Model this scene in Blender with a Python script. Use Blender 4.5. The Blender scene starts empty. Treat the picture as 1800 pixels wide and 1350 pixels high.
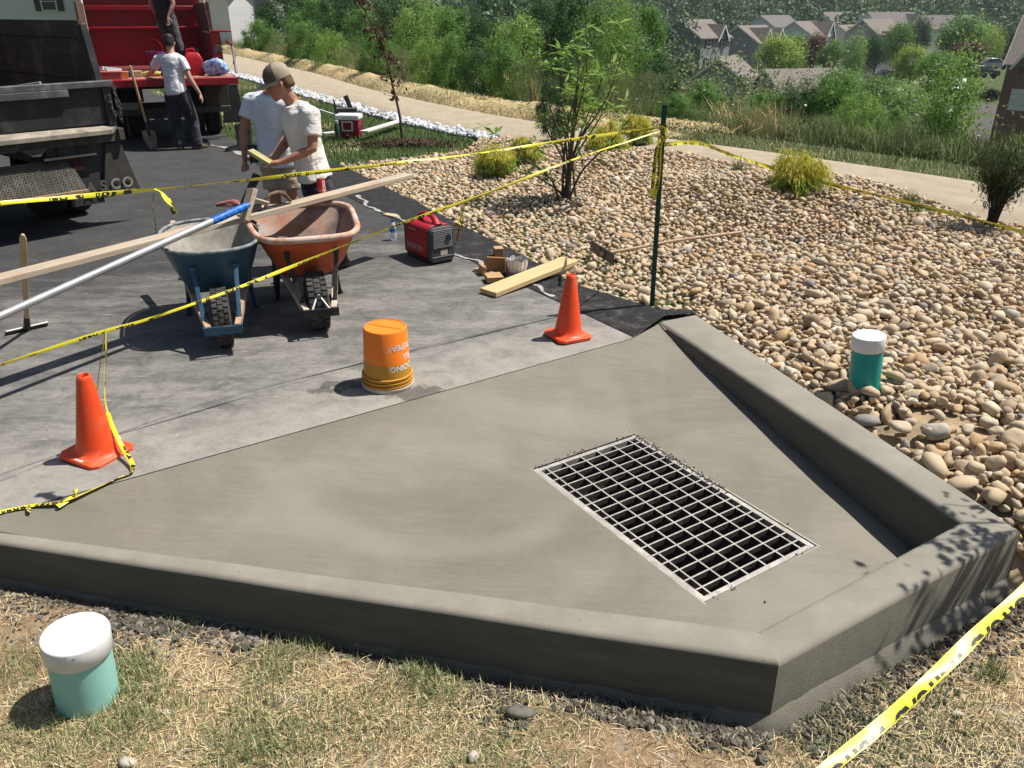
import bpy, bmesh, math, random
import numpy as np
from mathutils import Vector, Matrix, Euler
R = math.radians
random.seed(7); rng = np.random.default_rng(7)
scene = bpy.context.scene
col = scene.collection
# ------------------------------------------------------------------ camera
CAM_H = 2.1; FPX = 1400.0; PITCH = math.atan((675-20)/FPX)
cd = bpy.data.cameras.new('camera'); cam = bpy.data.objects.new('camera', cd); col.objects.link(cam)
cam.location = (0, 0, CAM_H); cam.rotation_euler = (math.pi/2-PITCH, 0, 0)
cd.sensor_width = 36; cd.lens = 36*FPX/1800; cd.clip_start = .05; cd.clip_end = 2000
scene.camera = cam
# ------------------------------------------------------------------ sky, sun, exposure
SUN_EL, SUN_AZ = R(61), R(16)          # azimuth measured from +X towards +Y
w = bpy.data.worlds.new('World'); scene.world = w; w.use_nodes = True
nt = w.node_tree; bg = nt.nodes['Background']
sky = nt.nodes.new('ShaderNodeTexSky'); sky.sky_type = 'NISHITA'; sky.sun_disc = False
sky.sun_elevation = SUN_EL; sky.sun_rotation = math.pi/2-SUN_AZ
sky.air_density = 1.0; sky.dust_density = 1.6; sky.ozone_density = 1.0
nt.links.new(sky.outputs[0], bg.inputs[0]); bg.inputs[1].default_value = .06
sd = bpy.data.lights.new('sun', 'SUN'); sun = bpy.data.objects.new('sun', sd); col.objects.link(sun)
sd.energy = 4.9; sd.angle = R(.53); sd.color = (1, .955, .88)
sv = Vector((math.cos(SUN_EL)*math.cos(SUN_AZ), math.cos(SUN_EL)*math.sin(SUN_AZ), math.sin(SUN_EL)))
sun.rotation_euler = sv.to_track_quat('Z', 'Y').to_euler(); sun.location = sv*40
scene.view_settings.view_transform = 'Standard'; scene.view_settings.look = 'None'
scene.view_settings.exposure = 0.5; scene.view_settings.gamma = 1
# ------------------------------------------------------------------ places on the ground, read off the photograph
SP, CP = math.sin(PITCH), math.cos(PITCH)
def ray(px, py):
    u = (px-900)/FPX; v = (675-py)/FPX
    return Vector((u, CP+v*SP, -SP+v*CP))
def G(px, py, z=0.0):                    # point on the level z
    d = ray(px, py); return Vector((0, 0, CAM_H))+d*((z-CAM_H)/d.z)
def Y(px, py, y):                        # point at the distance y
    d = ray(px, py); return Vector((0, 0, CAM_H))+d*(y/d.y)
def proj(p):
    x, y, z = p[0], p[1], p[2]-CAM_H
    dep = y*CP-z*SP; up = y*SP+z*CP
    return 900+FPX*x/dep, 675-FPX*up/dep
def hgt(b, ytop):                        # height above b whose picture row is ytop
    lo, hi = 0, 30
    for _ in range(40):
        m = (lo+hi)/2
        if b[1]*CP-(b[2]+m-CAM_H)*SP < .15: hi = m; continue
        if proj((b[0], b[1], b[2]+m))[1] > ytop: lo = m
        else: hi = m
    return lo
# ------------------------------------------------------------------ object helpers
def tag(o, label=None, cat=None, group=None, kind=None):
    if label: o['label'] = label
    if cat: o['category'] = cat
    if group: o['group'] = group
    if kind: o['kind'] = kind
    return o
def thing(name, loc, label, cat, rz=0, group=None, rot=None, scale=None):
    o = bpy.data.objects.new(name, None); col.objects.link(o); o.empty_display_size = .1
    o.location = loc; o.rotation_euler = rot if rot else (0, 0, rz)
    if scale: o.scale = (scale,)*3
    return tag(o, label, cat, group)
class MB:
    def __init__(s): s.v = []; s.f = []; s.m = []; s.uv = None; s.cur = 0
    def add(s, vs, fs):
        b = len(s.v); s.v += [tuple(p) for p in vs]
        s.f += [tuple(b+i for i in f) for f in fs]; s.m += [s.cur]*len(fs); return s
    def box(s, c, size, rot=None):
        c = Vector(c); m = rot if isinstance(rot, Matrix) else (Euler(rot).to_matrix() if rot else Matrix.Identity(3))
        vs = [c+m@Vector((x*size[0]/2, y*size[1]/2, z*size[2]/2)) for x in (-1, 1) for y in (-1, 1) for z in (-1, 1)]
        return s.add(vs, [(0, 1, 3, 2), (4, 6, 7, 5), (0, 4, 5, 1), (2, 3, 7, 6), (0, 2, 6, 4), (1, 5, 7, 3)])
    def bar(s, a, b, wd, th, up=(0, 0, 1)):      # rectangular bar from a to b
        a, b = Vector(a), Vector(b); d = (b-a); L = d.length; d.normalize()
        x = d.cross(Vector(up))
        if x.length < 1e-4: x = d.cross(Vector((1, 0, 0)))
        x.normalize(); z = x.cross(d)
        return s.box((a+b)/2, (wd, L, th), Matrix((x, d, z)).transposed())
    def tube(s, pts, r, n=8, caps=True, round_=False, flat=None):
        P = [Vector(p) for p in pts]; rr = r if hasattr(r, '__len__') else [r]*len(P); rr = list(rr)
        if round_:
            d0 = (P[0]-P[1]).normalized(); d1 = (P[-1]-P[-2]).normalized()
            sc_ = lambda q, k: tuple(x*math.sqrt(max(.02, 1-k*k)) for x in q) if hasattr(q, '__len__') else q*math.sqrt(max(.02, 1-k*k))
            mx = lambda q: min(q) if hasattr(q, '__len__') else q
            pre = [(P[0]+d0*mx(rr[0])*k, sc_(rr[0], k)) for k in (.96, .75, .4)]
            post = [(P[-1]+d1*mx(rr[-1])*k, sc_(rr[-1], k)) for k in (.4, .75, .96)]
            P = [p for p, _ in pre]+P+[p for p, _ in post]; rr = [q for _, q in pre]+rr+[q for _, q in post]
        rings = []; t = (P[1]-P[0]).normalized()
        ref = Vector((0, 0, 1)) if abs(t.z) < .9 else Vector((1, 0, 0))
        x = t.cross(ref).normalized()
        for i, p in enumerate(P):
            t = ((P[min(i+1, len(P)-1)]-P[max(i-1, 0)])).normalized()
            x = (x-t*x.dot(t)).normalized(); y = t.cross(x)
            rx, ry = (rr[i], rr[i]) if not hasattr(rr[i], '__len__') else rr[i]
            rings.append([p+x*(rx*math.cos(a))+y*(ry*math.sin(a)) for a in [2*math.pi*k/n for k in range(n)]])
        return s.loft(rings, caps)
    def loft(s, rings, caps=True, closed=True):
        n = len(rings[0]); vs = [p for r_ in rings for p in r_]; fs = []
        for i in range(len(rings)-1):
            for k in range(n if closed else n-1):
                a = i*n+k; b = i*n+(k+1) % n
                fs.append((a, b, b+n, a+n))
        if caps: fs.append(tuple(range(n-1, -1, -1))); fs.append(tuple((len(rings)-1)*n+k for k in range(n)))
        return s.add(vs, fs)
    def lathe(s, prof, n=24, mat=None, caps=False):
        rings = []
        for r_, z in prof:
            ring = [Vector((r_*math.cos(2*math.pi*k/n), r_*math.sin(2*math.pi*k/n), z)) for k in range(n)]
            rings.append([mat@p for p in ring] if mat else ring)
        return s.loft(rings, caps)
    def prism(s, poly, z0, z1, mat=None):
        n = len(poly)
        vs = [Vector((p[0], p[1], z0)) for p in poly]+[Vector((p[0], p[1], z1)) for p in poly]
        if mat: vs = [mat@p for p in vs]
        fs = [tuple(range(n-1, -1, -1)), tuple(range(n, 2*n))]+[(k, (k+1) % n, n+(k+1) % n, n+k) for k in range(n)]
        return s.add(vs, fs)
    def ball(s, c, r, n=10, rot=None):
        c = Vector(c); r = r if hasattr(r, '__len__') else (r, r, r); m = Euler(rot).to_matrix() if rot else Matrix.Identity(3)
        rings = []
        for i in range(n+1):
            ph = -math.pi/2+math.pi*i/n; cr = max(math.cos(ph), .02)
            rings.append([c+m@Vector((r[0]*cr*math.cos(a), r[1]*cr*math.sin(a), r[2]*math.sin(ph))) for a in [2*math.pi*k/(2*n) for k in range(2*n)]])
        return s.loft(rings, True)
    def mesh(s, name, mats):
        me = bpy.data.meshes.new(name); me.from_pydata([tuple(p) for p in s.v], [], s.f)
        for m in (mats if isinstance(mats, (list, tuple)) else [mats]): me.materials.append(m)
        if any(s.m): me.polygons.foreach_set('material_index', s.m)
        return me
    def build(s, name, mats, parent=None, smooth=35, bevel=0, seg=2, loc=None, world=False, recalc=True):
        if world:
            a = np.array([tuple(p) for p in s.v]); base = Vector((a[:, 0].mean(), a[:, 1].mean(), a[:, 2].min()))
            s.v = [tuple(Vector(p)-base) for p in s.v]; loc = base
        me = s.mesh(name, mats)
        if s.uv:
            l = me.uv_layers.new(name='UVMap'); k = 0
            for p in me.polygons:
                for vi in p.vertices: l.data[k].uv = s.uv[vi]; k += 1
        if recalc:
            bm = bmesh.new(); bm.from_mesh(me); bmesh.ops.recalc_face_normals(bm, faces=bm.faces); bm.to_mesh(me); bm.free()
        if smooth:
            me.polygons.foreach_set('use_smooth', [True]*len(me.polygons)); me.set_sharp_from_angle(angle=R(smooth))
        o = bpy.data.objects.new(name, me); col.objects.link(o)
        if parent: o.parent = parent
        if loc is not None: o.location = loc
        if bevel:
            b = o.modifiers.new('bevel', 'BEVEL'); b.width = bevel; b.segments = seg; b.limit_method = 'ANGLE'; b.angle_limit = R(40)
            b.harden_normals = False
        return o
def copy_tree(o, parent=None):
    c = o.copy(); col.objects.link(c); c.parent = parent
    for ch in o.children: copy_tree(ch, c)
    return c
def np_obj(name, V, F, mats, parent=None, smooth=True, loc=(0, 0, 0), mi=None):
    me = bpy.data.meshes.new(name); nv, nf, k = len(V), len(F), F.shape[1]
    me.vertices.add(nv); me.vertices.foreach_set('co', np.asarray(V, np.float32).ravel())
    me.loops.add(nf*k); me.loops.foreach_set('vertex_index', np.asarray(F, np.int32).ravel())
    me.polygons.add(nf); me.polygons.foreach_set('loop_start', np.arange(0, nf*k, k, dtype=np.int32))
    for m in (mats if isinstance(mats, (list, tuple)) else [mats]): me.materials.append(m)
    if mi is not None: me.polygons.foreach_set('material_index', np.asarray(mi, np.int32))
    me.polygons.foreach_set('use_smooth', np.full(nf, smooth))
    me.update(calc_edges=True); me.validate()
    o = bpy.data.objects.new(name, me); col.objects.link(o); o.parent = parent; o.location = loc
    return o
# ------------------------------------------------------------------ material helpers
class NT:
    def __init__(s, name):
        s.mat = bpy.data.materials.new(name); s.mat.use_nodes = True; s.t = s.mat.node_tree; s.b = s.t.nodes['Principled BSDF']
        s.tc = None
    def add(s, typ, ins=None, **pr):
        n = s.t.nodes.new('ShaderNode'+typ)
        for k, v in pr.items(): setattr(n, k, v)
        for k, v in (ins or {}).items(): s.set(n.inputs[k], v)
        return n
    def set(s, sock, v):
        if isinstance(v, bpy.types.NodeSocket): s.t.links.new(v, sock)
        else:
            if sock.type == 'RGBA' and len(v) == 3: v = (*v, 1)
            sock.default_value = v
    def co(s, kind='Object', scale=None, rot=None):
        if not s.tc: s.tc = s.add('TexCoord')
        o = s.tc.outputs[kind]
        if scale or rot:
            o = s.add('Mapping', {'Vector': o, 'Scale': scale or (1, 1, 1), 'Rotation': rot or (0, 0, 0)}).outputs[0]
        return o
    def noise(s, scale, detail=5, rough=.6, vec=None, dist=0):
        return s.add('TexNoise', {'Vector': vec or s.co(), 'Scale': scale, 'Detail': detail, 'Roughness': rough, 'Distortion': dist}).outputs['Fac']
    def vor(s, scale, vec=None, out='Distance', feat='F1'):
        return s.add('TexVoronoi', {'Vector': vec or s.co(), 'Scale': scale}, feature=feat).outputs[out]
    def ramp(s, f, st, interp='LINEAR'):
        n = s.add('ValToRGB', {'Fac': f}); n.color_ramp.interpolation = interp; e = n.color_ramp.elements
        while len(e) < len(st): e.new(.5)
        for i, (p, c) in enumerate(st): e[i].position = p; e[i].color = (*c, 1) if len(c) == 3 else c
        return n.outputs[0]
    def mr(s, f, a, b, c=0., d=1.):
        return s.add('MapRange', {'Value': f, 'From Min': a, 'From Max': b, 'To Min': c, 'To Max': d}).outputs[0]
    def mix(s, f, a, b, blend='MIX'):
        n = s.add('Mix', data_type='RGBA', blend_type=blend); s.set(n.inputs[0], f); s.set(n.inputs[6], a); s.set(n.inputs[7], b); return n.outputs[2]
    def math(s, op, a, b=0., clamp=False):
        n = s.add('Math', operation=op, use_clamp=clamp); s.set(n.inputs[0], a); s.set(n.inputs[1], b); return n.outputs[0]
    def xyz(s, vec=None):
        return s.add('SeparateXYZ', {0: vec or s.co()}).outputs
    def bump(s, h, strength=.3, dist=.01, nrm=None):
        d = {'Height': h, 'Strength': strength, 'Distance': dist}
        if nrm: d['Normal'] = nrm
        return s.add('Bump', d).outputs[0]
    def out(s, c=None, rough=None, nrm=None, **kw):
        if c is not None: s.set(s.b.inputs['Base Color'], c)
        if rough is not None: s.set(s.b.inputs['Roughness'], rough)
        if nrm is not None: s.set(s.b.inputs['Normal'], nrm)
        for k, v in kw.items(): s.set(s.b.inputs[k.replace('_', ' ')], v)
        return s.mat
MC = {}
def M(name, c, c2=None, scale=6, rough=.6, bump=0, bs=60, metal=0, spec=.3, lo=.35, hi=.65, stretch=None, dirt=None, ds=9, dlo=.52, dhi=.68, rrand=.1, bd=.004, sheen=0):
    if name in MC: return MC[name]
    n = NT(name); v = n.co('Object', stretch) if stretch else n.co()
    c2 = c2 or tuple(x*.78 for x in c)
    f = n.mr(n.noise(scale, 6, .6, v), lo, hi)
    cc = n.mix(f, c2, c)
    if dirt: cc = n.mix(n.mr(n.noise(ds, 7, .65), dlo, dhi, 0, .85), cc, dirt)
    rr = n.mr(n.noise(scale*2.3, 4), .3, .7, max(0, rough-rrand), min(1, rough+rrand))
    kw = {'Metallic': metal, 'Specular_IOR_Level': spec}
    if sheen: kw['Sheen_Weight'] = sheen
    nr = n.bump(n.noise(bs, 5, .6, v), bump, bd) if bump else None
    MC[name] = n.out(cc, rr, nr, **kw); return MC[name]
def text_geo(s, size=1, ext=0, font=None, bold=0):
    c = bpy.data.curves.new('t', 'FONT'); c.body = s; c.size = size; c.extrude = ext; c.align_x = 'CENTER'; c.align_y = 'CENTER'; c.offset = bold
    c.resolution_u = 4
    o = bpy.data.objects.new('t', c); col.objects.link(o); dg = bpy.context.evaluated_depsgraph_get()
    me = bpy.data.meshes.new_from_object(o.evaluated_get(dg)); vs = [v.co.copy() for v in me.vertices]; fs = [tuple(p.vertices) for p in me.polygons]
    bpy.data.objects.remove(o); bpy.data.curves.remove(c); bpy.data.meshes.remove(me)
    return vs, fs
def inpoly(P, poly):
    P = np.asarray(P); x, y = P[:, 0], P[:, 1]; ins = np.zeros(len(P), bool); n = len(poly)
    for i in range(n):
        x1, y1 = poly[i][0], poly[i][1]; x2, y2 = poly[(i+1) % n][0], poly[(i+1) % n][1]
        c = ((y1 > y) != (y2 > y)) & (x < (x2-x1)*(y-y1)/((y2-y1) if y2 != y1 else 1e-9)+x1)
        ins ^= c
    return ins
def noise2(x, y, s=1.0, seed=0):         # cheap smooth noise for heights, -1..1
    r = np.random.default_rng(seed); o = 0
    for k in range(6):
        a = r.uniform(0, 6.28); f = s*r.uniform(.6, 1.7); p = r.uniform(0, 6.28)
        o = o+np.sin((x*math.cos(a)+y*math.sin(a))*f+p)
    return o/4
# ================================================================== THE SETTING
def gpts(L, z=0): return [G(x, y, z) for x, y in L]
# path edges (near, far) from the far left to the right
PNEAR = [(-34, 72), (-17, 43), (-9.9, 31.2), (-5.4, 23.3), (-2.6, 18.4), (-.53, 15.2), (1.6, 13.6), (3.64, 11.6), (4.77, 9.56), (5.42, 8.33), (7.4, 5.2), (10, 0)]
PFAR = [(-36, 76), (-17.5, 51), (-8.4, 34.5), (-3.9, 25), (-1.4, 20.2), (.55, 17.4), (3.0, 15.3), (5.2, 12.4), (6.5, 10.8), (7.5, 9.5), (9.6, 6.5), (13, .5)]
def resamp(P, n):
    P = np.array(P, float); d = np.r_[0, np.cumsum(np.linalg.norm(np.diff(P, axis=0), axis=1))]
    t = np.linspace(0, d[-1], n); o = np.stack([np.interp(t, d, P[:, k]) for k in range(P.shape[1])], 1)
    for _ in range(4): o[1:-1] = (o[:-2]+2*o[1:-1]+o[2:])/4
    return o
PN, PF = resamp(PNEAR, 90), resamp(PFAR, 90)
def dist_far(x, y):                        # signed metres beyond the far edge of the path
    x = np.asarray(x, float); y = np.asarray(y, float); best = np.full(x.shape, 1e9); sg = np.ones(x.shape)
    for i in range(0, len(PF)-1):
        a, b = PF[i], PF[i+1]; d = b-a; L = d@d
        t = np.clip(((x-a[0])*d[0]+(y-a[1])*d[1])/L, 0, 1)
        dx, dy = x-a[0]-t*d[0], y-a[1]-t*d[1]; q = np.hypot(dx, dy)
        s = np.where(d[0]*(y-a[1])-d[1]*(x-a[0]) > 0, 1, -1); m = q < best
        best = np.where(m, q, best); sg = np.where(m, s, sg)
    return best*sg
def terr(x, y):
    x = np.asarray(x, float); y = np.asarray(y, float); d = dist_far(x, y)
    w_ = np.clip((x+.22*y-2)/26, 0, 1); w_ = w_*w_*(3-2*w_)      # the valley lies to the right
    dd = np.clip(d-1.2, 0, 160); z = -.03-(15.5*(1-np.exp(-dd/52)))*(.2+.8*w_)
    r_ = np.hypot(x, y); z = z+np.clip((r_-215)/330, 0, 1.4)**1.2*52
    z = z+np.where(d > 1, .35*np.minimum(1, (d-1)/12)*noise2(x, y, .22, 3), 0)
    pit = (x > -2.9) & (x < 2.6) & (y > 1.4) & (y < 5.3)
    return np.where(pit, -1.7, z)
def terr1(x, y): return float(terr(np.array([x]), np.array([y]))[0])
def build_terrain():
    gx = np.r_[-np.geomspace(900, 32, 26), np.arange(-30, 42, .6), np.geomspace(44, 900, 34)]
    gy = np.r_[-np.geomspace(200, 12, 8), np.arange(-10, 60, .6), np.geomspace(62, 900, 40)]
    X, Yy = np.meshgrid(gx, gy); Z = terr(X, Yy); V = np.stack([X, Yy, Z], -1).reshape(-1, 3)
    nx, ny = len(gx), len(gy); i = (np.arange(ny-1)[:, None]*nx+np.arange(nx-1)[None]).ravel()
    F = np.stack([i, i+1, i+1+nx, i+nx], 1)
    n = NT('meadow_ground'); f = n.noise(1.3, 8, .65); g = n.noise(34, 4, .7)
    c = n.ramp(f, [(.3, (.052, .085, .024)), (.5, (.078, .115, .035)), (.62, (.12, .125, .055)), (.75, (.19, .155, .085))])
    c = n.mix(n.mr(g, .3, .7), n.mix(.45, c, (.012, .02, .008)), c)
    m = n.out(c, .9, n.bump(g, .8, .05), Specular_IOR_Level=.1)
    tag(np_obj('ground', V, F, m), kind='structure')
build_terrain()
# ---- asphalt lot
A_EDGE = [(1.17, 5.72), (1.15, 5.84), (.53, 6.48), (.11, 7.35), (-.56, 8.57), (-1.45, 10.22), (-2.58, 12.29), (-4.3, 13.75), (-5.2, 15.2), (-6.2, 17), (-9.5, 23), (-16, 34)]
JL, JR = Vector((-2.62, 2.893, 0)), Vector((.846, 5.25, 0))
def asphalt_mat():
    n = NT('dusty_asphalt'); P = n.co(); x, y, z = n.xyz()[:3]
    ang = math.atan2(JR.y-JL.y, JR.x-JL.x)
    Q = n.add('Mapping', {'Vector': P, 'Rotation': (0, 0, -.22), 'Scale': (1, 3.2, 1)}).outputs[0]
    # metres away from the joint with the concrete
    nx_, ny_ = -math.sin(ang), math.cos(ang)
    dj = n.math('ADD', n.math('MULTIPLY', n.math('SUBTRACT', x, JL.x), nx_), n.math('MULTIPLY', n.math('SUBTRACT', y, JL.y), ny_))
    base = n.ramp(n.noise(2.2, 8, .7), [(.3, (.03, .03, .031)), (.7, (.06, .059, .059))])
    agg = n.noise(190, 3, .7); base = n.mix(n.mr(agg, .56, .72, 0, .35), base, (.16, .155, .15))
    dust = n.mix(n.noise(60, 4), (.19, .18, .165), (.3, .285, .26))
    k = n.mr(dj, .0, 3.4, .74, .5); k2 = n.mr(dj, 3.2, 6.8, 0., .56); k = n.math('SUBTRACT', k, k2)
    # drifting dust, thicker towards the joint, thin by the trucks
    p1 = n.math('ADD', n.math('MULTIPLY', n.noise(1.1, 9, .68, Q), .75), n.math('MULTIPLY', n.noise(9, 7, .7, Q), .35))
    m1 = n.mr(n.math('ADD', p1, n.math('SUBTRACT', k, .5)), .46, .8, 0, .95)
    c = n.mix(m1, base, dust); c = n.mix(n.mr(n.noise(4.2, 8, .72, None, .8), .47, .66, 0, .62), c, (.062, .06, .058)); c = n.mix(n.mr(n.noise(17, 6, .75), .52, .7, 0, .5), c, (.075, .073, .07))
    # dragged white scuffs
    S = n.add('Mapping', {'Vector': P, 'Rotation': (0, 0, -.1), 'Scale': (1.6, 7, 1)}).outputs[0]
    sc = n.mr(n.noise(2.6, 9, .75, S, .6), .6, .73, 0, .75); sc = n.math('MULTIPLY', sc, n.mr(dj, 5.5, 10, 1, .3))
    c = n.mix(sc, c, (.4, .38, .35))
    sc2 = n.mr(n.noise(14, 6, .8, S), .66, .76, 0, .6); c = n.mix(sc2, c, (.36, .345, .32))
    # cement powder along the joint
    jt = n.mr(n.math('ADD', dj, n.mr(n.noise(3.5, 7, .7), .3, .7, -.5, .5)), -.1, .8, .62, 0)
    c = n.mix(jt, c, n.mix(n.noise(25, 6, .7), (.24, .224, .195), (.42, .395, .35)))
    # wet marks by the orange bucket
    for (px, py, rx, ry) in ((740, 692, .24, .12), (618, 676, .26, .07), (572, 686, .12, .05)):
        b = G(px, py); qx = n.math('DIVIDE', n.math('SUBTRACT', x, b.x), rx); qy = n.math('DIVIDE', n.math('SUBTRACT', y, b.y), ry)
        rr = n.math('SQRT', n.math('ADD', n.math('MULTIPLY', qx, qx), n.math('MULTIPLY', qy, qy)))
        wet = n.mr(n.math('ADD', rr, n.mr(n.noise(11, 6, .7), .2, .8, -.8, .8)), .75, .95, .72, 0); c = n.mix(wet, c, (.07, .064, .055))
    ng = n.bump(agg, .5, .006); ng = n.bump(n.noise(26, 6, .7), .35, .02, ng)
    return n.out(c, .88, ng, Specular_IOR_Level=.25)
def sheet(name, poly, z, m, kind='structure', h=0):
    mb = MB(); mb.add([(p[0], p[1], z) for p in poly], [tuple(range(len(poly)))])
    o = mb.build(name, m, smooth=0, recalc=False)
    if o.data.polygons[0].normal.z < 0: o.data.flip_normals()
    return tag(o, kind=kind)
AS = [(JL.x, JL.y), (JR.x, JR.y)]+A_EDGE+[(-40, 40), (-40, -3), (-6.5, .9)]
asph = sheet('parking_lot', AS, 0, asphalt_mat())
# dark fresh asphalt strip along the stones
ST = [(.862, 5.275), (.45, 5.91), (-.26, 6.98), (-1.25, 8.7), (-2.07, 10.04), (-3.1, 11.6), (-4.2, 12.9)]+[(-4.28, 13.72)]+list(reversed(A_EDGE[1:7]))+[(1.36, 5.86), (1.45, 5.77), (1.165, 5.705)]
n = NT('fresh_asphalt'); g = n.noise(120, 4, .75); c = n.ramp(g, [(.35, (.012, .012, .013)), (.6, (.035, .034, .034)), (.78, (.12, .115, .11))])
yy = n.xyz()[1]; c = n.mix(n.math('MULTIPLY', n.mr(n.noise(7, 8, .75), .5, .7, 0, .8), n.mr(yy, 6.6, 9.5, 1, .35)), c, (.17, .16, .15))
sheet('asphalt_strip', ST, .006, n.out(c, .85, n.bump(n.add('Math', {0: g, 1: n.noise(40, 5, .7)}, operation='ADD').outputs[0], 1, .02), Specular_IOR_Level=.3))
# white slurry line along the strip and by the boots
def slurry(name, pts, wd, seed, z=.009):
    r = random.Random(seed); P = resamp(pts, 60); mb = MB(); L = []; Rr = []
    for i, p in enumerate(P):
        t = P[min(i+1, 59)]-P[max(i-1, 0)]; t /= np.linalg.norm(t); nn = np.array((-t[1], t[0])); off = .05*math.sin(i*.21+seed)+.02*math.sin(i*.63+2*seed)
        ww = wd*max(.06, (.25+.75*abs(math.sin(i*.33+seed)))*r.uniform(.5, 1.1)); L.append((*(p+nn*(off+ww)), z)); Rr.append((*(p+nn*(off-ww)), z))
    mb.add(L+Rr, [(i, i+1, 61+i, 60+i) for i in range(59)]); o = mb.build(name, M('slurry', (.42, .41, .385), (.1, .098, .095), 22, .9, lo=.3, hi=.6), smooth=0)
    tag(o, kind='structure')
slurry('slurry_trail', [(-2.0, 10.05), (-1.3, 8.85), (-.75, 7.9)], .035, 1)
slurry('slurry_trail', [(-.72, 7.6), (-.3, 7.05), (.0, 6.6), (.35, 6.15)], .03, 4)
slurry('slurry_trail', [(-6.0, 15.2), (-5.0, 14.0), (-4.2, 13.1), (-3.5, 12.4)], .07, 2)
# ---- walking path
n = NT('stone_dust'); f = n.noise(3, 8, .65); g = n.noise(70, 5, .75)
c = n.ramp(f, [(.3, (.35, .295, .215)), (.7, (.46, .395, .295))]); c = n.mix(n.mr(g, .35, .7), n.mix(.35, c, (.18, .14, .1)), c)
PATHM = n.out(c, .95, n.bump(g, .6, .02), Specular_IOR_Level=.1)
mb = MB(); k = 9
for i in range(90):
    for j in range(k):
        t = j/(k-1); p = PN[i]*(1-t)+PF[i]*t; mb.v.append((p[0], p[1], -.08 if j in (0, k-1) else .012+.05*math.sin(math.pi*t)+.015*math.sin(i*.5+j)))
mb.f = [(i*k+j, i*k+j+1, (i+1)*k+j+1, (i+1)*k+j) for i in range(89) for j in range(k-1)]; mb.m = [0]*len(mb.f)
tag(mb.build('path', PATHM), kind='structure')
# ================================================================== CONCRETE APRON ROUND THE DRAIN
cA_in, cA_out = G(1160, 566), G(1226, 553)
zB, zC = .045, .03
cB_in, cB_out = G(1690, 915, zB), G(1796, 932, zB)
cC_in, cC_out = G(1330, 1107, zC), G(1370, 1165, zC)
TIP = Vector((-2.56, 2.93, 0)); TIP_in = Vector((-2.5, 2.985, 0))
GR = [G(938, 820, -.17), G(1120, 770, -.165), G(1440, 965, -.175), G(1225, 1050, -.17)]
# straighten the grate to a true rectangle
gc = sum(GR, Vector())/4; gl = ((GR[2]-GR[1])+(GR[3]-GR[0])).normalized(); gs = Vector((-gl.y, gl.x, 0)); gl.z = 0
GLEN, GWID = 1.27, .71
zG = -.17; gc.z = zG
def gpt(s, l): return gc+gs*s+gl*l
n = NT('fresh_concrete'); P = n.co()
st = n.add('Mapping', {'Vector': P, 'Rotation': (0, 0, .23), 'Scale': (.5, 4, 2)}).outputs[0]; st2 = n.add('Mapping', {'Vector': P, 'Rotation': (0, 0, 1.2), 'Scale': (.8, 11, 2)}).outputs[0]
f = n.noise(1.5, 7, .6, None, .4); f2 = n.noise(4, 8, .7, st); f3 = n.noise(5, 8, .7, st2)
c = n.ramp(f, [(.3, (.128, .115, .086)), (.48, (.158, .143, .11)), (.66, (.195, .178, .14))])
c = n.mix(n.mr(f2, .42, .66, 0, .2), c, (.115, .104, .078)); c = n.mix(n.mr(f3, .46, .7, 0, .3), c, (.235, .216, .176)); c = n.mix(n.mr(n.noise(.9, 3, .5, None, 1.5), .46, .6, 0, .5), c, (.122, .11, .083)); c = n.mix(n.mr(n.noise(.55, 2, .5, n.co('Object', (1, 1, 1), (0, 0, .8)), 2.), .52, .62, 0, .35), c, (.23, .212, .172))
c = n.mix(n.mr(n.noise(55, 6, .7), .3, .7, 0, .12), c, (.33, .31, .27))
c = n.mix(n.mr(n.noise(140, 3, .6), .70, .77, 0, .7), c, (.07, .064, .052))
nb = n.bump(n.noise(9, 6, .7, st), .1, .012); nb = n.bump(n.noise(5, 7, .7, st2), .12, .02, nb); nb = n.bump(n.noise(230, 3), .1, .004, nb)
CONC = n.out(c, n.mr(f2, .3, .7, .52, .78), nb, Specular_IOR_Level=.35)
n = NT('float_finished_concrete'); f = n.noise(4, 8, .65); c = n.ramp(f, [(.3, (.195, .18, .146)), (.55, (.235, .218, .18)), (.72, (.27, .252, .21))]); h = n.noise(150, 4, .7)
c = n.mix(n.mr(h, .3, .45, .4, 0), c, (.13, .12, .095)); c = n.mix(n.mr(n.noise(70, 3, .6), .68, .75, 0, .8), c, (.08, .074, .06))
CONCT = n.out(c, .8, n.bump(h, .25, .004), Specular_IOR_Level=.3)
n = NT('rubbed_concrete'); P = n.co(); f = n.noise(5, 8, .7); h = n.noise(120, 5, .8, n.co('Object', (1, 1, 1.6)))
c = n.ramp(f, [(.3, (.16, .148, .118)), (.7, (.225, .21, .172))]); c = n.mix(n.mr(h, .35, .6, .5, 0), c, (.08, .074, .06))
CONCR = n.out(c, .85, n.bump(h, .55, .008), Specular_IOR_Level=.25)
n = NT('wet_shaded_concrete'); f = n.noise(3, 7, .65, n.co('Object', (1, 1, 5))); c = n.ramp(f, [(.3, (.085, .078, .06)), (.7, (.125, .115, .09))]); CONCF = n.out(c, .7, n.bump(n.noise(60, 5, .7), .25, .006), Specular_IOR_Level=.25)  # damp concrete, darkened further to hold the shade on these faces
apron = thing('concrete_apron', (gc.x, gc.y, -.3), 'freshly trowelled grey concrete drain apron with raised curb along two sides', 'concrete apron')
def AP(p): return Vector(p)-Vector((gc.x, gc.y, -.3))
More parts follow.
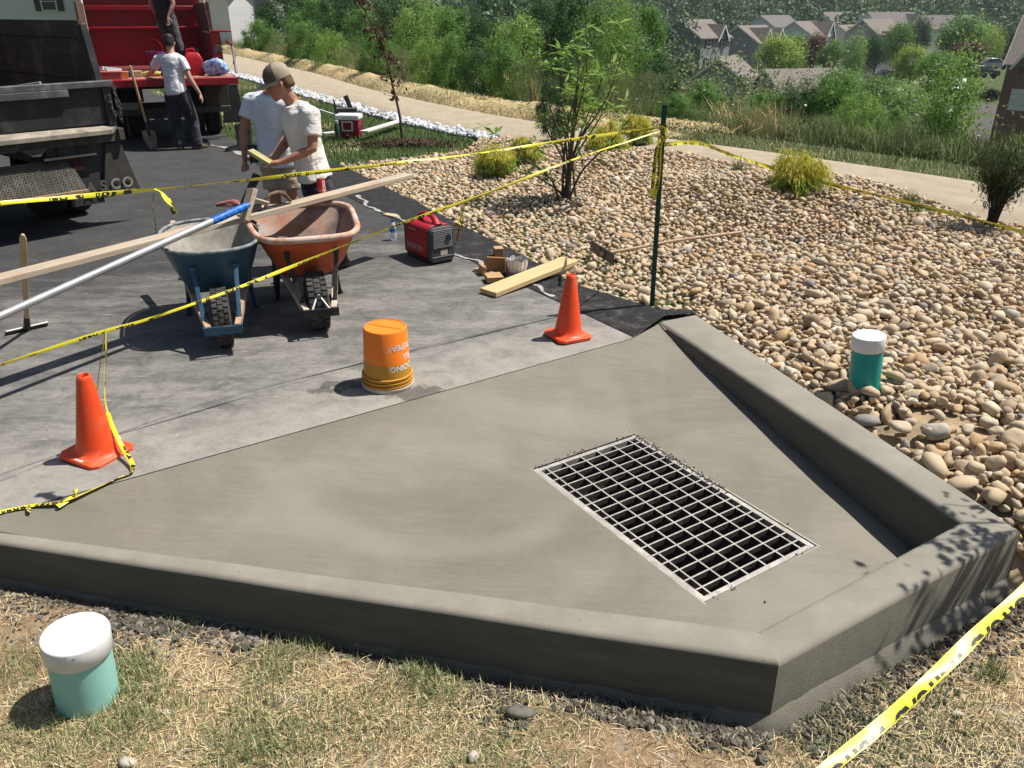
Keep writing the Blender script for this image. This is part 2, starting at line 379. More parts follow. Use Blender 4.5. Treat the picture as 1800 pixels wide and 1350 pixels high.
# floor: a dish from the outer line down to the grate
outer = []
def seg(a, b, n_, za, zb):
    for i in range(n_):
        t = i/n_; outer.append(((a.x*(1-t)+b.x*t), (a.y*(1-t)+b.y*t), za+(zb-za)*(t**.72 if (za, zb) == (-.012, -.27) else t)))
seg(JL+Vector((.11, .07, 0)), JR, 40, -.003, -.004); seg(JR, cA_in, 6, -.004, -.01); seg(cA_in, cB_in, 40, -.012, -.27); seg(cB_in, cC_in, 24, -.27, -.16); seg(cC_in, TIP_in, 50, -.16, -.006)
NO = len(outer)
def rect_hit(ang):
    d = Vector((math.cos(ang), math.sin(ang), 0)); a, b = d.dot(gs), d.dot(gl)
    t = min((GWID/2+.012)/max(abs(a), 1e-6), (GLEN/2+.012)/max(abs(b), 1e-6)); return gc+d*t
# force corners of the hole to be sampled
oa = [math.atan2(p[1]-gc.y, p[0]-gc.x) for p in outer]
hits = [rect_hit(a) for a in oa]
for sx in (-1, 1):
    for sl in (-1, 1):
        cpt = gpt(sx*(GWID/2+.012), sl*(GLEN/2+.012)); ca = math.atan2(cpt.y-gc.y, cpt.x-gc.x)
        k = min(range(NO), key=lambda i: abs((oa[i]-ca+math.pi) % (2*math.pi)-math.pi)); hits[k] = cpt
mb = MB(); K = 22
for j in range(K+1):
    t = j/K
    for i in range(NO):
        o_ = Vector(outer[i]); h = hits[i]; p = o_.lerp(h, t); zz = o_.z+(zG+.004-o_.z)*(t+.18*math.sin(math.pi*t)*0.5)
        p.z = zz+.004*float(noise2(p.x, p.y, 4, 9))*math.sin(math.pi*t); mb.v.append(tuple(AP(p)))
mb.f = [(j*NO+i, j*NO+(i+1) % NO, (j+1)*NO+(i+1) % NO, (j+1)*NO+i) for j in range(K) for i in range(NO)]; mb.m = [0]*len(mb.f)
mb.build('floor_slab', CONC, apron, smooth=40)
# curb: profile swept A -> B -> C -> left tip
def curb_sec(pin, pout, zi, zo_floor, bot, batter=.02, rnd=.018):
    pin, pout = Vector(pin), Vector(pout); d = (pout-pin); d.z = 0; W = d.length; d.normalize(); zt = pin.z
    q = lambda s, z: AP((pin.x+d.x*s, pin.y+d.y*s, z))
    return [q(-batter, zo_floor-.06), q(-batter*.6, min(zo_floor+.01, zt-.002)), q(0, zt-rnd), q(rnd*.4, zt-rnd*.3), q(rnd*1.3, zt), q(W-rnd*1.3, zt), q(W-rnd*.4, zt-rnd*.3), q(W, zt-rnd), q(W+.012, bot)]
def sweep(name, S, mats):
    mb = MB(); n_ = len(S[0]); mb.loft(S, caps=False, closed=False)
    mb.m = []
    for i in range(len(S)-1):
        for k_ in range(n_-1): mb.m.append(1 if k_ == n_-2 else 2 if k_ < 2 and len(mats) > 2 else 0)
    return mb.build(name, mats, apron, smooth=50)
secs = []
NS = 26
for i in range(NS+1):
    t = i/NS; a = cA_in.lerp(cB_in, t); b = cA_out.lerp(cB_out, t); wob = .006*math.sin(t*9)
    a.z = zB*t+wob*.3
    a = a+Vector((.004*math.sin(t*17)+.003*math.sin(t*41), .003*math.sin(t*23), 0))*t; secs.append(curb_sec(a, b, 0, -.012+(-.27+.012)*t**.72, -.3, rnd=.022))
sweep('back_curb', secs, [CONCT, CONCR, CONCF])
secs = []
for i in range(NS+1):
    t = i/NS; a = cB_in.lerp(cC_in, t); b = cB_out.lerp(cC_out, t); a.z = zB+(zC-zB)*t
    secs.append(curb_sec(a, b, 0, -.27+.11*t, -.5, rnd=.022))
sweep('corner_curb', secs, [CONCT, CONCR])
secs = []
for i in range(NS*2+1):
    t = i/(NS*2); a = cC_in.lerp(TIP_in, t); b = cC_out.lerp(TIP, t); a.z = zC*(1-t)**1.2+.001+.0025*math.sin(t*23)*(1-t)
    secs.append(curb_sec(a, b, 0, -.16+.156*t, -.5, .02*(1-t)+.002, .018))
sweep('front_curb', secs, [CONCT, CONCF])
# end cap by the stones
mb = MB(); S0 = curb_sec(Vector((cA_in.x, cA_in.y, 0)), cA_out, 0, -.012, -.3); mb.add(S0, [tuple(range(len(S0)))]); mb.build('curb_end', CONCR, apron)
# thin skirt of spilled concrete along the foot of the curb
mb = MB(); r = random.Random(3); top = []; bot = []
path_ = [cB_out.lerp(cC_out, t/30) for t in range(31)]+[cC_out.lerp(TIP, t/60) for t in range(1, 61)]
for i, p in enumerate(path_):
    q = path_[min(i+1, 90)]-path_[max(i-1, 0)]; q.normalize(); nn = Vector((-q.y, q.x, 0)); nn = nn if nn.dot(p-gc) > 0 else -nn
    ww = (.055 if i < 34 else .02)*(.7+.6*r.random()); z0 = -.215 if i < 31 else -.225+.03*(i-31)/60
    top.append(AP((p.x, p.y, z0+.004+.012*r.random()))); bot.append(AP((p.x+nn.x*ww, p.y+nn.y*ww, z0-.05)))
n_ = len(top); out2 = [v+Vector((0, 0, -.12)) for v in bot]
mb.add(top+bot+out2, [(i, i+1, n_+i+1, n_+i) for i in range(n_-1)]+[(n_+i, n_+i+1, 2*n_+i+1, 2*n_+i) for i in range(n_-1)]); mb.build('spilled_skirt', CONCR, apron, smooth=60)
# drain pit below the grate
n = NT('pit_block'); c = n.ramp(n.noise(5, 6), [(.3, (.05, .03, .024)), (.7, (.11, .06, .045))]); PIT = n.out(c, .8, n.bump(n.noise(30, 5), .4, .02))
mb = MB(); hw, hl = GWID/2-.01, GLEN/2-.01
cs = [gpt(-hw, -hl), gpt(hw, -hl), gpt(hw, hl), gpt(-hw, hl)]; lo_ = [Vector((p.x, p.y, -1.25)) for p in cs]; hi_ = [Vector((p.x, p.y, zG-.07)) for p in cs]
mb.add(lo_+hi_, [(0, 1, 2, 3)]+[(k, (k+1) % 4, 4+(k+1) % 4, 4+k) for k in range(4)]); o = mb.build('drain_pit', PIT, smooth=0, recalc=False); tag(o, kind='structure')
# seat ledge between floor and pit
mb = MB(); a1 = [gpt(s*(GWID/2+.05), l*(GLEN/2+.05))-Vector((0, 0, .05)) for s, l in ((-1, -1), (1, -1), (1, 1), (-1, 1))]; a2 = [p-Vector((0, 0, .055)) for p in cs]
a2 = [Vector((p.x, p.y, zG-.055)) for p in cs]
mb.add([AP(p) for p in a1+a2], [(k, (k+1) % 4, 4+(k+1) % 4, 4+k) for k in range(4)]); mb.build('grate_seat', CONCR, apron, smooth=0)
# ---- grate
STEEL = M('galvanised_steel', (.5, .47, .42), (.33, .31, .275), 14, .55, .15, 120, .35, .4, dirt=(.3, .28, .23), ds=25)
ga = math.atan2(gl.y, gl.x)
grate = thing('drain_grate', (gc.x, gc.y, zG), 'galvanised rectangular steel drain grate set in the concrete apron', 'drain grate', rz=ga)
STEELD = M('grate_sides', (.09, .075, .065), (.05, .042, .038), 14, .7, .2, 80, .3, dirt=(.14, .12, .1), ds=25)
def shared(name, me, parent, loc, rz=0):
    o = bpy.data.objects.new(name, me); col.objects.link(o); o.parent = parent; o.location = loc; o.rotation_euler = (0, 0, rz); return o
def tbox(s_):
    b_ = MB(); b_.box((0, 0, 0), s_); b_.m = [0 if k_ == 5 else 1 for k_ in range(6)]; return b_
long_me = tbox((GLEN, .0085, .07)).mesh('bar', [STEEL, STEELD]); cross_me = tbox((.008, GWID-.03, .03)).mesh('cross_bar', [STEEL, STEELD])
b_ = MB(); b_.box((0, 0, 0), (GLEN+.012, .026, .07)); fl = b_.mesh('frame_rail', STEEL)
b_ = MB(); b_.box((0, 0, 0), (.026, GWID-.032, .068)); fs_ = b_.mesh('frame_end', STEEL)
for s in (-1, 1):
    shared('frame_rail', fl, grate, (0, s*(GWID/2-.008), -.035)); shared('frame_end', fs_, grate, (s*(GLEN/2-.008), 0, -.036))
ys = [-.5*GWID+.062+k*(GWID-.124)/5 for k in range(6)]
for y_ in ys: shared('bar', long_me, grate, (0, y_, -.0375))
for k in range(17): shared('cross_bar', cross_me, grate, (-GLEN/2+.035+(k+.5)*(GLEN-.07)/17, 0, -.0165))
for s in (-1, 1):                       # angle-iron seat showing round the grate
    b_ = MB(); b_.box((0, s*(GWID/2+.015), -.02), (GLEN+.05, .008, .05)); b_.build('seat_angle', STEEL, grate)
    b_ = MB(); b_.box((s*(GLEN/2+.018), 0, -.022), (.008, GWID+.02, .05)); b_.build('seat_angle', STEEL, grate)
# crumbs of concrete on the grate edge
def rockproto(seed, sub=1, amp=.25, sq=(1, .78, .55)):
    bm = bmesh.new(); bmesh.ops.create_icosphere(bm, subdivisions=sub, radius=1); r = np.random.default_rng(seed)
    V = np.array([v.co for v in bm.verts]); F = np.array([[v.index for v in f.verts] for f in bm.faces]); bm.free()
    dirs = r.normal(size=(7, 3)); dirs /= np.linalg.norm(dirs, axis=1)[:, None]
    s = 1+sum(amp*.5*a*np.sin(2.2*(V@d)+p) for d, a, p in zip(dirs, r.uniform(.3, 1, 7), r.uniform(0, 6, 7)))
    for d in dirs[:6]:                       # flattened facets
        h = V@d; lim = r.uniform(.5, .88); V = V-np.where(h > lim, h-lim, 0)[:, None]*d*.8
    return V*s[:, None]*np.array(sq), F
def randrot(N, r, tilt=.5):
    az = r.uniform(0, 2*np.pi, N); tx = r.normal(0, tilt, N); ty = r.normal(0, tilt, N)
    cz, sz, cx, sx, cy, sy = np.cos(az), np.sin(az), np.cos(tx), np.sin(tx), np.cos(ty), np.sin(ty); z = np.zeros(N); o = np.ones(N)
    Rz = np.stack([cz, -sz, z, sz, cz, z, z, z, o], 1).reshape(N, 3, 3); Rx = np.stack([o, z, z, z, cx, -sx, z, sx, cx], 1).reshape(N, 3, 3); Ry = np.stack([cy, z, sy, z, o, z, -sy, z, cy], 1).reshape(N, 3, 3)
    return Rx@Ry@Rz
def scatter(name, P, S, protos, mat, r, tilt=.5, parent=None, smooth=True):
    N = len(P); kk = r.integers(0, len(protos), N); VV = []; FF = []; off = 0; Rm = randrot(N, r, tilt)
    for q in range(len(protos)):
        m = kk == q; V, F = protos[q]; nn = m.sum()
        if not nn: continue
        A = np.einsum('nij,vj->nvi', Rm[m], V)*S[m][:, None, None]+P[m][:, None, :]
        VV.append(A.reshape(-1, 3)); FF.append((F[None]+(np.arange(nn)*len(V))[:, None, None]+off).reshape(-1, 3)); off += nn*len(V)
    return np_obj(name, np.concatenate(VV), np.concatenate(FF), mat, parent, smooth)
CRUMB = M('concrete_crumbs', (.2, .185, .15), (.11, .1, .08), 30, .9, .5, 80)
r = np.random.default_rng(5); PP = []
for k in range(230):
    t = r.uniform(-.62, .1)**1; s_ = GWID/2+r.normal(0, .012)+.006
    p = gpt(-s_ if (gpt(-1, 0).x > gpt(1, 0).x) else s_, t); PP.append((p.x, p.y, zG+.006))
for k in range(60):
    p = gpt(r.uniform(-GWID/2, GWID/2), (-1 if r.random() < .75 else 1)*(GLEN/2+abs(r.normal(.01, .02)))); PP.append((p.x, p.y, zG+.008))
for k in range(140):
    p = gc+Vector((r.normal(0, .8), r.normal(0, .7), 0)); 
    if abs((p-gc).dot(gs)) > GWID/2+.02 or abs((p-gc).dot(gl)) > GLEN/2+.02:
        if abs((p-gc).dot(gs)) < GWID/2+.16 and abs((p-gc).dot(gl)) < GLEN/2+.16: PP.append((p.x, p.y, zG+.004))
tag(scatter('concrete_crumbs', np.array(PP), r.uniform(.002, .009, len(PP)), [rockproto(i, 1, .4) for i in range(4)], CRUMB, r), 'grey concrete crumbs scattered round the drain grate', 'crumbs', kind='stuff')
# ================================================================== FRONT LAWN, SOIL, STONES
SLABP = [(TIP.x, TIP.y), (cC_out.x, cC_out.y), (cB_out.x, cB_out.y), (cA_out.x, cA_out.y), (JR.x, JR.y), (JL.x, JL.y)]
def seg_d(x, y, a, b):
    dx, dy = b[0]-a[0], b[1]-a[1]; t = np.clip(((x-a[0])*dx+(y-a[1])*dy)/(dx*dx+dy*dy), 0, 1)
    return np.hypot(x-a[0]-t*dx, y-a[1]-t*dy), t
def edge_d(x, y):
    d1, t1 = seg_d(x, y, TIP, cC_out); d2, t2 = seg_d(x, y, cC_out, cB_out); return np.minimum(d1, d2)
def lz(x, y):
    x = np.asarray(x, float); y = np.asarray(y, float); d = edge_d(x, y)
    z = -.232+.014*noise2(x, y, 2.2, 21)+.008*noise2(x, y, 7, 22)-.012*np.clip(x, -3, 3)
    z = z-.035*np.exp(-(d/.07)**2)+.014*np.exp(-((d-.16)/.08)**2)*(.5+.5*noise2(x, y, 5, 4))
    z = z+np.clip((x-2.15)*.5, 0, .25)*np.clip((y-2.6)*1.2, 0, 1)
    z = z+np.clip(-2.6-x, 0, 4)*.06
    return z
def build_lawn():
    gx = np.arange(-6.5, 6.6, .04); gy = np.arange(.2, 4.3, .035); gy = np.r_[np.arange(-4, .2, .3), gy]
    X, Yy = np.meshgrid(gx, gy); Z = lz(X, Yy); V = np.stack([X, Yy, Z], -1).reshape(-1, 3)
    ins = inpoly(V[:, :2], [(TIP.x+.15, TIP.y+.0), (cC_out.x-.03, cC_out.y+.05), (cB_out.x-.06, cB_out.y+.02), (3.2, 4.6), (-2, 4.6)]); V[ins, 2] = -1.5
    nx, ny = len(gx), len(gy); i = (np.arange(ny-1)[:, None]*nx+np.arange(nx-1)[None]).ravel(); F = np.stack([i, i+1, i+1+nx, i+nx], 1)
    keep = ~(V[F][:, :, 2] < -1).all(1); F = F[keep]
    n = NT('lawn_soil'); f = n.noise(2.6, 9, .7); g = n.noise(45, 6, .75)
    c = n.ramp(f, [(.3, (.3, .215, .125)), (.48, (.4, .28, .165)), (.6, (.46, .31, .185)), (.72, (.36, .3, .225))])
    c = n.mix(n.mr(g, .35, .65, .55, 0), c, (.1, .07, .045)); c = n.mix(n.mr(n.noise(9, 6, .7), .55, .66, 0, .8), c, (.33, .3, .255))
    x_, y_ = n.xyz()[:2]
    def ld(a, b):
        t = (b-a).normalized(); nn_ = (-t.y, t.x); q = n.math('ADD', n.math('MULTIPLY', n.math('SUBTRACT', x_, a.x), nn_[0]), n.math('MULTIPLY', n.math('SUBTRACT', y_, a.y), nn_[1])); return n.math('ABSOLUTE', q)
    dm = n.math('MINIMUM', ld(TIP, cC_out), n.math('ADD', ld(cC_out, cB_out), n.mr(x_, .7, .9, .5, 0)))
    wet = n.mr(n.math('ADD', dm, n.mr(n.noise(4.5, 7, .7), .25, .75, -.16, .16)), .05, .2, .9, 0); c = n.mix(wet, c, n.mix(n.mr(g, .35, .65), (.06, .054, .044), (.15, .135, .11)))
    tag(np_obj('lawn', V, F, n.out(c, .95, n.bump(g, .9, .02), Specular_IOR_Level=.1)), kind='structure')
build_lawn()
# grass blades: 3 rows of 2 points, bent over
def blades(name, P, L, W, lean, az, mats, mi, curl=.6, label=None, parent=None):
    N = len(P); d = np.stack([np.cos(az), np.sin(az), np.zeros(N)], 1); s = np.stack([-np.sin(az), np.cos(az), np.zeros(N)], 1)
    up = np.array([0, 0, 1.])
    def at(t): 
        a = lean+curl*lean*t*t
        return P+L[:, None]*t*(np.sin(a)[:, None]*d+np.cos(a)[:, None]*up)
    V = np.stack([P-s*W[:, None]/2, P+s*W[:, None]/2, at(.55)-s*W[:, None]*.4, at(.55)+s*W[:, None]*.4, at(1.)-s*W[:, None]*.06, at(1.)+s*W[:, None]*.06], 1)
    b = (np.arange(N)*6)[:, None]; F = np.concatenate([b+np.array([[0, 1, 3, 2]]), b+np.array([[2, 3, 5, 4]])], 1).reshape(-1, 4)
    return np_obj(name, V.reshape(-1, 3), F, mats, parent, smooth=True, mi=np.repeat(mi, 2))
def blademat(name, st, trans=.25):
    n = NT(name); rp = n.add('NewGeometry').outputs['Random Per Island']; c = n.ramp(rp, st)
    return n.out(c, .7, Specular_IOR_Level=.2, Subsurface_Weight=0.0)
DRY = blademat('dry_grass', [(0, (.6, .46, .25)), (.3, (.7, .56, .33)), (.6, (.52, .41, .21)), (.85, (.78, .66, .43)), (1, (.42, .35, .17))])
GRN = blademat('green_grass', [(0, (.14, .18, .07)), (.35, (.22, .25, .11)), (.7, (.11, .15, .065)), (1, (.42, .39, .19))])
def lawn_pts(N, r, x0, x1, y0, y1, dens):
    P = np.stack([r.uniform(x0, x1, N), r.uniform(y0, y1, N)], 1); u = (P[:, 0]/(P[:, 1]+.9)); P = P[np.abs(u) < .78]
    P = P[~inpoly(P, SLABP)]; P = P[edge_d(P[:, 0], P[:, 1]) > .03]
    jd = (P[:, 1]-JL.y)-(P[:, 0]-JL.x)*.68; P = P[jd < -.05]
    k = r.random(len(P)) < dens(P[:, 0], P[:, 1]); P = P[k]; return np.c_[P, lz(P[:, 0], P[:, 1])-.004]
r = np.random.default_rng(11)
gmask = lambda x, y: np.clip(.5+.55*noise2(x, y, 3.2, 31)+.35*noise2(x, y, 9, 32)+.25*np.clip(-x-.2, 0, 1)+.25*(y < 2.1)-.1, 0, 1)
bare = lambda x, y: np.clip(noise2(x, y, 3.0, 41)+.4*noise2(x, y, 8, 42)-.15, 0, 1)
dn = lambda x, y: np.clip((1-1.5*bare(x, y))*np.clip((edge_d(x, y)-.06)/.16, .04, 1), 0, 1)
P = lawn_pts(230000, r, -4, 3.2, 1.0, 3.6, dn); N = len(P)
gm = gmask(P[:, 0], P[:, 1]); isg = (r.random(N) < gm**3*.42).astype(int)
L = np.where(isg, r.uniform(.025, .065, N), r.uniform(.03, .095, N)); lean = np.where(isg, r.uniform(.2, 1.3, N), r.uniform(1.0, 1.62, N))
tag(blades('lawn_grass', P, L, r.uniform(.0016, .0032, N), lean, r.uniform(0, 6.28, N), [DRY, GRN], isg, .35), 'patchy sunburnt grass of the front lawn', 'grass', kind='stuff')
# taller green tufts
def tuft(px, py, n_, rad, Lm, green=1.0):
    c = G(px, py, -.235); a = r.normal(0, rad, (n_, 2)); P = np.c_[c.x+a[:, 0], c.y+a[:, 1]]; P = P[~inpoly(P, SLABP)]
    k_ = r.random(len(P)) < .85; P = P[k_]; return np.c_[P, lz(P[:, 0], P[:, 1])-.004], r.uniform(.4, 1, len(P))*Lm, (r.random(len(P)) < green*.9).astype(int)
TP = [tuft(*a) for a in ((455, 1310, 2400, .13, .085), (250, 1260, 1400, .1, .08), (230, 1190, 900, .06, .1), (480, 1180, 900, .07, .07), (740, 1190, 700, .06, .08), (770, 1230, 700, .07, .06), (640, 1270, 1500, .13, .07), (560, 1130, 500, .06, .07), (90, 1300, 1500, .12, .07), (40, 1180, 900, .1, .07), (860, 1330, 1200, .14, .06), (1560, 1290, 1600, .16, .06), (1700, 1250, 900, .12, .06), (1430, 1330, 900, .12, .05), (930, 1165, 160, .03, .07), (1745, 1180, 300, .03, .09), (330, 1090, 300, .05, .06), (1180, 1310, 700, .13, .05, .4), (1000, 1230, 400, .1, .05, .3))]
P = np.concatenate([a[0] for a in TP]); L = np.concatenate([a[1] for a in TP]); mi = np.concatenate([a[2] for a in TP]); N = len(P)
tag(blades('grass_tufts', P, L, r.uniform(.0018, .0035, N), np.abs(r.normal(0, .55, N)), r.uniform(0, 6.28, N), [DRY, GRN], mi, .8), 'longer green tufts standing up from the burnt lawn', 'grass', kind='stuff')
# crumbled soil and cement along the foot of the concrete
CLOD = NT('soil_clods'); rp = CLOD.add('NewGeometry').outputs['Random Per Island']; c = CLOD.ramp(rp, [(0, (.05, .044, .036)), (.45, (.1, .09, .072)), (.75, (.15, .135, .11)), (1, (.28, .255, .215))])
CLOD = CLOD.out(c, .95, CLOD.bump(CLOD.noise(70, 5), .6, .01), Specular_IOR_Level=.15)
PP = []; SS = []
def clods(a, b, n_, d0, d1, s0, s1):
    a, b = Vector(a), Vector(b); t = (b-a).normalized(); nn = Vector((t.y, -t.x, 0)); nn = nn if nn.dot(gc-a) < 0 else -nn
    for _ in range(n_):
        q = a.lerp(b, r.random())+nn*(d0+(d1-d0)*r.random()**1.6); PP.append((q.x, q.y, float(lz(q.x, q.y))+.003)); SS.append(s0+(s1-s0)*r.random()**2.5)
F0 = lambda t: cC_out.lerp(TIP, t)
clods(F0(.0), F0(.22), 1500, -.0, .15, .002, .02); clods(F0(.22), F0(.55), 900, 0, .09, .002, .01); clods(F0(.6), F0(.78), 1100, .0, .16, .002, .02); clods(F0(.78), F0(1), 600, .0, .2, .002, .011)
clods(cC_out, cB_out, 2400, .03, .28, .002, .016); clods(cC_out, cC_out.lerp(cB_out, .45), 500, .06, .42, .004, .014); clods(F0(.0), F0(.08), 400, .02, .2, .003, .018)
def clump(px, py, n_, rad, s0, s1):
    c = G(px, py, -.235)
    for _ in range(n_):
        a = r.normal(0, rad, 2); x, y = c.x+a[0], c.y+a[1]; PP.append((x, y, float(lz(x, y))+.003)); SS.append(s0+(s1-s0)*r.random()**2)
clump(880, 1230, 260, .07, .003, .012); clump(905, 1262, 60, .035, .006, .02); clump(250, 1120, 260, .08, .004, .02); clump(60, 1075, 200, .1, .003, .014); clump(440, 1120, 160, .07, .006, .024); clump(720, 1175, 90, .05, .003, .012); clump(190, 1200, 50, .05, .005, .015)
clump(200, 1150, 120, .07, .004, .014); clump(1480, 1260, 260, .09, .003, .01)
PR1 = [rockproto(60+i, 1, .45, (1, .85, .7)) for i in range(6)]
tag(scatter('soil_clods', np.array(PP), np.array(SS), PR1, CLOD, r, .8, smooth=False), 'dark crumbled soil and cement along the foot of the concrete', 'soil', kind='stuff')
# pale bits of gravel through the lawn
PALE = NT('pale_gravel'); rp = PALE.add('NewGeometry').outputs['Random Per Island']; PALE = PALE.out(PALE.ramp(rp, [(0, (.42, .38, .31)), (.5, (.55, .5, .43)), (1, (.3, .26, .21))]), .85)
Pg = lawn_pts(2600, r, -3.5, 3, 1.2, 3.4, lambda x, y: np.clip(.25+bare(x, y), 0, 1)); tag(scatter('lawn_gravel', Pg+np.array((0, 0, .004)), .002+.012*r.random(len(Pg))**4, PR1, PALE, r, .4), 'small pale gravel bits strewn over the front lawn', 'gravel', kind='stuff')
# single stones one can point at
STN = M('field_stone', (.5, .45, .38), (.36, .32, .26), 20, .85, .4, 60)
CHK = M('cement_lump', (.17, .16, .135), (.1, .09, .075), 14, .9, .6, 50)
def stone(px, py, s, lab, seed, m=STN, sq=(1, .8, .55)):
    p = G(px, py, -.235); V, F = rockproto(seed, 2, .35, sq); p.z = float(lz(p.x, p.y))+s*.25
    tag(np_obj('stone', V*s, F, m, loc=p), lab, 'stone')
stone(905, 1258, .055, 'dark grey cement lump lying on the lawn before the apron', 1, CHK, (1, .6, .45)); stone(910, 1070, .0, '', 2) if 0 else None
stone(828, 1337, .026, 'pale round stone on the lawn at the bottom edge', 3); stone(1405, 1090, .0, '', 4) if 0 else None
stone(292, 1258, .02, 'pale stone on bare soil right of the leaning turquoise pipe', 5); stone(228, 1345, .03, 'pale pebble at the bottom edge below the turquoise pipe', 6)
stone(1680, 1250, .022, 'pale stone on bare soil right of the folded yellow tape', 7); stone(1740, 1070, .045, 'rounded tan stone by the foot of the corner curb', 8)
# ================================================================== RIVER STONES
ROCKP = [(cA_out.x+.01, cA_out.y), (cB_out.x+.01, cB_out.y+.02), (2.9, 2.5), (5.2, 2.4), (8.2, 3.2), (7.2, 5.2), (5.42, 8.25), (4.72, 9.5), (3.6, 11.5), (1.7, 13.4), (.6, 14.2), (-.52, 14.6), (-.75, 13.7), (-2.58, 12.29)]+[(-1.45, 10.22), (-.56, 8.57), (.11, 7.35), (.53, 6.48), (1.15, 5.84)]
CN = (cB_out-cA_out); CN = Vector((-CN.y, CN.x, 0)).normalized()
def rz_(x, y):
    x = np.asarray(x, float); y = np.asarray(y, float)
    z = .03+.05*noise2(x, y, 1.1, 51)+.03*noise2(x, y, 2.6, 52)
    z = z+.28*np.exp(-(((x-3.3)/1.5)**2+((y-9.6)/1.1)**2))+.2*np.exp(-(((x-1.6)/1.3)**2+((y-12.2)/.9)**2))-.1*np.exp(-(((x-2.2)/1.2)**2+((y-7.8)/.9)**2))
    ln = (x-cA_out.x)*CN.x+(y-cA_out.y)*CN.y          # metres outside the curb line
    z = np.where(ln < .5, z*np.clip(ln/.5, .0, 1)-.045*np.clip(1-ln/.3, 0, 1), z)
    return z-.3*np.clip((3.12-y)/.5, 0, 1)
gx = np.arange(-2.9, 8.4, .12); gy = np.arange(2.3, 15, .12); X, Yy = np.meshgrid(gx, gy); V = np.stack([X, Yy, rz_(X, Yy)-.035], -1).reshape(-1, 3)
nx, ny = len(gx), len(gy); i = (np.arange(ny-1)[:, None]*nx+np.arange(nx-1)[None]).ravel(); F = np.stack([i, i+1, i+1+nx, i+nx], 1)
cen = V[F].mean(1); F = F[inpoly(cen[:, :2], [(1.02, 5.76), (1.3, 5.7), (2.05, 2.9)]+ROCKP[2:])]
n = NT('fabric_and_silt'); c = n.ramp(n.noise(4, 7, .7), [(.3, (.06, .052, .042)), (.42, (.2, .15, .095)), (.6, (.38, .28, .165))])
bed = tag(np_obj('rock_bed', V, F, n.out(c, .95, n.bump(n.noise(30, 5), .5, .02))), kind='structure')
n = NT('river_stone'); rp = n.math('FRACT', n.math('ADD', n.add('NewGeometry').outputs['Random Per Island'], n.add('ObjectInfo').outputs['Random']))
c = n.ramp(rp, [(0, (.46, .36, .24)), (.12, (.55, .45, .32)), (.24, (.40, .29, .18)), (.36, (.6, .5, .37)), (.48, (.36, .28, .2)), (.56, (.5, .36, .2)), (.66, (.64, .56, .45)), (.74, (.3, .25, .2)), (.82, (.48, .31, .16)), (.9, (.53, .44, .33)), (.96, (.25, .24, .235)), (1, (.68, .61, .51))])
c = n.mix(n.mr(n.noise(13, 6, .65), .35, .7, 0, .5), c, n.mix(.55, c, (.2, .13, .07))); c = n.mix(1.0, c, (1.0, .985, .95), 'MULTIPLY')
RST = n.out(c, .75, n.bump(n.noise(60, 4, .6), .22, .006), Specular_IOR_Level=.25)
def darts(N, r, poly, bounds, rad, ov=.78):
    cell = .11; H = {}; out = []
    P = np.stack([r.uniform(bounds[0], bounds[1], N), r.uniform(bounds[2], bounds[3], N)], 1); P = P[inpoly(P, poly)]
    for x, y in P:
        u = abs(x)/(y*.9+.6)
        if u > .86: continue
        s = rad(x, y); ci, cj = int(x//cell), int(y//cell); ok = True
        for a in (-1, 0, 1):
            for b in (-1, 0, 1):
                for (qx, qy, qs) in H.get((ci+a, cj+b), ()):
                    if (qx-x)**2+(qy-y)**2 < ((qs+s)*ov)**2: ok = False; break
                if not ok: break
            if not ok: break
        if ok: H.setdefault((ci, cj), []).append((x, y, s)); out.append((x, y, s))
    return np.array(out)
r = np.random.default_rng(77)
def rad(x, y):
    near = np.clip((5.0-y)/2, 0, 1); return (.017+.03*r.random()**2.3)*(1+.2*near)
RP2 = list(ROCKP); RP2[0] = (cA_out.x-.02, cA_out.y+.06); RP2[1] = (cB_out.x+.06, cB_out.y+.04)
L1 = darts(130000, r, RP2, (-2.6, 8, 2.3, 14.6), rad, .7); L2 = darts(90000, r, RP2, (-2.6, 8, 2.3, 14.6), lambda x, y: rad(x, y)*1.12, .86)
# a bare silty patch near the curb
bp = G(1670, 760)
def keep(A, q): return A[~((((A[:, 0]-bp.x)/.36)**2+((A[:, 1]-bp.y)/.2)**2 < 1+.5*np.sin(7*A[:, 0]+3*A[:, 1])) & (r.random(len(A)) < q))]
L1 = keep(L1, .75); L2 = keep(L2, .62)
A = np.concatenate([np.c_[L1, np.zeros(len(L1))], np.c_[L2, np.full(len(L2), .028)]]); zz = rz_(A[:, 0], A[:, 1])+A[:, 3]+r.uniform(-.008, .014, len(A))
P = np.c_[A[:, :2], zz]; S = A[:, 2]*1.12
PR2 = [rockproto(100+i, 2, .42, (1.12, .85, .55+.15*(i % 3))) for i in range(10)]; PR1s = [rockproto(100+i, 1, .42, (1.15, .9, .6+.15*(i % 3))) for i in range(10)]
dep = P[:, 1]*CP-(P[:, 2]-CAM_H)*SP; vis = np.abs(P[:, 0]/dep) < .64; app = np.where(vis & (A[:, 3] > 0), S/dep, 0)
big = np.argsort(-app)[:300]; isb = np.zeros(len(P), bool); isb[big] = True
mes = []
for V, F in PR2:
    o = np_obj('stone', V, F, RST); mes.append(o.data); bpy.data.objects.remove(o)
for q in big:
    o = bpy.data.objects.new('river_stone', mes[r.integers(0, 10)]); col.objects.link(o); o.parent = bed; o.location = P[q]; o.scale = (S[q],)*3
    o.rotation_euler = (r.normal(0, .35), r.normal(0, .35), r.uniform(0, 6.28))
near = (P[:, 1] < 5.4) & ~isb; far = ~near & ~isb
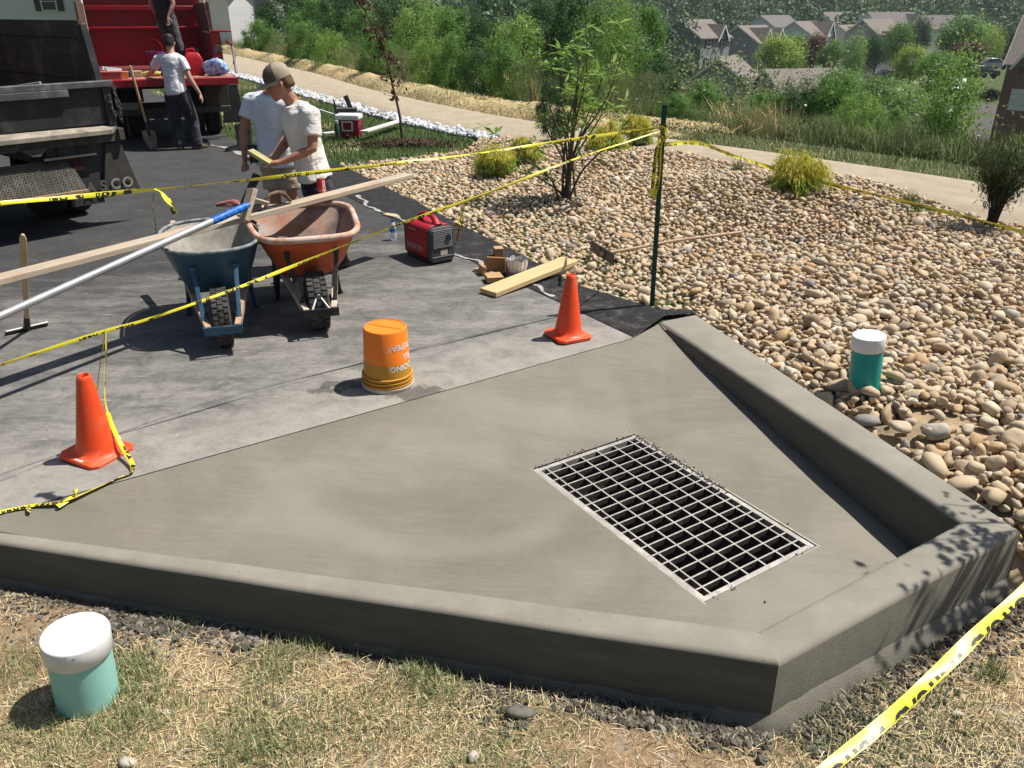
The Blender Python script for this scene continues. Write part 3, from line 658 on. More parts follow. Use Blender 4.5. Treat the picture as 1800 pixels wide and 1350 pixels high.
V1 = scatter('loose_stones', P[near], S[near], PR2, RST, r, .38, bed); V1['kind'] = 'stuff'
V2 = scatter('loose_stones', P[far], S[far], PR1s, RST, r, .38, bed); V2['kind'] = 'stuff'
print('STONES', len(P), near.sum(), far.sum())
# ================================================================== SITE THINGS
WHITEP = M('white_plastic', (.78, .77, .76), (.66, .65, .64), 5, .4, dirt=(.42, .38, .32), ds=7, dlo=.6, dhi=.72)
BLACKP = M('black_plastic', (.018, .018, .02), (.03, .03, .032), 6, .5)
RUBBER = M('dusty_rubber', (.03, .029, .028), (.085, .08, .072), 14, .85, .4, 60)
RAWWOOD = M('raw_lumber', (.62, .46, .25), (.5, .35, .17), 3, .65, .15, 30, stretch=(1, 14, 14), lo=.3, hi=.7)
OLDWOOD = M('weathered_lumber', (.5, .4, .29), (.33, .26, .19), 3, .75, .25, 30, stretch=(1, 14, 14), dirt=(.4, .38, .34), ds=6)
HANDLE = M('ash_handle', (.55, .4, .22), (.42, .29, .15), 5, .5, stretch=(1, 1, .15))
DARKST = M('dark_steel', (.06, .058, .055), (.03, .03, .03), 9, .5, .15, 60, .5, dirt=(.16, .14, .12), ds=12)
CEMENT = M('cement_residue', (.34, .32, .28), (.2, .185, .16), 8, .9, .6, 30)
# ---- traffic cones
ORANGE = M('cone_orange', (.83, .085, .022), (.75, .065, .016), 5, .42, .05, 40, dirt=(.5, .2, .12), ds=12, dlo=.52, dhi=.8)
def cone(px, py, lab, rz, rot, h=.46):
    c = thing('traffic_cone', G(px, py), lab, 'traffic cone', group='orange traffic cones'); c.rotation_euler = rot
    mb = MB(); s = .135
    sq = [(s-.03, -s), (s, -s+.03), (s, s-.03), (s-.03, s), (-s+.03, s), (-s, s-.03), (-s, -s+.03), (-s+.03, -s)]
    mb.prism(sq, .004, .03); mb.build('base', ORANGE, c, bevel=.007, seg=3)
    mb = MB(); mb.prism([(a*.97, b*.97) for a, b in sq], 0, .005); mb.build('base_pad', BLACKP, c)
    mb = MB(); mb.lathe([(.128, .029), (.112, .034), (.099, .05), (.092, .075), (.036, h-.02), (.031, h-.004), (.026, h), (.021, h-.004), (.02, h-.05), (.03, h-.1)], 40); mb.build('cone_body', ORANGE, c, smooth=60)
    return c
c1 = cone(172, 798, 'orange traffic cone with small white sticker beside dangling yellow tape', 0, (0, .09, R(-24)), .465)
mb = MB(); mb.box((.01, -.115, .0315), (.05, .022, .001)); o = mb.build('sticker', WHITEP, c1); o.rotation_euler = (0, 0, 0)
c2 = cone(998, 592, 'orange traffic cone before the pale lumber plank near the stones', 0, (0, .03, R(28)))
# ---- upturned orange bucket
n = NT('orange_bucket'); z_ = n.xyz()[2]; c = n.mix(n.mr(n.math('ADD', z_, n.mr(n.noise(6, 4), .3, .7, -.006, .006)), .172, .182), (.5, .235, .025), (.93, .22, .018)); c = n.mix(n.mr(n.noise(11, 6), .55, .75, 0, .35), c, (.6, .3, .1))
BUCK = n.out(c, .45, Specular_IOR_Level=.35)
b = thing('upturned_bucket', G(682, 674), 'upturned orange plastic bucket with white lettering beside the concrete joint', 'bucket', rot=(0, .02, R(-20)))
mb = MB(); mb.lathe([(.146, .05), (.131, .372), (.127, .381), (.12, .383), (.118, .378), (.0, .377)], 48); mb.build('bucket_wall', BUCK, b, smooth=50)
mb = MB(); mb.box((0, 0, .379), (.236, .003, .004)); mb.build('mould_rib', BUCK, b)
mb = MB()
for z0, rr in ((.028, .155), (.05, .153), (.074, .151)): mb.lathe([(.147, z0-.003), (rr+.004, z0-.001), (rr+.005, z0+.012), (.147, z0+.015)], 48)
mb.build('rim_ring', BUCK, b, smooth=40)
mb = MB(); mb.lathe([(.0, .001), (.158, .001), (.162, .005), (.161, .024), (.155, .028), (.148, .026)], 48); mb.build('lid', M('lid_grey', (.62, .61, .6), (.5, .48, .46), 9, .5, dirt=(.5, .3, .12), ds=5), b, smooth=50)
mb = MB(); up = math.atan2(-(G(682, 674).y), -(G(682, 674).x))+R(20)      # towards the camera, in the bucket's own frame
for txt, zz, size, off in (('REPEAT', .285, .05, .62), ('FILL', .215, .05, 1.07), ('DOING:', .155, .05, .66)):
    vs, fs = text_geo(txt, size, .0, bold=.0012); out = []
    for v in vs:
        x, y = -v.x, -v.y; rr = .146-(zz+y-.05)*.0466+.0012; a = up+off+x/rr; out.append((rr*math.cos(a), rr*math.sin(a), zz+y))
    mb = MB(); mb.add(out, fs); mb.build('lettering', M('print_white', (.85, .82, .78), rough=.5), b, smooth=0, recalc=False)
# ---- cleanout pipes
def pipe(px, py, pyt, rad_, cap, green, lab, rot, z, seed):
    B = G(px, py, z); h = hgt(B, pyt); p = thing('cleanout_pipe', B, lab, 'pipe', rot=rot, group='cleanout pipes')
    mb = MB(); mb.lathe([(rad_, -.12), (rad_, h-.01)], 48); mb.build('pipe_wall', green, p)
    mb = MB(); q = rad_*1.06; mb.lathe([(q*.97, h-cap), (q, h-cap+.004), (q*1.01, h-.008), (q*.99, h-.002), (q*.96, h), (0, h+.001)], 48); mb.build('cap', WHITEP, p, smooth=40)
    return p, h
p1, h1 = pipe(158, 1238, 1112, .106, .088, M('pale_turquoise', (.33, .62, .55), (.27, .56, .5), 6, .5, dirt=(.45, .5, .42), ds=12, dlo=.6, dhi=.75), 'pale turquoise pipe with scuffed white cap leaning in the lawn', (0, .07, 0), -.25, 1)
mb = MB(); mb.lathe([(.107, .02), (.116, .022), (.116, .03), (.107, .034)], 40); mb.build('coupling_rim', M('pale_rim', (.7, .72, .6)), p1)
p2, h2 = pipe(1516, 700, 588, .088, .088, M('teal_pipe', (.012, .33, .29), (.01, .27, .24), 5, .4), 'teal pipe with clean white cap standing in river stones', (0, -.09, 0), -.03, 2)
# scuffs on the caps
r = random.Random(4)
for _ in range(7):
    mb = MB()
    a = -2.0+r.uniform(-.7, .9); zz = h1-r.uniform(.01, .03); w_ = r.uniform(.004, .02); q = .1137
    mb.add([(q*math.cos(a), q*math.sin(a), zz), (q*math.cos(a+w_*5), q*math.sin(a+w_*5), zz+.004), (q*math.cos(a+w_*5), q*math.sin(a+w_*5), zz+.007), (q*math.cos(a), q*math.sin(a), zz+.004)], [(0, 1, 2, 3)])
    mb.build('scuff_mark', BLACKP, p1)
# ---- wheelbarrows (wheel towards the camera, handles away)
def ring(yc, zc, hw, hl, e, n_=44, tilt=0, nar=0):
    o = []
    for k in range(n_):
        a = 2*math.pi*k/n_; cx = math.copysign(abs(math.cos(a))**(2/e), math.cos(a)); sy = math.copysign(abs(math.sin(a))**(2/e), math.sin(a))
        o.append(Vector((hw*cx*(1+nar*sy), yc+hl*sy, zc+tilt*sy)))
    return o
def wheelbarrow(px, py, rz, lab, tray_m, steel_m, rim_m, box_shape, wood, scale=1.0):
    w_ = thing('wheelbarrow', G(px, py), lab, 'wheelbarrow', rz=rz, group='wheelbarrows', scale=scale)
    e = 4.2 if box_shape else 2.7
    top = dict(yc=.50, zc=.665, hw=.385 if box_shape else .345, hl=.56 if box_shape else .5, e=e, tilt=.0, nar=.10 if box_shape else .04)
    def rg(t, ins=0):                    # t 0 floor .. 1 rim
        hw = .215+(top['hw']-.215)*t**.8; hl = .27+(top['hl']-.27)*t**.85; z0 = .33+.03*math.sin(0)
        return ring(.5-.02*(1-t), z0+(top['zc']-z0)*t+ins*.6, hw-ins, hl-ins, e if t > .2 else max(2.6, e-1), nar=top['nar'], tilt=.0)
    mb = MB(); mb.loft([rg(0), rg(.04), rg(.25), rg(.5), rg(.75), rg(.96)], caps=False); mb.add(rg(0), [tuple(range(44))]); tr = mb.build('tray', tray_m, w_, smooth=50)
    mb = MB(); mb.loft([rg(.96, .004), rg(.75, .006), rg(.5, .008), rg(.25, .01), rg(.12, .012)], caps=False); mb.build('tray_inside', rim_m[1], w_, smooth=60)
    rr = ring(.5, .668, top['hw']+.004, top['hl']+.004, e, nar=top['nar']); rr.append(rr[0])
    mb = MB(); mb.tube(rr, .024 if box_shape else .013, 8, caps=False); mb.build('rim', rim_m[0], w_, smooth=60)
    # dried mix lying in the tray
    mb = MB(); fr = rg(.35, .015); cn = len(fr); r = random.Random(px); rings = []
    for j in range(7):
        s = 1-j/6.5; rings.append([Vector((p.x*s, .5+(p.y-.5)*s, p.z+.02*r.uniform(-1, 1)+(.04 if not box_shape else .03)*(1-s)+.05*math.sin(k*.3+px)*(1-s)*s*3)) for k, p in enumerate(fr)])
    mb.loft(rings, caps=False); mb.add(rings[-1], [tuple(range(cn))]); mb.build('leftover_mix', CEMENT if not box_shape else M('dark_residue', (.16, .12, .1), (.08, .06, .055), 7, .8, .5, 25), w_, smooth=30)
    # wooden handles
    for s in (-1, 1):
        a, m_, c_ = Vector((s*.095, -.22, .195)), Vector((s*.2, .45, .305)), Vector((s*.285, 1.32, .58))
        mb = MB(); mb.bar(a, m_, .04, .05); mb.bar(m_, c_, .04, .05); mb.build('handle', wood, w_, bevel=.004)
        mb = MB(); mb.bar(m_.lerp(c_, .78), c_+Vector((0, .02, .005)), .046, .056); mb.build('hand_grip', BLACKP if box_shape else wood, w_, bevel=.012)
        # front strut: tray to handle end
        mb = MB(); t0 = Vector((s*.17, .0, .545)) if box_shape else Vector((s*.14, .06, .53)); mb.bar(t0, (s*.115, -.13, .235), .03, .012, (0, 1, 0)); mb.bar(t0+Vector((0, 0, .03)), t0-Vector((0, .0, .01)), .04, .016, (0, 1, 0)); mb.build('front_strut', steel_m, w_, bevel=.003)
        # leg: bent strap
        mb = MB(); mb.tube([(s*.21, .62, .34), (s*.245, .70, .03), (s*.25, .72, .012), (s*.25, .86, .012), (s*.245, .88, .03), (s*.225, .93, .44)], .017, 8); mb.bar((s*.25, .71, .006), (s*.25, .87, .006), .05, .008); mb.build('leg', steel_m, w_)
        # axle bracket
        mb = MB(); mb.box((s*.1, 0, .2), (.014, .07, .06)); mb.build('axle_bracket', DARKST, w_)
    mb = MB(); mb.bar((-.25, .8, .16), (.25, .8, .16), .02, .025); mb.build('leg_brace', steel_m, w_)
    # nose guard
    mb = MB(); mb.box((0, -.245, .19), (.25, .012, .06)); mb.box((-.122, -.19, .19), (.008, .1, .06)); mb.box((.122, -.19, .19), (.008, .1, .06)); mb.build('nose_guard', steel_m, w_, bevel=.002)
    if box_shape:
        mb = MB(); mb.tube([(-.055, -.235, .215), (-.005, -.17, .3), (.0, -.168, .305), (.06, -.235, .215)], .007, 6); mb.build('guard_rod', WHITEP, w_)
    # wheel
    wd = .075 if box_shape else .06
    wh = MB(); rx = Matrix.Rotation(math.pi/2, 4, 'Y'); prof = [(.11, -wd*.8), (.15, -wd), (.185, -wd*.9), (.199, -wd*.5), (.203, 0), (.199, wd*.5), (.185, wd*.9), (.15, wd), (.11, wd*.8)]
    wh.lathe(prof, 40, Matrix.Translation((0, 0, .203))@rx); ty = wh.build('tyre', RUBBER, None, smooth=60)
    wheel = bpy.data.objects.new('wheel', None); col.objects.link(wheel); wheel.parent = w_; ty.parent = wheel
    wh = MB(); wh.lathe([(.0, -.045), (.03, -.045), (.05, -.02), (.115, -.035), (.115, .035), (.05, .02), (.03, .045), (0, .045)], 28, Matrix.Translation((0, 0, .203))@rx); wh.build('hub', steel_m, wheel)
    wh = MB(); r = random.Random(2)          # tread blocks
    for k in range(30):
        a = 2*math.pi*k/30
        for j, xx in enumerate((-wd*.62, 0, wd*.62)):
            a2 = a+(j % 2)*math.pi/30; m_ = Matrix.Rotation(a2, 3, 'X'); wh.box(Vector((xx, 0, .203))+m_@Vector((0, 0, .2)), (wd*.5, .03, .016), m_)
    wh.build('tread_blocks', RUBBER, wheel)
    return w_
BLUE = M('blue_steel_paint', (.018, .062, .11), (.03, .085, .14), 4, .45, .1, 30, .1, .4, dirt=(.17, .18, .17), ds=7, dlo=.58, dhi=.75)
wb1 = wheelbarrow(398, 604, R(20), 'dark blue steel wheelbarrow with dried cement in its rounded tray', BLUE, BLUE, (M('blue_rim', (.3, .31, .3), (.1, .13, .17), 18, .8), CEMENT), False, M('handle_wood_a', (.48, .33, .22), (.3, .2, .14), 6, .7, dirt=(.5, .46, .42), ds=9), .98)
OTRAY = M('orange_tray', (.5, .1, .035), (.42, .08, .03), 5, .5, .06, 30, dirt=(.36, .2, .13), ds=6, dlo=.58, dhi=.78)
wb2 = wheelbarrow(562, 574, R(19), 'orange plastic wheelbarrow with grimy flared rim under the long plank', OTRAY, M('black_steel_frame', (.02, .02, .021), (.05, .045, .04), 8, .5, .1, 40, .3), (M('grimy_rim', (.55, .42, .34), (.42, .2, .12), 7, .75, .2, 40, lo=.4, hi=.6, dirt=(.5, .48, .44), ds=9), M('grimy_inside', (.3, .25, .21), (.3, .12, .06), 4, .8, .3, 30, dirt=(.12, .1, .09), ds=5)), True, M('handle_wood_b', (.6, .53, .44), (.4, .33, .26), 8, .8), 1.0)
# ---- long plank over the barrows
zp = .70
a = G(0, 497, zp-.02); b_ = G(719, 312, zp+.02); d = (b_-a).normalized(); a = a-d*.9
def plank(name, a, b, wd, th, m, lab, cat, up=(0, 0, 1), bev=.004):
    a, b = Vector(a), Vector(b); L = (b-a).length; dx = (b-a).normalized(); z = Vector(up); y = z.cross(dx).normalized(); z = dx.cross(y)
    t = thing_mesh = MB(); thing_mesh.box((0, 0, th/2), (L, wd, th)); o = thing_mesh.build(name, m, None, smooth=30, bevel=bev)
    o.matrix_world = Matrix.Translation((a+b)/2)@Matrix((dx, y, z)).transposed().to_4x4(); return tag(o, lab, cat)
plank('long_plank', a, b_, .12, .038, OLDWOOD, 'long weathered plank lying across the two wheelbarrows', 'plank')
PD = d; PA = a
def onplank(px, py, dz=0): return G(px, py, zp+.04+dz)
# ---- aluminium pole with blue grip
ALU = M('aluminium', (.42, .42, .43), (.34, .34, .35), 6, .5, .05, 60, .55, .4)
q0, q1 = G(0, 556, .55), G(375, 388, .78); dq = (q1-q0).normalized(); q00 = q0-dq*.7; q2 = G(432, 366, .81)
po = thing('float_pole', q00, 'silver aluminium pole with bright blue grip lying over the blue wheelbarrow', 'pole')
mb = MB(); mb.tube([q00-q00, q1-q00], .0235, 20); mb.build('tube', ALU, po)
mb = MB(); dq2 = dq; e_ = q1+dq*((q2-q1).length); mb.tube([q1-q00-dq*.01, e_-q00], .027, 20); mb.tube([e_-q00, e_-q00+dq*.03], .02, 16); mb.build('grip', M('blue_grip', (.0, .12, .52), (.0, .09, .42), 8, .45, dirt=(.2, .35, .6), ds=30), po)
# ---- scraper leaning up behind the plank
B = G(48, 580); T = Y(40, 414, 4.95)
sc = thing('floor_scraper', B, 'upright wooden-handled scraper with wide pale blade left of the plank', 'scraper'); tl = T-B; tn = tl.normalized()
mb = MB(); mb.tube([tn*.12, tl*.5, tl*.97, tl], [.016, .017, .021, .013], 14, round_=True); mb.build('handle', HANDLE, sc, smooth=60)
mb = MB(); mb.tube([tn*.03, tn*.16], [.024, .019], 12); mb.build('ferrule', DARKST, sc)
ax = (G(85, 570)-G(15, 586)).normalized()
mb = MB(); mb.bar(ax*-.14, ax*.14, .012, .09, tuple(tn)); mb.build('blade', M('pale_blade', (.66, .63, .57), (.5, .47, .42), 6, .6, 0, 40, .2), sc, bevel=.003)
mb = MB(); mb.bar(ax*-.14+Vector((0, -.01, .0)), ax*.14+Vector((0, -.01, .0)), .008, .07, tuple(tn)); mb.build('rubber_edge', RUBBER, sc)
# ---- wooden float, steel trowel and black board at the plank
fl = G(428, 388, zp+.02); ft = fl+(Y(444, 332, fl.y+.12)-fl)
wf = thing('wooden_float', fl, 'worn wooden float standing against the orange wheelbarrow corner', 'float'); dv = ft-fl
mb = MB(); mb.bar((0, 0, 0), dv, .035, .1, (.75, -.5, .35)); mb.build('board', OLDWOOD, wf, bevel=.004)
mb = MB(); mm = dv*.66; mb.bar(mm+Vector((.03, 0, .0)), mm+Vector((.13, .02, -.035)), .03, .03); mb.build('handle_post', OLDWOOD, wf, bevel=.004)
tp = onplank(478, 364); tr = thing('hand_trowel', tp, 'brown-handled hand trowel resting on the plank above the orange tray', 'trowel')
dx = PD; mb = MB(); mb.bar(dx*-.17, dx*.16, .09, .004); mb.build('blade', DARKST, tr)
mb = MB(); hz = Vector((0, 0, 1)); mb.tube([dx*-.06+hz*.0, dx*-.05+hz*.06, dx*-.01+hz*.095, dx*.07+hz*.1, dx*.14+hz*.07, dx*.19+hz*.01], [.012, .014, .016, .017, .016, .012], 10); mb.build('handle', M('brown_handle', (.16, .1, .055), (.09, .055, .03), 9, .6), tr, smooth=60)
mb = MB(); mb.box(dx*-.17+hz*.035, (.11, .07, .08), Matrix.Rotation(math.atan2(dx.y, dx.x), 3, 'Z')); mb.build('black_housing', BLACKP, tr, bevel=.015)
bb, bt = G(424, 372, .06), Y(452, 306, G(424, 372, .06).y+.1)
bk = thing('black_board', G(424, 372), 'narrow black board slanting up behind the wooden float', 'board'); o_ = G(424, 372)
mb = MB(); mb.bar(bb-o_, bt-o_, .09, .02, (.6, -.7, .2)); mb.build('board', M('black_paint', (.008, .008, .01), (.014, .014, .016), 5, .7), bk, bevel=.004)
mb = MB(); q = G(408, 362)-o_; V_, F_ = rockproto(44, 2, .6, (.12, .07, .045)); mb.add([Vector(v)+q+Vector((0, 0, .03)) for v in V_], [tuple(int(i_) for i_ in f_) for f_ in F_]); mb.build('clay_lump', M('red_clay', (.3, .12, .09), (.2, .09, .07), 12, .9, .4, 30), bk)
# ---- soda can on the plank
cp = onplank(566, 339); can = thing('soda_can', cp, 'red soda can standing on the long plank', 'can', rz=.3)
RED = M('can_red', (.62, .012, .02), (.55, .01, .015), 5, .28, 0, 40, .25, .5)
mb = MB(); mb.lathe([(.024, 0), (.031, .008), (.033, .014), (.033, .108), (.028, .119)], 28); mb.build('can_wall', RED, can, smooth=50)
mb = MB(); mb.lathe([(.028, .118), (.0275, .122), (.025, .122), (.0245, .118), (0, .117)], 28); mb.build('lid', ALU, can)
vs, fs = text_geo('Coca', .05, 0, bold=.0008); ca = math.atan2(-cp.y, -cp.x)-.3; mb = MB(); out = []
for v in vs: a = ca+.75+v.y/.0336; out.append((.0336*math.cos(a), .0336*math.sin(a), .062-v.x*-1*.8+.0))
mb.add(out, fs); mb.build('script', M('print_white2', (.85, .84, .82)), can, smooth=0, recalc=False)
mb = MB(); mb.lathe([(.0333, .015), (.0333, .03)], 28); mb.build('silver_band', M('can_grey', (.5, .3, .3), (.45, .12, .12), 20, .4), can)
# ---- black bucket behind the orange barrow
bq = thing('black_bucket', G(590, 437), 'black bucket half hidden behind the orange wheelbarrow', 'bucket')
h = hgt(G(590, 437), 372); mb = MB(); mb.lathe([(0, .004), (.125, .004), (.15, h-.03), (.157, h-.028), (.157, h), (.15, h), (.147, h-.04), (.124, .012), (0, .012)], 36); mb.build('bucket_wall', BLACKP, bq, smooth=40)
mb = MB(); mb.tube([(.157*math.cos(a), .157*math.sin(a), h-.02-.1*math.sin(a*.5)) for a in np.linspace(0, 6.28, 28)], .003, 6); mb.build('bail_wire', ALU, bq)
# ---- water bottle
wbp = thing('water_bottle', G(692, 422), 'clear water bottle with blue cap and label left of the generator', 'bottle')
n = NT('clear_plastic'); PET = n.out((.9, .93, .95), .12, Transmission_Weight=.55, IOR=1.2, Specular_IOR_Level=.4)
mb = MB(); mb.lathe([(0, .002), (.03, .003), (.033, .01), (.0335, .12), (.03, .15), (.016, .182), (.013, .19)], 24); mb.build('bottle_wall', PET, wbp, smooth=50)
mb = MB(); mb.lathe([(.0338, .085), (.0338, .128)], 24); mb.build('label_band', M('label_blue', (.03, .17, .5), (.05, .3, .62), 30, .4), wbp)
mb = MB(); mb.lathe([(.015, .186), (.015, .205), (.0, .206)], 16); mb.build('bottle_cap', M('cap_blue', (.02, .05, .3)), wbp)
# ---- wood scraps
def block(px, py, sz, rot, lab, m, z=0):
    mb = MB(); mb.box((0, 0, sz[2]/2), sz); o = mb.build('wood_block', m, None, bevel=.003); o.location = G(px, py, z); o.rotation_euler = rot; return tag(o, lab, 'wood block')
BRW = M('brown_offcut', (.33, .18, .085), (.24, .125, .055), 4, .65, .15, 30, stretch=(1, 10, 10)); TANW = M('tan_offcut', (.48, .3, .15), (.38, .22, .1), 4, .65, .15, 30, stretch=(1, 10, 10))
block(687, 380, (.19, .07, .018), (0, 0, R(-38)), 'flat wood offcut on the dark strip above the water bottle', RAWWOOD)
def block2(px, py, sz, rz, lab, m, z=0, rx=0): return block(px, py, sz, (rx, 0, R(rz)), lab, m, z)
block2(876, 451, (.085, .1, .09), 12, 'small cube-like wood offcut topping the pile left of the liner bag', TANW, .0)
block2(872, 477, (.17, .03, .13), -10, 'brown board standing on edge in the wood offcut pile', BRW)
block2(868, 492, (.14, .15, .045), 14, 'tan block lying flat at the front of the offcut pile', TANW, .012)
block2(848, 482, (.03, .13, .085), 20, 'narrow light offcut at the left end of the pile', TANW)
block2(842, 477, (.1, .04, .03), 5, 'short offcut lying flat left of the offcut pile', OLDWOOD)
block2(893, 484, (.022, .15, .12), 10, 'thin offcut standing against the liner bucket', BRW)
# ---- bucket with a clear bag liner
bgp = G(909, 487); lb = thing('lined_bucket', bgp, 'small grey bucket with clear bag liner and yellow band', 'bucket')
mb = MB(); mb.lathe([(0, .003), (.065, .003), (.08, .13)], 30); mb.build('bucket_wall', M('grey_bucket', (.22, .22, .2), (.3, .3, .27), 6, .5), lb)
mb = MB(); mb.lathe([(.0735, .07), (.082, .133)], 30); o = mb.build('yellow_band', M('bag_yellow', (.75, .58, .03), (.7, .66, .45), 11, .45, lo=.45, hi=.55), lb)
mb = MB(); r = random.Random(8); R0 = []; R1 = []; R2 = []
for k in range(40):
    a = 2*math.pi*k/40; w1 = .004*math.sin(k*2.3)+.003*r.random(); R0.append(Vector(((.083+w1)*math.cos(a), (.083+w1)*math.sin(a), .105+.012*math.sin(k*.9)))); R1.append(Vector(((.088+w1)*math.cos(a), (.088+w1)*math.sin(a), .165+.01*math.sin(k*1.1)))); R2.append(Vector(((.075+w1)*math.cos(a), (.075+w1)*math.sin(a), .06)))
mb.loft([R0, R1, R2], caps=False); mb.build('bag_liner', M('bag_film', (.7, .69, .7), (.5, .49, .5), 20, .25, .3, 30, spec=.5), lb)
mb = MB(); mb.ball((0, 0, .085), (.06, .055, .04), 8); mb.build('rubbish', M('rubbish', (.3, .08, .08), (.5, .45, .42), 24, .6, lo=.45, hi=.55), lb)
# ---- pale lumber plank on the ground
za = .04; a, b_ = G(858, 519, .005), G(1002, 462, .055); plank('lumber_plank', a, b_, .185, .042, RAWWOOD, 'fresh pale lumber plank on the ground behind the right traffic cone', 'plank')
block2(985, 481, (.3, .07, .045), 36, 'offcut propping up the far end of the pale plank', OLDWOOD)
# ---- garden rake head and handle on the stones
ra, rb = G(1058, 447, .1), G(1303, 408, .16); rk = thing('asphalt_lute', ra-Vector((0, 0, .06)), 'long-handled lute with dark flat blade lying on the stones', 'rake')
o_ = ra-Vector((0, 0, .06)); mb = MB(); mb.tube([ra-o_, (ra+rb)/2-o_+Vector((0, 0, .02)), rb-o_], .014, 10, round_=True); mb.build('handle', M('rake_handle', (.45, .3, .19), (.33, .21, .13), 5, .55), rk)
h0, h1_ = G(1040, 432, .1), G(1078, 456, .1); mb = MB(); mb.bar(h0-o_, h1_-o_, .02, .1); mb.build('blade', DARKST, rk, bevel=.004)
mb = MB(); mm = (h0+h1_)/2-o_; mb.tube([mm+Vector((-.02, .02, .03)), (ra-o_)+Vector((.06, .03, 0))], .01, 8); mb.build('bracket', DARKST, rk)
# ---- inverter generator
gp = G(757, 468); gdir = (G(714, 449)-gp); ga_ = math.atan2(gdir.y, gdir.x)
GRED = M('generator_red', (.38, .012, .022), (.32, .01, .018), 4, .42, .06, 30, dirt=(.3, .12, .11), ds=7, dlo=.62, dhi=.8); GGREY = M('generator_grey', (.06, .062, .066), (.045, .047, .05), 8, .55, .1, 80)
gn = thing('generator', gp, 'red portable inverter generator with grey louvred end on asphalt', 'generator', rz=ga_)   # +x along the red side, -y is the side we see... width to the right
GL, GW, GH = .47, .27, .40
def gbox(mb, x0, x1, z0, z1, rd, ins=0, n_=6):           # rounded-top section swept along x
    sec = []
    for (cy, cz, a0) in ((-GW+rd+ins, z1-rd, math.pi), (-rd-ins, z1-rd, math.pi/2)):
        for k in range(n_+1):
            a = a0-math.pi/2*k/n_; sec.append((cy+rd*math.cos(a), cz+rd*math.sin(a)))
    sec += [(-.0-ins, z0+.03), (-.03-ins, z0), (-GW+.03+ins, z0), (-GW+ins, z0+.03)]
    mb.loft([[Vector((x, p[0], p[1])) for p in sec] for x in (x0, x1)], True)
sg = -1 if (Matrix.Rotation(ga_, 3, 'Z')@Vector((0, -1, 0))).dot(G(795, 462)-gp) > 0 else 1
mb = MB(); gbox(mb, .06, GL-.05, .035, GH-.05, .06); mb.build('red_shell', GRED, gn, bevel=.006)
mb = MB(); gbox(mb, .0, .062, .02, GH-.06, .055, .004); mb.build('end_panel', GGREY, gn, bevel=.012)
mb = MB(); gbox(mb, GL-.052, GL, .02, GH-.06, .055, .004); mb.build('control_panel', GGREY, gn, bevel=.012)
mb = MB(); mb.box((GL/2, -GW/2, .02), (GL-.04, GW-.03, .04)); mb.build('base_tray', BLACKP, gn, bevel=.01)
mb = MB(); mb.tube([(.07, -GW/2, GH-.06), (.12, -GW/2, GH-.01), (.17, -GW/2, GH+.015), (.29, -GW/2, GH+.015), (.35, -GW/2, GH-.01), (.4, -GW/2, GH-.06)], [(.045, .03), (.03, .028), (.022, .02), (.022, .02), (.03, .028), (.045, .03)], 12); mb.build('carry_handle', GRED, gn, smooth=60)
for k in range(11):
    mb = MB(); mb.box((-.004, -GW/2, .16+k*.0155), (.012, GW-.07, .006)); mb.build('louvre', M('louvre_grey', (.32, .32, .33), rough=.5), gn)
mb = MB(); mb.lathe([(.0, -.01), (.028, -.01), (.03, 0), (.03, .01)], 20, Matrix.Translation((-.008, -GW*.72, .24))@Matrix.Rotation(math.pi/2, 4, 'Y')); mb.build('exhaust_port', BLACKP, gn)
mb = MB(); mb.box((-.001, -GW*.55, .105), (.004, .075, .05)); mb.build('warning_label', M('label_cream', (.62, .55, .42), (.45, .3, .25), 60, .5), gn)
mb = MB(); mb.box((-.001, -GW/2, .07), (.006, GW-.05, .006)); mb.build('trim_line', M('louvre_grey', (.32, .32, .33)), gn)
for txt, sx, zz, size in (('PREDATOR', .30, .285, .026), ('INVERTER', .27, .125, .066)):
    vs, fs = text_geo(txt, size, 0, bold=.001); mb = MB(); mb.add([(sx-v.x*-1*0-v.x, .0015, zz+v.y) for v in vs], fs); mb.build('lettering', M('letter_silver', (.5, .4, .38), (.35, .25, .24), 20, .5), gn, smooth=0, recalc=False)
# ---- tall rubber boots standing on the lot
def boots(px, py, lab):
    t = thing('rubber_boots', G(px, py), lab, 'boots', rz=R(20)); m = M('boot_rubber', (.05, .048, .045), (.14, .13, .12), 9, .6)
    for dx_, dy_ in ((0, 0), (.17, .08)):
        mb = MB(); mb.tube([(dx_, dy_, .05), (dx_, dy_, .16), (dx_+.01, dy_, .3), (dx_+.012, dy_, .42)], [(.05, .05), (.052, .05), (.062, .058), (.075, .07)], 16, caps=False); mb.tube([(dx_+.05, dy_, .045), (dx_-.03, dy_, .055), (dx_-.14, dy_, .045), (dx_-.22, dy_-.01, .035)], [(.045, .045), (.05, .052), (.046, .042), (.03, .03)], 14, round_=True)
        bo = mb.build('boot', m, t, smooth=60); mb = MB(); mb.prism([(dx_+.06, dy_-.045), (dx_+.06, dy_+.045), (dx_-.18, dy_+.05), (dx_-.26, dy_), (dx_-.18, dy_-.055)], 0, .02); mb.build('sole', M('sole_grey', (.3, .3, .29), (.2, .2, .19), 9, .7), bo)
boots(424, 265, 'pair of dark rubber boots standing empty on the asphalt')
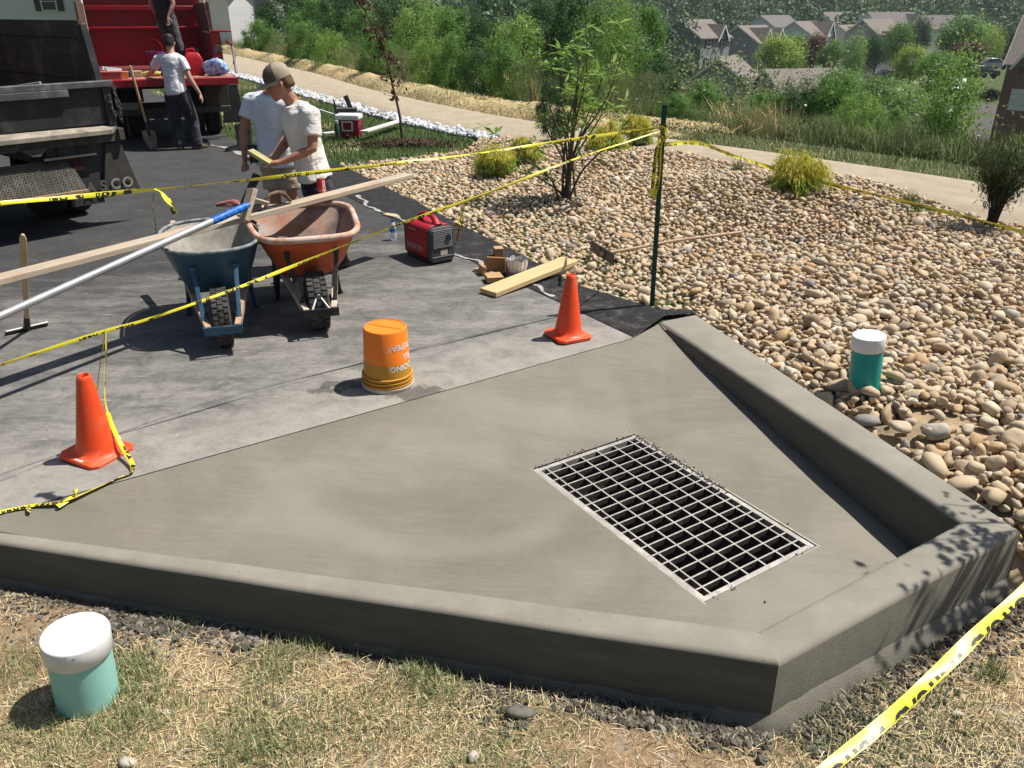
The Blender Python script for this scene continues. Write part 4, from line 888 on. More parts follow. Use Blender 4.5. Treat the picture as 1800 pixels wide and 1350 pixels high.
# ================================================================== STAKE AND BARRICADE TAPE
n = NT('caution_tape'); uv = n.add('UVMap').outputs[0]; u, v = n.xyz(uv)[:2]
cell = n.math('FLOOR', n.math('DIVIDE', n.math('ADD', u, n.math('MULTIPLY', n.noise(9, 2), .12)), .03)); wn = n.add('TexWhiteNoise', {'W': cell}, noise_dimensions='1D').outputs[0]
wd = n.add('TexWhiteNoise', {'W': n.math('FLOOR', n.math('DIVIDE', u, .34))}, noise_dimensions='1D').outputs[0]
ph = n.math('FRACT', n.math('DIVIDE', n.math('ADD', u, n.math('MULTIPLY', n.noise(9, 2), .12)), .03))
m1 = n.math('MULTIPLY', n.mr(wn, .25, .26), n.math('MULTIPLY', n.mr(ph, .08, .1), n.mr(ph, .9, .88)))
m1 = n.math('MULTIPLY', m1, n.math('MULTIPLY', n.mr(v, .0, .02), n.mr(n.math('ADD', v, n.mr(n.noise(3, 2), .35, .65, -.35, .35)), .62, .6)))
hole = n.math('MULTIPLY', n.math('MULTIPLY', n.mr(ph, .36, .38), n.mr(ph, .64, .62)), n.math('MULTIPLY', n.mr(v, .3, .32), n.mr(v, .7, .68)))
m1 = n.math('SUBTRACT', m1, n.math('MULTIPLY', hole, n.mr(wn, .5, .51)), True); gap = n.math('FRACT', n.math('DIVIDE', u, .6)); m1 = n.math('MULTIPLY', m1, n.mr(gap, .68, .69, 1, 0))
TAPE = n.out(n.mix(m1, n.mix(n.noise(20, 3), (.78, .68, .03), (.7, .62, .05)), (.02, .02, .015)), .38, n.bump(n.noise(60, 3), .25, .003), Specular_IOR_Level=.45)
n = NT('tape_print_free'); TAPEY = n.out(n.mix(n.noise(14, 3), (.8, .71, .05), (.74, .66, .05)), .38, n.bump(n.noise(40, 4), .25, .004), Specular_IOR_Level=.45)
def catmull(P, n_):
    P = [Vector(p) for p in P]; P = [P[0]*2-P[1]]+P+[P[-1]*2-P[-2]]; o = []
    for i in range(1, len(P)-2):
        a, b, c, d = P[i-1:i+3]
        for k in range(n_):
            t = k/n_; o.append(.5*((2*b)+(c-a)*t+(2*a-5*b+4*c-d)*t*t+(3*b-a-3*c+d)*t**3))
    o.append(P[-2]); return o
def ribbon(mb, pts, wd, a0, a1, n_=14, wob=.5, seed=0, fold=.12):
    C = catmull(pts, n_); s = 0; r = random.Random(seed); ph = r.uniform(0, 6); base = len(mb.v); N = len(C)
    if mb.uv is None: mb.uv = []
    for i, p in enumerate(C):
        t = (C[min(i+1, N-1)]-C[max(i-1, 0)]).normalized(); ref = Vector((0, 0, 1)) if abs(t.z) < .95 else Vector((1, 0, 0))
        x = t.cross(ref).normalized(); y = x.cross(t)
        a = a0+(a1-a0)*i/(N-1)+wob*math.sin(ph+s*2.1)+wob*.5*math.sin(ph*2+s*5.3); dv = x*math.cos(a)+y*math.sin(a); nv = -x*math.sin(a)+y*math.cos(a)
        if i: s += (p-C[i-1]).length
        ww = wd*(1-.3*abs(math.sin(s*3+ph)))
        for k, q in enumerate((-1, 0, 1)): mb.v.append(tuple(p+dv*(ww/2*q)+nv*(fold*wd*(1-abs(q))))); mb.uv.append((s, .5+.5*q))
    for i in range(N-1):
        for k in range(2):
            b = base+i*3+k; mb.f.append((b, b+1, b+4, b+3)); mb.m.append(0)
    return mb
def tape(name, segs, lab, mat=None):
    mb = MB()
    for s in segs: ribbon(mb, *s[:4], **(s[4] if len(s) > 4 else {}))
    o = mb.build(name, mat or TAPE, None, smooth=180, world=False, recalc=False)
    a = np.array(mb.v); base = Vector((a[:, 0].mean(), a[:, 1].mean(), a[:, 2].min())); o.data.transform(Matrix.Translation(-base)); o.location = base
    return tag(o, lab, 'barricade tape', 'yellow caution tapes')
# stake
pb = G(1146, 537); pt = Y(1168, 184, pb.y-.02)
stk = thing('fence_stake', pb, 'dark green steel stake leaning right with yellow tape tied round it', 'stake'); dv = pt-pb
SG = M('stake_green', (.012, .05, .04), (.018, .065, .05), 8, .45, .1, 40, .1)
mb = MB(); mb.bar((0, 0, -.05), dv, .036, .008, (0, -1, 0)); mb.bar(Vector((0, .012, -.05)), dv+Vector((0, .012, 0)), .008, .028, (0, -1, 0)); mb.build('tee_post', SG, stk)
for k in range(20):
    q = dv*(.12+.042*k); mb = MB(); mb.box(q+Vector((0, -.007, 0)), (.014, .012, .012)); mb.build('stud', SG, stk)
PT = lambda t: pb+dv*t+Vector((0, -.02, 0))
mb = MB(); 
def wrap(t): 
    c_ = pb+dv*t; return [c_+Vector((.028*math.cos(a), .03*math.sin(a), .01*math.sin(a*2))) for a in np.linspace(0, 6.28, 10)]
tw = dict(wob=.7)
# upper tape, parallel to the concrete joint
Lu = Y(0, 357, 3.2); top_ = PT(.90)
up_pts = [top_]+[Y(x, y, top_.y+(Lu.y-top_.y)*f) for x, y, f in ((1000, 246, .16), (820, 272, .33), (580, 300, .52), (420, 318, .66), (280, 332, .79), (130, 346, .91), (0, 357, 1.0), (-220, 378, 1.1))]
tape('barricade_tape', [(up_pts, .023, 1.1, 1.9, dict(wob=.8, seed=3)), (wrap(.89), .05, 1.57, 1.57, dict(n_=3, wob=.1)), (wrap(.84), .045, 1.4, 1.6, dict(n_=3, wob=.2))], 'upper yellow caution tape stretched across the black truck and the workers')
kn = Y(272, 333, up_pts[6].y)
tape('tape_tail', [([kn, kn+Vector((-.02, 0, -.06)), Y(272, 385, kn.y), Y(275, 412, kn.y)], .02, 0, .6, dict(n_=5, wob=.3, seed=8)), ([kn, Y(288, 342, kn.y), Y(298, 358, kn.y-.03), Y(309, 378, kn.y-.03)], .045, .3, .8, dict(n_=5, wob=.2, seed=9))], 'knotted tail hanging from the upper tape right of the black truck')
# lower tape
Ll = Y(0, 640, 3.35); t2 = PT(.885)
lo_pts = [t2]+[Y(x, y, t2.y+(Ll.y-t2.y)*f) for x, y, f in ((1020, 276, .15), (860, 338, .3), (735, 382, .42), (600, 434, .53), (420, 505, .68), (270, 558, .79), (185, 582, .86), (90, 612, .93), (0, 642, 1), (-160, 700, 1.12))]
tape('barricade_tape', [(lo_pts, .02, .9, 2.2, dict(wob=.6, seed=5))], 'lower yellow caution tape running in front of both wheelbarrows')
kn = Y(186, 581, lo_pts[7].y)
sl = lambda x, y: G(x, y, .006)
tape('tape_tail', [([kn, Y(180, 620, kn.y), Y(173, 665, kn.y), Y(170, 702, kn.y+.02)], .03, .2, .5, dict(n_=6, wob=.3, seed=11)),
    ([kn, Y(186, 625, kn.y), Y(184, 690, kn.y-.02), Y(192, 735, kn.y-.05), Y(212, 780, kn.y-.1), G(234, 824, .02), sl(205, 842), sl(160, 862), sl(110, 882), sl(60, 888), sl(0, 900), sl(-60, 915)], .034, .2, .2, dict(n_=7, wob=.5, seed=12)),
    ([sl(130, 872), sl(115, 882), sl(101, 890)], .035, 0, .2, dict(n_=5, wob=.2, seed=13)), ([G(131, 873, .01), G(132, 866, .03), G(133, 860, .04)], .03, .2, 1, dict(n_=4)), ([sl(48, 890), G(52, 895, .015), G(53, 899, .005)], .03, .2, 1, dict(n_=4))], 'loose yellow tape trailing past the left cone onto the concrete')
# tails at the stake
k2 = PT(.88); tape('tape_tail', [([k2, Y(1155, 260, k2.y-.03), Y(1150, 300, k2.y-.03), Y(1146, 345, k2.y)], .04, .6, 1.3, dict(n_=6, wob=.3, seed=21)), ([k2, Y(1160, 262, k2.y), Y(1158, 310, k2.y), Y(1150, 350, k2.y)], .035, 1.2, .4, dict(n_=6, wob=.3, seed=22))], 'pair of yellow tape ends hanging down the green stake')
k3 = Y(1092, 262, 7.4); tape('tape_tail', [([Y(1128, 238, 6.6), k3, Y(1075, 300, 7.6), Y(1052, 348, 7.9), Y(1044, 370, 8.0)], .035, .4, 1.2, dict(n_=6, wob=.4, seed=23))], 'yellow tape end drooping onto the stones left of the stake')
tape('barricade_tape', [([PT(.82), Y(1230, 252, 7), Y(1290, 274, 9), Y(1380, 302, 9.5), Y(1440, 319, 9.2), Y(1600, 357, 8.1), Y(1800, 408, 7.3), Y(1930, 440, 6.9)], .04, 1.2, 1.7, dict(wob=.4, seed=31))], 'yellow caution tape running right from the stake along the path edge')
gq = G(806, 440); tape('tape_tail', [([Y(820, 350, gq.y+.1), Y(812, 375, gq.y+.05), Y(806, 395, gq.y)], .03, .3, 1, dict(n_=5, wob=.4)), ([Y(796, 398, gq.y), Y(808, 394, gq.y-.03), Y(805, 415, gq.y-.02), Y(800, 432, gq.y)], .06, .3, 1.1, dict(n_=6, wob=.5, seed=5)), ([Y(818, 352, gq.y+.1), Y(815, 380, gq.y+.1), Y(808, 410, gq.y+.05)], .02, 1, .3, dict(n_=5))], 'crumpled yellow tape bunched behind the generator')
# ---- foreground tape, folded over so that only the feet of the letters show
f0, f1 = Y(1400, 1400, 1.16), Y(1900, 935, 1.75); fd = (f1-f0); FL = fd.length; fd.normalize()
vw = ((f0+f1)/2-Vector((0, 0, CAM_H))).normalized(); fx = fd.cross(vw).normalized(); fn = fx.cross(fd)
if fx.z < 0: fx = -fx
if fn.dot(vw) > 0: fn = -fn
ft = thing('folded_tape', (f0.x, f0.y, f0.z), 'folded yellow caution tape crossing the bottom right corner', 'barricade tape', group='yellow caution tapes')
def fpt(s, w_, h=0):
    sag = -.025*math.sin(math.pi*s/FL); wave = .006*math.sin(s*21)*w_/.02
    return fd*s+fx*w_+fn*(h+.006*math.cos(w_/.035*1.4)+.003*math.sin(s*17+w_*40))+Vector((0, 0, sag+wave*.3))
mb = MB(); N = 60; K = [-.014, -.009, -.004, 0, .004, .009, .013]
for i in range(N+1):
    s = FL*i/N
    for w_ in K: mb.v.append(tuple(fpt(s, w_+.0025*math.sin(s*13))))
nk = len(K); mb.f = [(i*nk+k, i*nk+k+1, (i+1)*nk+k+1, (i+1)*nk+k) for i in range(N) for k in range(nk-1)]; mb.m = [0]*len(mb.f); mb.build('tape_front', TAPEY, ft, smooth=180, recalc=False)
mb = MB(); K = [-.019, -.015, -.01, -.005]
for i in range(N+1):
    s = FL*i/N
    for w_ in K: mb.v.append(tuple(fpt(s, w_+.006*max(0, math.sin(s*9+1)), -.006)))
nk = len(K); mb.f = [(i*nk+k, i*nk+k+1, (i+1)*nk+k+1, (i+1)*nk+k) for i in range(N) for k in range(nk-1)]; mb.m = [0]*len(mb.f); mb.build('tape_back', TAPEY, ft, smooth=180, recalc=False)
# letter feet: clip the word to its lower half and lay it on the fold
vs, fs = text_geo('CAUTION  CAUTION  CAUTION', .075, 0, bold=.003)
bm = bmesh.new(); vv = [bm.verts.new(v) for v in vs]
for f in fs:
    try: bm.faces.new([vv[i] for i in f])
    except ValueError: pass
bmesh.ops.bisect_plane(bm, geom=bm.verts[:]+bm.edges[:]+bm.faces[:], plane_co=(0, -.011, 0), plane_no=(0, 1, 0), clear_outer=True)
bmesh.ops.subdivide_edges(bm, edges=bm.edges[:], cuts=1)
bm.verts.ensure_lookup_table(); bm.verts.index_update(); x0 = min(v.co.x for v in bm.verts)
mb = MB(); mb.add([fpt(.02+(v.co.x-x0)*.78, -.014+.0025*math.sin((.02+(v.co.x-x0)*.78)*13)+(-.011-v.co.y)*.62, .0012) for v in bm.verts], [tuple(v.index for v in f.verts) for f in bm.faces]); bm.free()
o = mb.build('lettering', M('tape_black', (.02, .02, .018), rough=.4), ft, smooth=0, recalc=False); o['kind'] = 'stuff'
# ================================================================== COOLER AND THINGS ON THE BACK LAWN
cb = G(616, 240); ck = thing('cooler', cb, 'dark red cooler with white lid on the grass', 'cooler', rz=R(-4)); CRED = M('cooler_red', (.25, .012, .03), (.2, .01, .024), 5, .4)
Hc = hgt(cb, 198)
mb = MB(); mb.loft([[Vector((x*s, y*s2, z)) for x, y in ((-.21, -.15), (.21, -.15), (.21, .15), (-.21, .15))] for z, s, s2 in ((0, .92, .92), (Hc*.72, 1, 1))]); mb.build('cooler_box', CRED, ck, bevel=.02, seg=3)
mb = MB(); mb.box((0, 0, Hc*.72+.05), (.45, .33, .1)); mb.build('lid', WHITEP, ck, bevel=.03, seg=3)
mb = MB(); 
for a_, b_2 in (((-.09, Hc*.68), (-.09, Hc*.3)), ((.09, Hc*.68), (.09, Hc*.3)), ((-.1, Hc*.3), (.1, Hc*.3)), ((-.1, Hc*.66), (.1, Hc*.66))): mb.bar((a_[0], -.165, a_[1]), (b_2[0], -.165, b_2[1]), .022, .022, (0, 1, 0))
mb.build('swing_handle', WHITEP, ck, bevel=.004)
mb = MB(); mb.lathe([(.0, 0), (.018, 0), (.018, .03)], 14, Matrix.Translation((0, -.15, .05))@Matrix.Rotation(math.pi/2, 4, 'X')); mb.build('drain_plug', WHITEP, ck)
g_ = thing('green_bottle', G(594, 243), 'dark green bottle with pale cap at left of the cooler', 'bottle'); mb = MB(); mb.lathe([(0, .0), (.045, .0), (.048, .02), (.048, .2), (.03, .25), (.016, .29)], 18); mb.build('bottle_wall', M('bottle_green', (.02, .06, .045), (.03, .09, .06), 8, .25), g_); mb = MB(); mb.lathe([(.03, .26), (.032, .31), (0, .315)], 14); mb.build('bottle_cap', M('pale_cap', (.5, .6, .6)), g_)
GREYW = M('dark_grey_board', (.07, .068, .065), (.12, .115, .11), 6, .7)
cr = thing('dark_crate', G(612, 228), 'dark grey crate standing behind the cooler', 'crate', rz=R(10)); mb = MB(); mb.box((-.0, .1, .2), (.4, .25, .4)); mb.build('crate_wall', GREYW, cr, bevel=.01); mb = MB(); mb.bar((.08, .1, .38), (.0, .12, .62), .09, .05, (0, 1, 0)); mb.build('upright_handle', GREYW, cr); mb = MB(); mb.bar((-.2, .05, .3), (-.23, .05, .56), .03, .03, (0, 1, 0)); mb.build('side_bar', BLACKP, cr)
WB = M('whitewashed_board', (.6, .58, .55), (.45, .43, .4), 4, .8, stretch=(1, 8, 8))
plank('white_board', G(640, 233, .12), G(705, 213, .1), .16, .03, WB, 'whitewashed board slanting from cooler to gravel edge', 'board')
plank('white_board', G(560, 194, .2), G(597, 206, .28), .04, .03, M('pale_rod', (.62, .68, .66)), 'thin pale rod behind the cap worker pointing at the crate', 'rod')
plank('white_board', G(568, 236, .03), G(587, 234, .03), .1, .03, WHITEP, 'small white board lying in the grass left of green bottle', 'board')
# ================================================================== PEOPLE
def fabric(name, c, c2, dirt=None, bs=45):
    n = NT(name); a = n.noise(2.6, 4, .55, n.co('Object', (3.2, 3.2, .9), (.5, .3, 0)), 1.4); b = n.noise(4.5, 3, .5, n.co('Object', (1, 1, 2.6), (.2, -.6, .4)), 1.0); w_ = n.noise(260, 2)
    cc = n.mix(n.mr(n.noise(5, 6), .35, .65), c2, c)
    if dirt: cc = n.mix(n.mr(n.noise(7, 7, .65), .54, .72, 0, .55), cc, dirt)
    nr = n.bump(n.math('ADD', a, n.math('MULTIPLY', b, .7)), .5, .05); nr = n.bump(w_, .15, .002, nr)
    return n.out(cc, .85, nr, Specular_IOR_Level=.15, Sheen_Weight=.15)
def skin(name, c): return M(name, c, tuple(x*.82 for x in c), 14, .5, .12, 90, 0, .35)
def ell(c, r_, f_, w_, d_, n_=18): return [c+r_*(w_*math.cos(2*math.pi*k/n_))+f_*(d_*math.sin(2*math.pi*k/n_)) for k in range(n_)]
def soften(o, vox, it=6, disp=0, size=.09):
    m = o.modifiers.new('remesh', 'REMESH'); m.mode = 'VOXEL'; m.voxel_size = vox; m.use_smooth_shade = True
    s = o.modifiers.new('smooth', 'SMOOTH'); s.iterations = it; s.factor = .5
    if disp:
        t = bpy.data.textures.new('folds', 'CLOUDS'); t.noise_scale = size; t.noise_depth = 1
        d = o.modifiers.new('folds', 'DISPLACE'); d.texture = t; d.strength = disp; d.mid_level = .5; d.texture_coords = 'LOCAL'
def person(J, lab, sk, shirt, pants, shoe, sleeves=.55, shorts=False, vox=.012, cap=None, hair=None, loose=.022, tail=0, pant_loose=.02, curlL=.5, curlR=.5, head=True, hem=None):
    base = Vector(((J['anL'].x+J['anR'].x)/2, (J['anL'].y+J['anR'].y)/2, min(J['anL'].z, J['anR'].z)-.08)); J = {k: (v-base if k not in ('face', 'hup', 'hdL', 'hdR', 'toeL', 'toeR') else v.normalized()) for k, v in J.items()}
    rs = (J['shR']-J['shL']).normalized(); rh = (J['hipR']-J['hipL']).normalized()
    pel = (J['hipL']+J['hipR'])/2; nk = J['neck']; 
    def torso(mb, add, lo=-.07, hi=1.0, flare=0, start=None):
        sp = [(lo, .145, .105), (.0, .165, .115), (.25, .148, .108), (.5, .155, .112), (.75, .178, .122), (.9, .175, .11), (.985, .11, .085), (1.03, .06, .06)]; rings = []
        if start is not None: sp = [(start, .16, .112)]+[q for q in sp if q[0] > start+.05]
        for t, w_, d_ in sp:
            if t > hi: break
            cc = pel.lerp(nk, max(t, 0))+(pel-nk).normalized()*(-lo if t < 0 else 0)*(1 if t < 0 else 0)*.55
            if t == lo: cc = pel+(pel-nk).normalized()*abs(lo)*1.0
            bend = J.get('bow', 0); up = (nk-pel).normalized(); r_ = rh.lerp(rs, min(max(t, 0), 1)).normalized(); r_ = (r_-up*r_.dot(up)).normalized(); f_ = up.cross(r_)
            fl = flare*max(0, .35-t)
            rings.append(ell(cc, r_, f_, w_+add+fl, d_+add+fl))
        mb.loft(rings)
    # ---- body
    mb = MB(); torso(mb, -.006)
    for s in 'LR':
        sh, el, wr = J['sh'+s], J['el'+s], J['wr'+s]
        mb.tube([nk.lerp(sh, .3), sh], [.055, .056], 12, round_=True)
        mb.tube([sh, sh.lerp(el, .35), el, el.lerp(wr, .3), wr], [.053, .05, .041, .041, .027], 14, round_=True)
        hd = J['hd'+s]; side = hd.cross(Vector((0, 0, 1))); side = side.normalized() if side.length > .2 else Vector((1, 0, 0)); nrm = side.cross(hd); cu = curlL if s == 'L' else curlR
        mb.tube([wr, wr+hd*.04, wr+hd*.085], [(.026, .022), (.041, .02), (.04, .017)], 12, round_=True)
        for k in range(4):
            o_ = side*((k-1.5)*.0225); L = (.07, .08, .075, .058)[k]; a0 = wr+hd*.085+o_; a1 = a0+(hd*math.cos(cu*.6)-nrm*math.sin(cu*.6))*L*.5; a2 = a1+(hd*math.cos(cu*1.6)-nrm*math.sin(cu*1.6))*L*.5
            mb.tube([a0, a1, a2], [.0092, .0088, .0075], 8, round_=True)
        a0 = wr+hd*.03+side*.036; mb.tube([a0, a0+(hd*.7+side*.7).normalized()*.035, a0+(hd*.75+side*.5-nrm*.5).normalized()*.065], [.0125, .011, .009], 8, round_=True)
        hp, kn, an = J['hip'+s], J['kn'+s], J['an'+s]
        mb.tube([hp, hp.lerp(kn, .45), kn, kn.lerp(an, .35), an], [.088, .076, .055, .056, .037], 14, round_=True)
        toe = J['toe'+s]; mb.tube([an+Vector((0, 0, -.03))-toe*.05, an+Vector((0, 0, -.035))+toe*.06, an+Vector((0, 0, -.045))+toe*.15], [.036, .038, .03], 12, round_=True)
    f, u = J['face'], J['hup']; u = (u-f*u.dot(f)).normalized(); r_ = f.cross(u); H = J['head']
    hp3 = lambda a, b, c: H+r_*a+f*b+u*c
    if head:
        mb.tube([nk-(nk-pel).normalized()*.02, H-u*.06-f*.015], [.06, .055], 14, round_=True)
        rg = []
        for zz, w_, d_, off in ((-.112, .03, .03, .045), (-.1, .045, .05, .038), (-.07, .058, .075, .02), (-.03, .068, .09, .004), (.02, .074, .098, -.004), (.06, .073, .097, -.008), (.095, .058, .078, -.012), (.116, .03, .04, -.014), (.122, .008, .01, -.014)):
            rg.append([H+r_*(w_*math.cos(2*math.pi*k/20))+f*(off+d_*math.sin(2*math.pi*k/20))+u*zz for k in range(20)])
        mb.loft(rg)
        mb.tube([hp3(0, .09, .012), hp3(0, .108, -.012), hp3(0, .118, -.03), hp3(0, .1, -.038)], [.009, .012, .016, .012], 8, round_=True)
        for s in (-1, 1): mb.ball(hp3(s*.077, -.008, -.005), (.012, .022, .032), 6); mb.tube([hp3(s*.012, .09, .022), hp3(s*.05, .078, .024)], .011, 8, round_=True); mb.ball(hp3(s*.036, .07, -.03), (.022, .02, .02), 6)
        mb.tube([hp3(-.024, .087, -.066), hp3(0, .098, -.063), hp3(.024, .087, -.066)], .009, 8, round_=True); mb.tube([hp3(-.02, .085, -.077), hp3(0, .095, -.077), hp3(.02, .085, -.077)], .009, 8, round_=True)
        mb.ball(hp3(0, .075, -.1), (.025, .022, .02), 6)
    body = mb.build('person', sk, None, smooth=0); body.location = base; soften(body, vox*.85, 3); tag(body, lab, 'person')
    # ---- shirt
    mb = MB(); torso(mb, loose, lo=-.07-tail, hi=1.0, flare=.05 if tail else .02, start=hem)
    for s in 'LR':
        sh, el = J['sh'+s], J['el'+s]; e = sh.lerp(el, sleeves); mb.tube([nk.lerp(sh, .35)-Vector((0, 0, .01)), sh], [.07, .074], 14, round_=True); mb.tube([sh, sh.lerp(e, .5), e], [.074, .072, .075], 16, round_=False)
    o = mb.build('shirt', shirt, body, smooth=0); soften(o, vox, 5, .02, .13)
    # ---- trousers or shorts
    mb = MB(); up = (nk-pel).normalized(); mb.loft([ell(pel+up*z, rh, up.cross(rh), w_, d_) for z, w_, d_ in ((.1, .152, .115), (.02, .172, .128), (-.07, .172, .125), (-.11, .13, .1))])
    for s in 'LR':
        hp, kn, an = J['hip'+s], J['kn'+s], J['an'+s]
        if shorts: mb.tube([hp, hp.lerp(kn, .5), kn.lerp(hp, .1)], [.105, .1, .1], 16)
        else:
            b_ = an+Vector((0, 0, -.03)); mb.tube([hp, hp.lerp(kn, .5), kn, kn.lerp(b_, .5), b_], [.1+pant_loose*.4, .088+pant_loose*.7, .07+pant_loose, .066+pant_loose, .064+pant_loose], 16)
    o = mb.build('shorts' if shorts else 'trousers', pants, body, smooth=0); soften(o, vox, 5, .022, .12)
    for s in 'LR':
        an, toe = J['an'+s], J['toe'+s]; z0 = Vector((0, 0, -.045)); mb = MB()
        mb.tube([an+z0-toe*.06, an+z0+toe*.03, an+z0+toe*.12+Vector((0, 0, -.005)), an+z0+toe*.19+Vector((0, 0, -.01))], [.044, .047, .046, .032], 14, round_=True); mb.tube([an+Vector((0, 0, -.03)), an+Vector((0, 0, .04))], [.05, .05], 12)
        o = mb.build('shoe', shoe, body, smooth=0); soften(o, .011, 3)
    if hair:
        mb = MB(); rg = []
        hs = ((-.06, .055, .05, -.055), (-.03, .078, .07, -.042), (.0, .08, .085, -.025), (.045, .078, .088, -.02)) if cap else None
        for zz, w_, d_, off in hs or ((-.06, .055, .05, -.055), (-.02, .078, .072, -.045), (.03, .084, .1, -.02), (.075, .082, .104, -.014), (.108, .066, .088, -.016), (.13, .034, .045, -.016), (.135, .01, .01, -.016)):
            rg.append([H+r_*(w_*math.cos(2*math.pi*k/20))+f*(off+d_*math.sin(2*math.pi*k/20)-.012)+u*zz for k in range(20)])
        mb.loft(rg); o = mb.build('hair', hair, body, smooth=0); soften(o, .011, 2, .012, .02)
    if head:
        for s in (-1, 1): mb = MB(); mb.ball(hp3(s*.034, .084, .004), (.013, .011, .008), 6); mb.build('eye', M('eye_dark', (.05, .04, .035), rough=.2), body, smooth=60)
    if cap:
        m1, m2 = cap; mb = MB(); rg = []
        for zz, w_, d_, off in ((.034, .09, .114, -.01), (.065, .092, .116, -.012), (.105, .085, .106, -.014), (.138, .064, .08, -.016), (.156, .034, .042, -.016), (.161, .006, .008, -.016)):
            rg.append([H+r_*(w_*math.cos(2*math.pi*k/28))+f*(off+d_*math.sin(2*math.pi*k/28))+u*zz for k in range(28)])
        mb.loft(rg)
        mb.m = [1 if math.sin(2*math.pi*((fc[0] % 28)+.5)/28) > .28 and len(fc) == 4 else 0 for fc in mb.f]; cp_ = mb.build('cap', [m1, m2], body, smooth=60)
        mb = MB(); T = []; Bt = []
        for k in range(15):
            a = math.pi*(k/14); e0 = H+r_*(.083*math.cos(a))+f*(-.01+.111*math.sin(a))+u*.04; reach = .085*math.sin(a)**.7; e1 = e0+f*reach+u*(-.004-.022*abs(math.cos(a))); T.append(e0); Bt.append(e1)
        mb.add(T+Bt+[p-u*.006 for p in T]+[p-u*.006 for p in Bt], [(k, k+1, 15+k+1, 15+k) for k in range(14)]+[(30+k, 45+k, 45+k+1, 30+k+1) for k in range(14)]+[(15+k, 16+k, 46+k, 45+k) for k in range(14)]); mb.build('cap_brim', m1, cp_, smooth=60)
        mb = MB(); mb.ball(H+u*.162-f*.016, .008, 5); mb.build('cap_button', m1, cp_)
    return body
SK1 = skin('tanned_skin', (.42, .2, .125)); SK2 = skin('light_skin', (.5, .28, .2))
WTEE = fabric('white_tee', (.78, .77, .78), (.68, .67, .68), (.55, .5, .43)); WTEE2 = fabric('off_white_tee', (.76, .72, .68), (.66, .62, .57), (.5, .44, .36))
JEAN = fabric('dark_jeans', (.02, .023, .032), (.035, .038, .05), (.12, .115, .11)); BLK = fabric('black_work_trousers', (.012, .013, .017), (.022, .023, .03), (.08, .08, .08)); GJN = fabric('grey_jeans', (.075, .08, .09), (.05, .055, .06), (.16, .16, .16)); KHA = fabric('khaki_shorts', (.42, .34, .24), (.33, .26, .18), (.25, .22, .18)); DTEE = fabric('charcoal_tee', (.025, .025, .028), (.035, .035, .04))
BRN = M('worn_brown_shoe', (.12, .08, .055), (.07, .05, .035), 12, .7); BHAIR = M('dark_hair', (.014, .011, .009), (.025, .02, .016), 60, .6, .5, 150); LHAIR = M('brown_hair', (.13, .075, .035), (.08, .045, .02), 40, .6, .5, 150)
V3 = lambda *a: Vector(a)
# worker in the cap
fn_, ff_ = G(598, 470), G(570, 452)
J = dict(head=Y(490, 147, 6.93), neck=Y(517, 181, 6.98), shL=Y(549, 203, 6.80), shR=Y(516, 196, 7.18), elL=Y(549, 262, 6.72), wrL=Y(497, 284, 6.66), elR=Y(506, 246, 7.16), wrR=Y(480, 281, 6.88), hipL=Y(551, 330, 6.92), hipR=Y(565, 326, 7.08),
    knL=V3(fn_.x-.06, fn_.y-.06, .5), knR=V3(ff_.x-.02, ff_.y-.02, .5), anL=V3(fn_.x, fn_.y, .08), anR=V3(ff_.x, ff_.y, .08), face=V3(-.86, -.38, -.36), hup=V3(-.3, -.1, .92), hdL=V3(-.97, -.05, -.1), hdR=V3(-.85, -.35, -.25), toeL=V3(-.8, -.6, 0), toeR=V3(-.9, -.3, 0))
pw1 = person(J, 'worker in tan cap and off-white T-shirt bending over a float', SK1, WTEE2, BLK, BRN, .62, vox=.0105, cap=(M('cap_tan', (.36, .3, .22), (.3, .25, .18), 30, .85), M('cap_brown', (.12, .095, .07), (.085, .066, .05), 30, .85)), hair=LHAIR, hem=.1, tail=.01, loose=.026, curlL=.9, curlR=.8)
ha, hb = Y(438, 268, 6.72), Y(478, 292, 6.68); plank('sponge_float', ha, hb, .09, .03, M('greenish_board', (.45, .42, .2), (.3, .28, .13), 8, .8), 'greenish wooden float board held by the worker in the cap', 'float')
# worker behind him in shorts
cx = V3(-2.31, 8.0, 0)
J = dict(head=V3(-2.2, 7.93, 1.5), neck=V3(-2.29, 8.0, 1.39), shL=V3(cx.x+.16, cx.y-.08, 1.31), shR=V3(cx.x-.2, cx.y+.06, 1.32), elR=V3(cx.x-.29, cx.y+.02, 1.05), wrR=V3(cx.x-.28, cx.y-.08, .83), elL=V3(cx.x+.2, cx.y-.15, 1.05), wrL=V3(cx.x+.1, cx.y-.34, .9), hipL=V3(cx.x+.1, cx.y-.02, .86), hipR=V3(cx.x-.07, cx.y+.02, .86),
    knL=V3(cx.x+.13, cx.y-.05, .47), knR=V3(cx.x-.05, cx.y-.03, .47), anL=V3(cx.x+.13, cx.y, .08), anR=V3(cx.x-.04, cx.y+.02, .08), face=V3(.3, -.8, -.5), hup=V3(0.1, -.4, 1), hdL=V3(0, -.8, -.4), hdR=V3(.0, -.2, -1), toeL=V3(.3, -.9, 0), toeR=V3(-.1, -1, 0))
pw2 = person(J, 'worker in white T-shirt and khaki shorts behind the worker in the cap', SK1, fabric('shaded_white_tee', (.68, .7, .76), (.6, .62, .68), (.45, .42, .4)), KHA, BRN, .55, shorts=True, hair=BHAIR, loose=.045, tail=.06)  # white tee with the bluish tint of shade put into its colour
mb = MB(); b0 = V3(cx.x-.18, cx.y-.12, .86)-pw2.location; mb.box(b0, (.075, .05, .17)); mb.build('belt_pouch', BLACKP, pw2, bevel=.012)
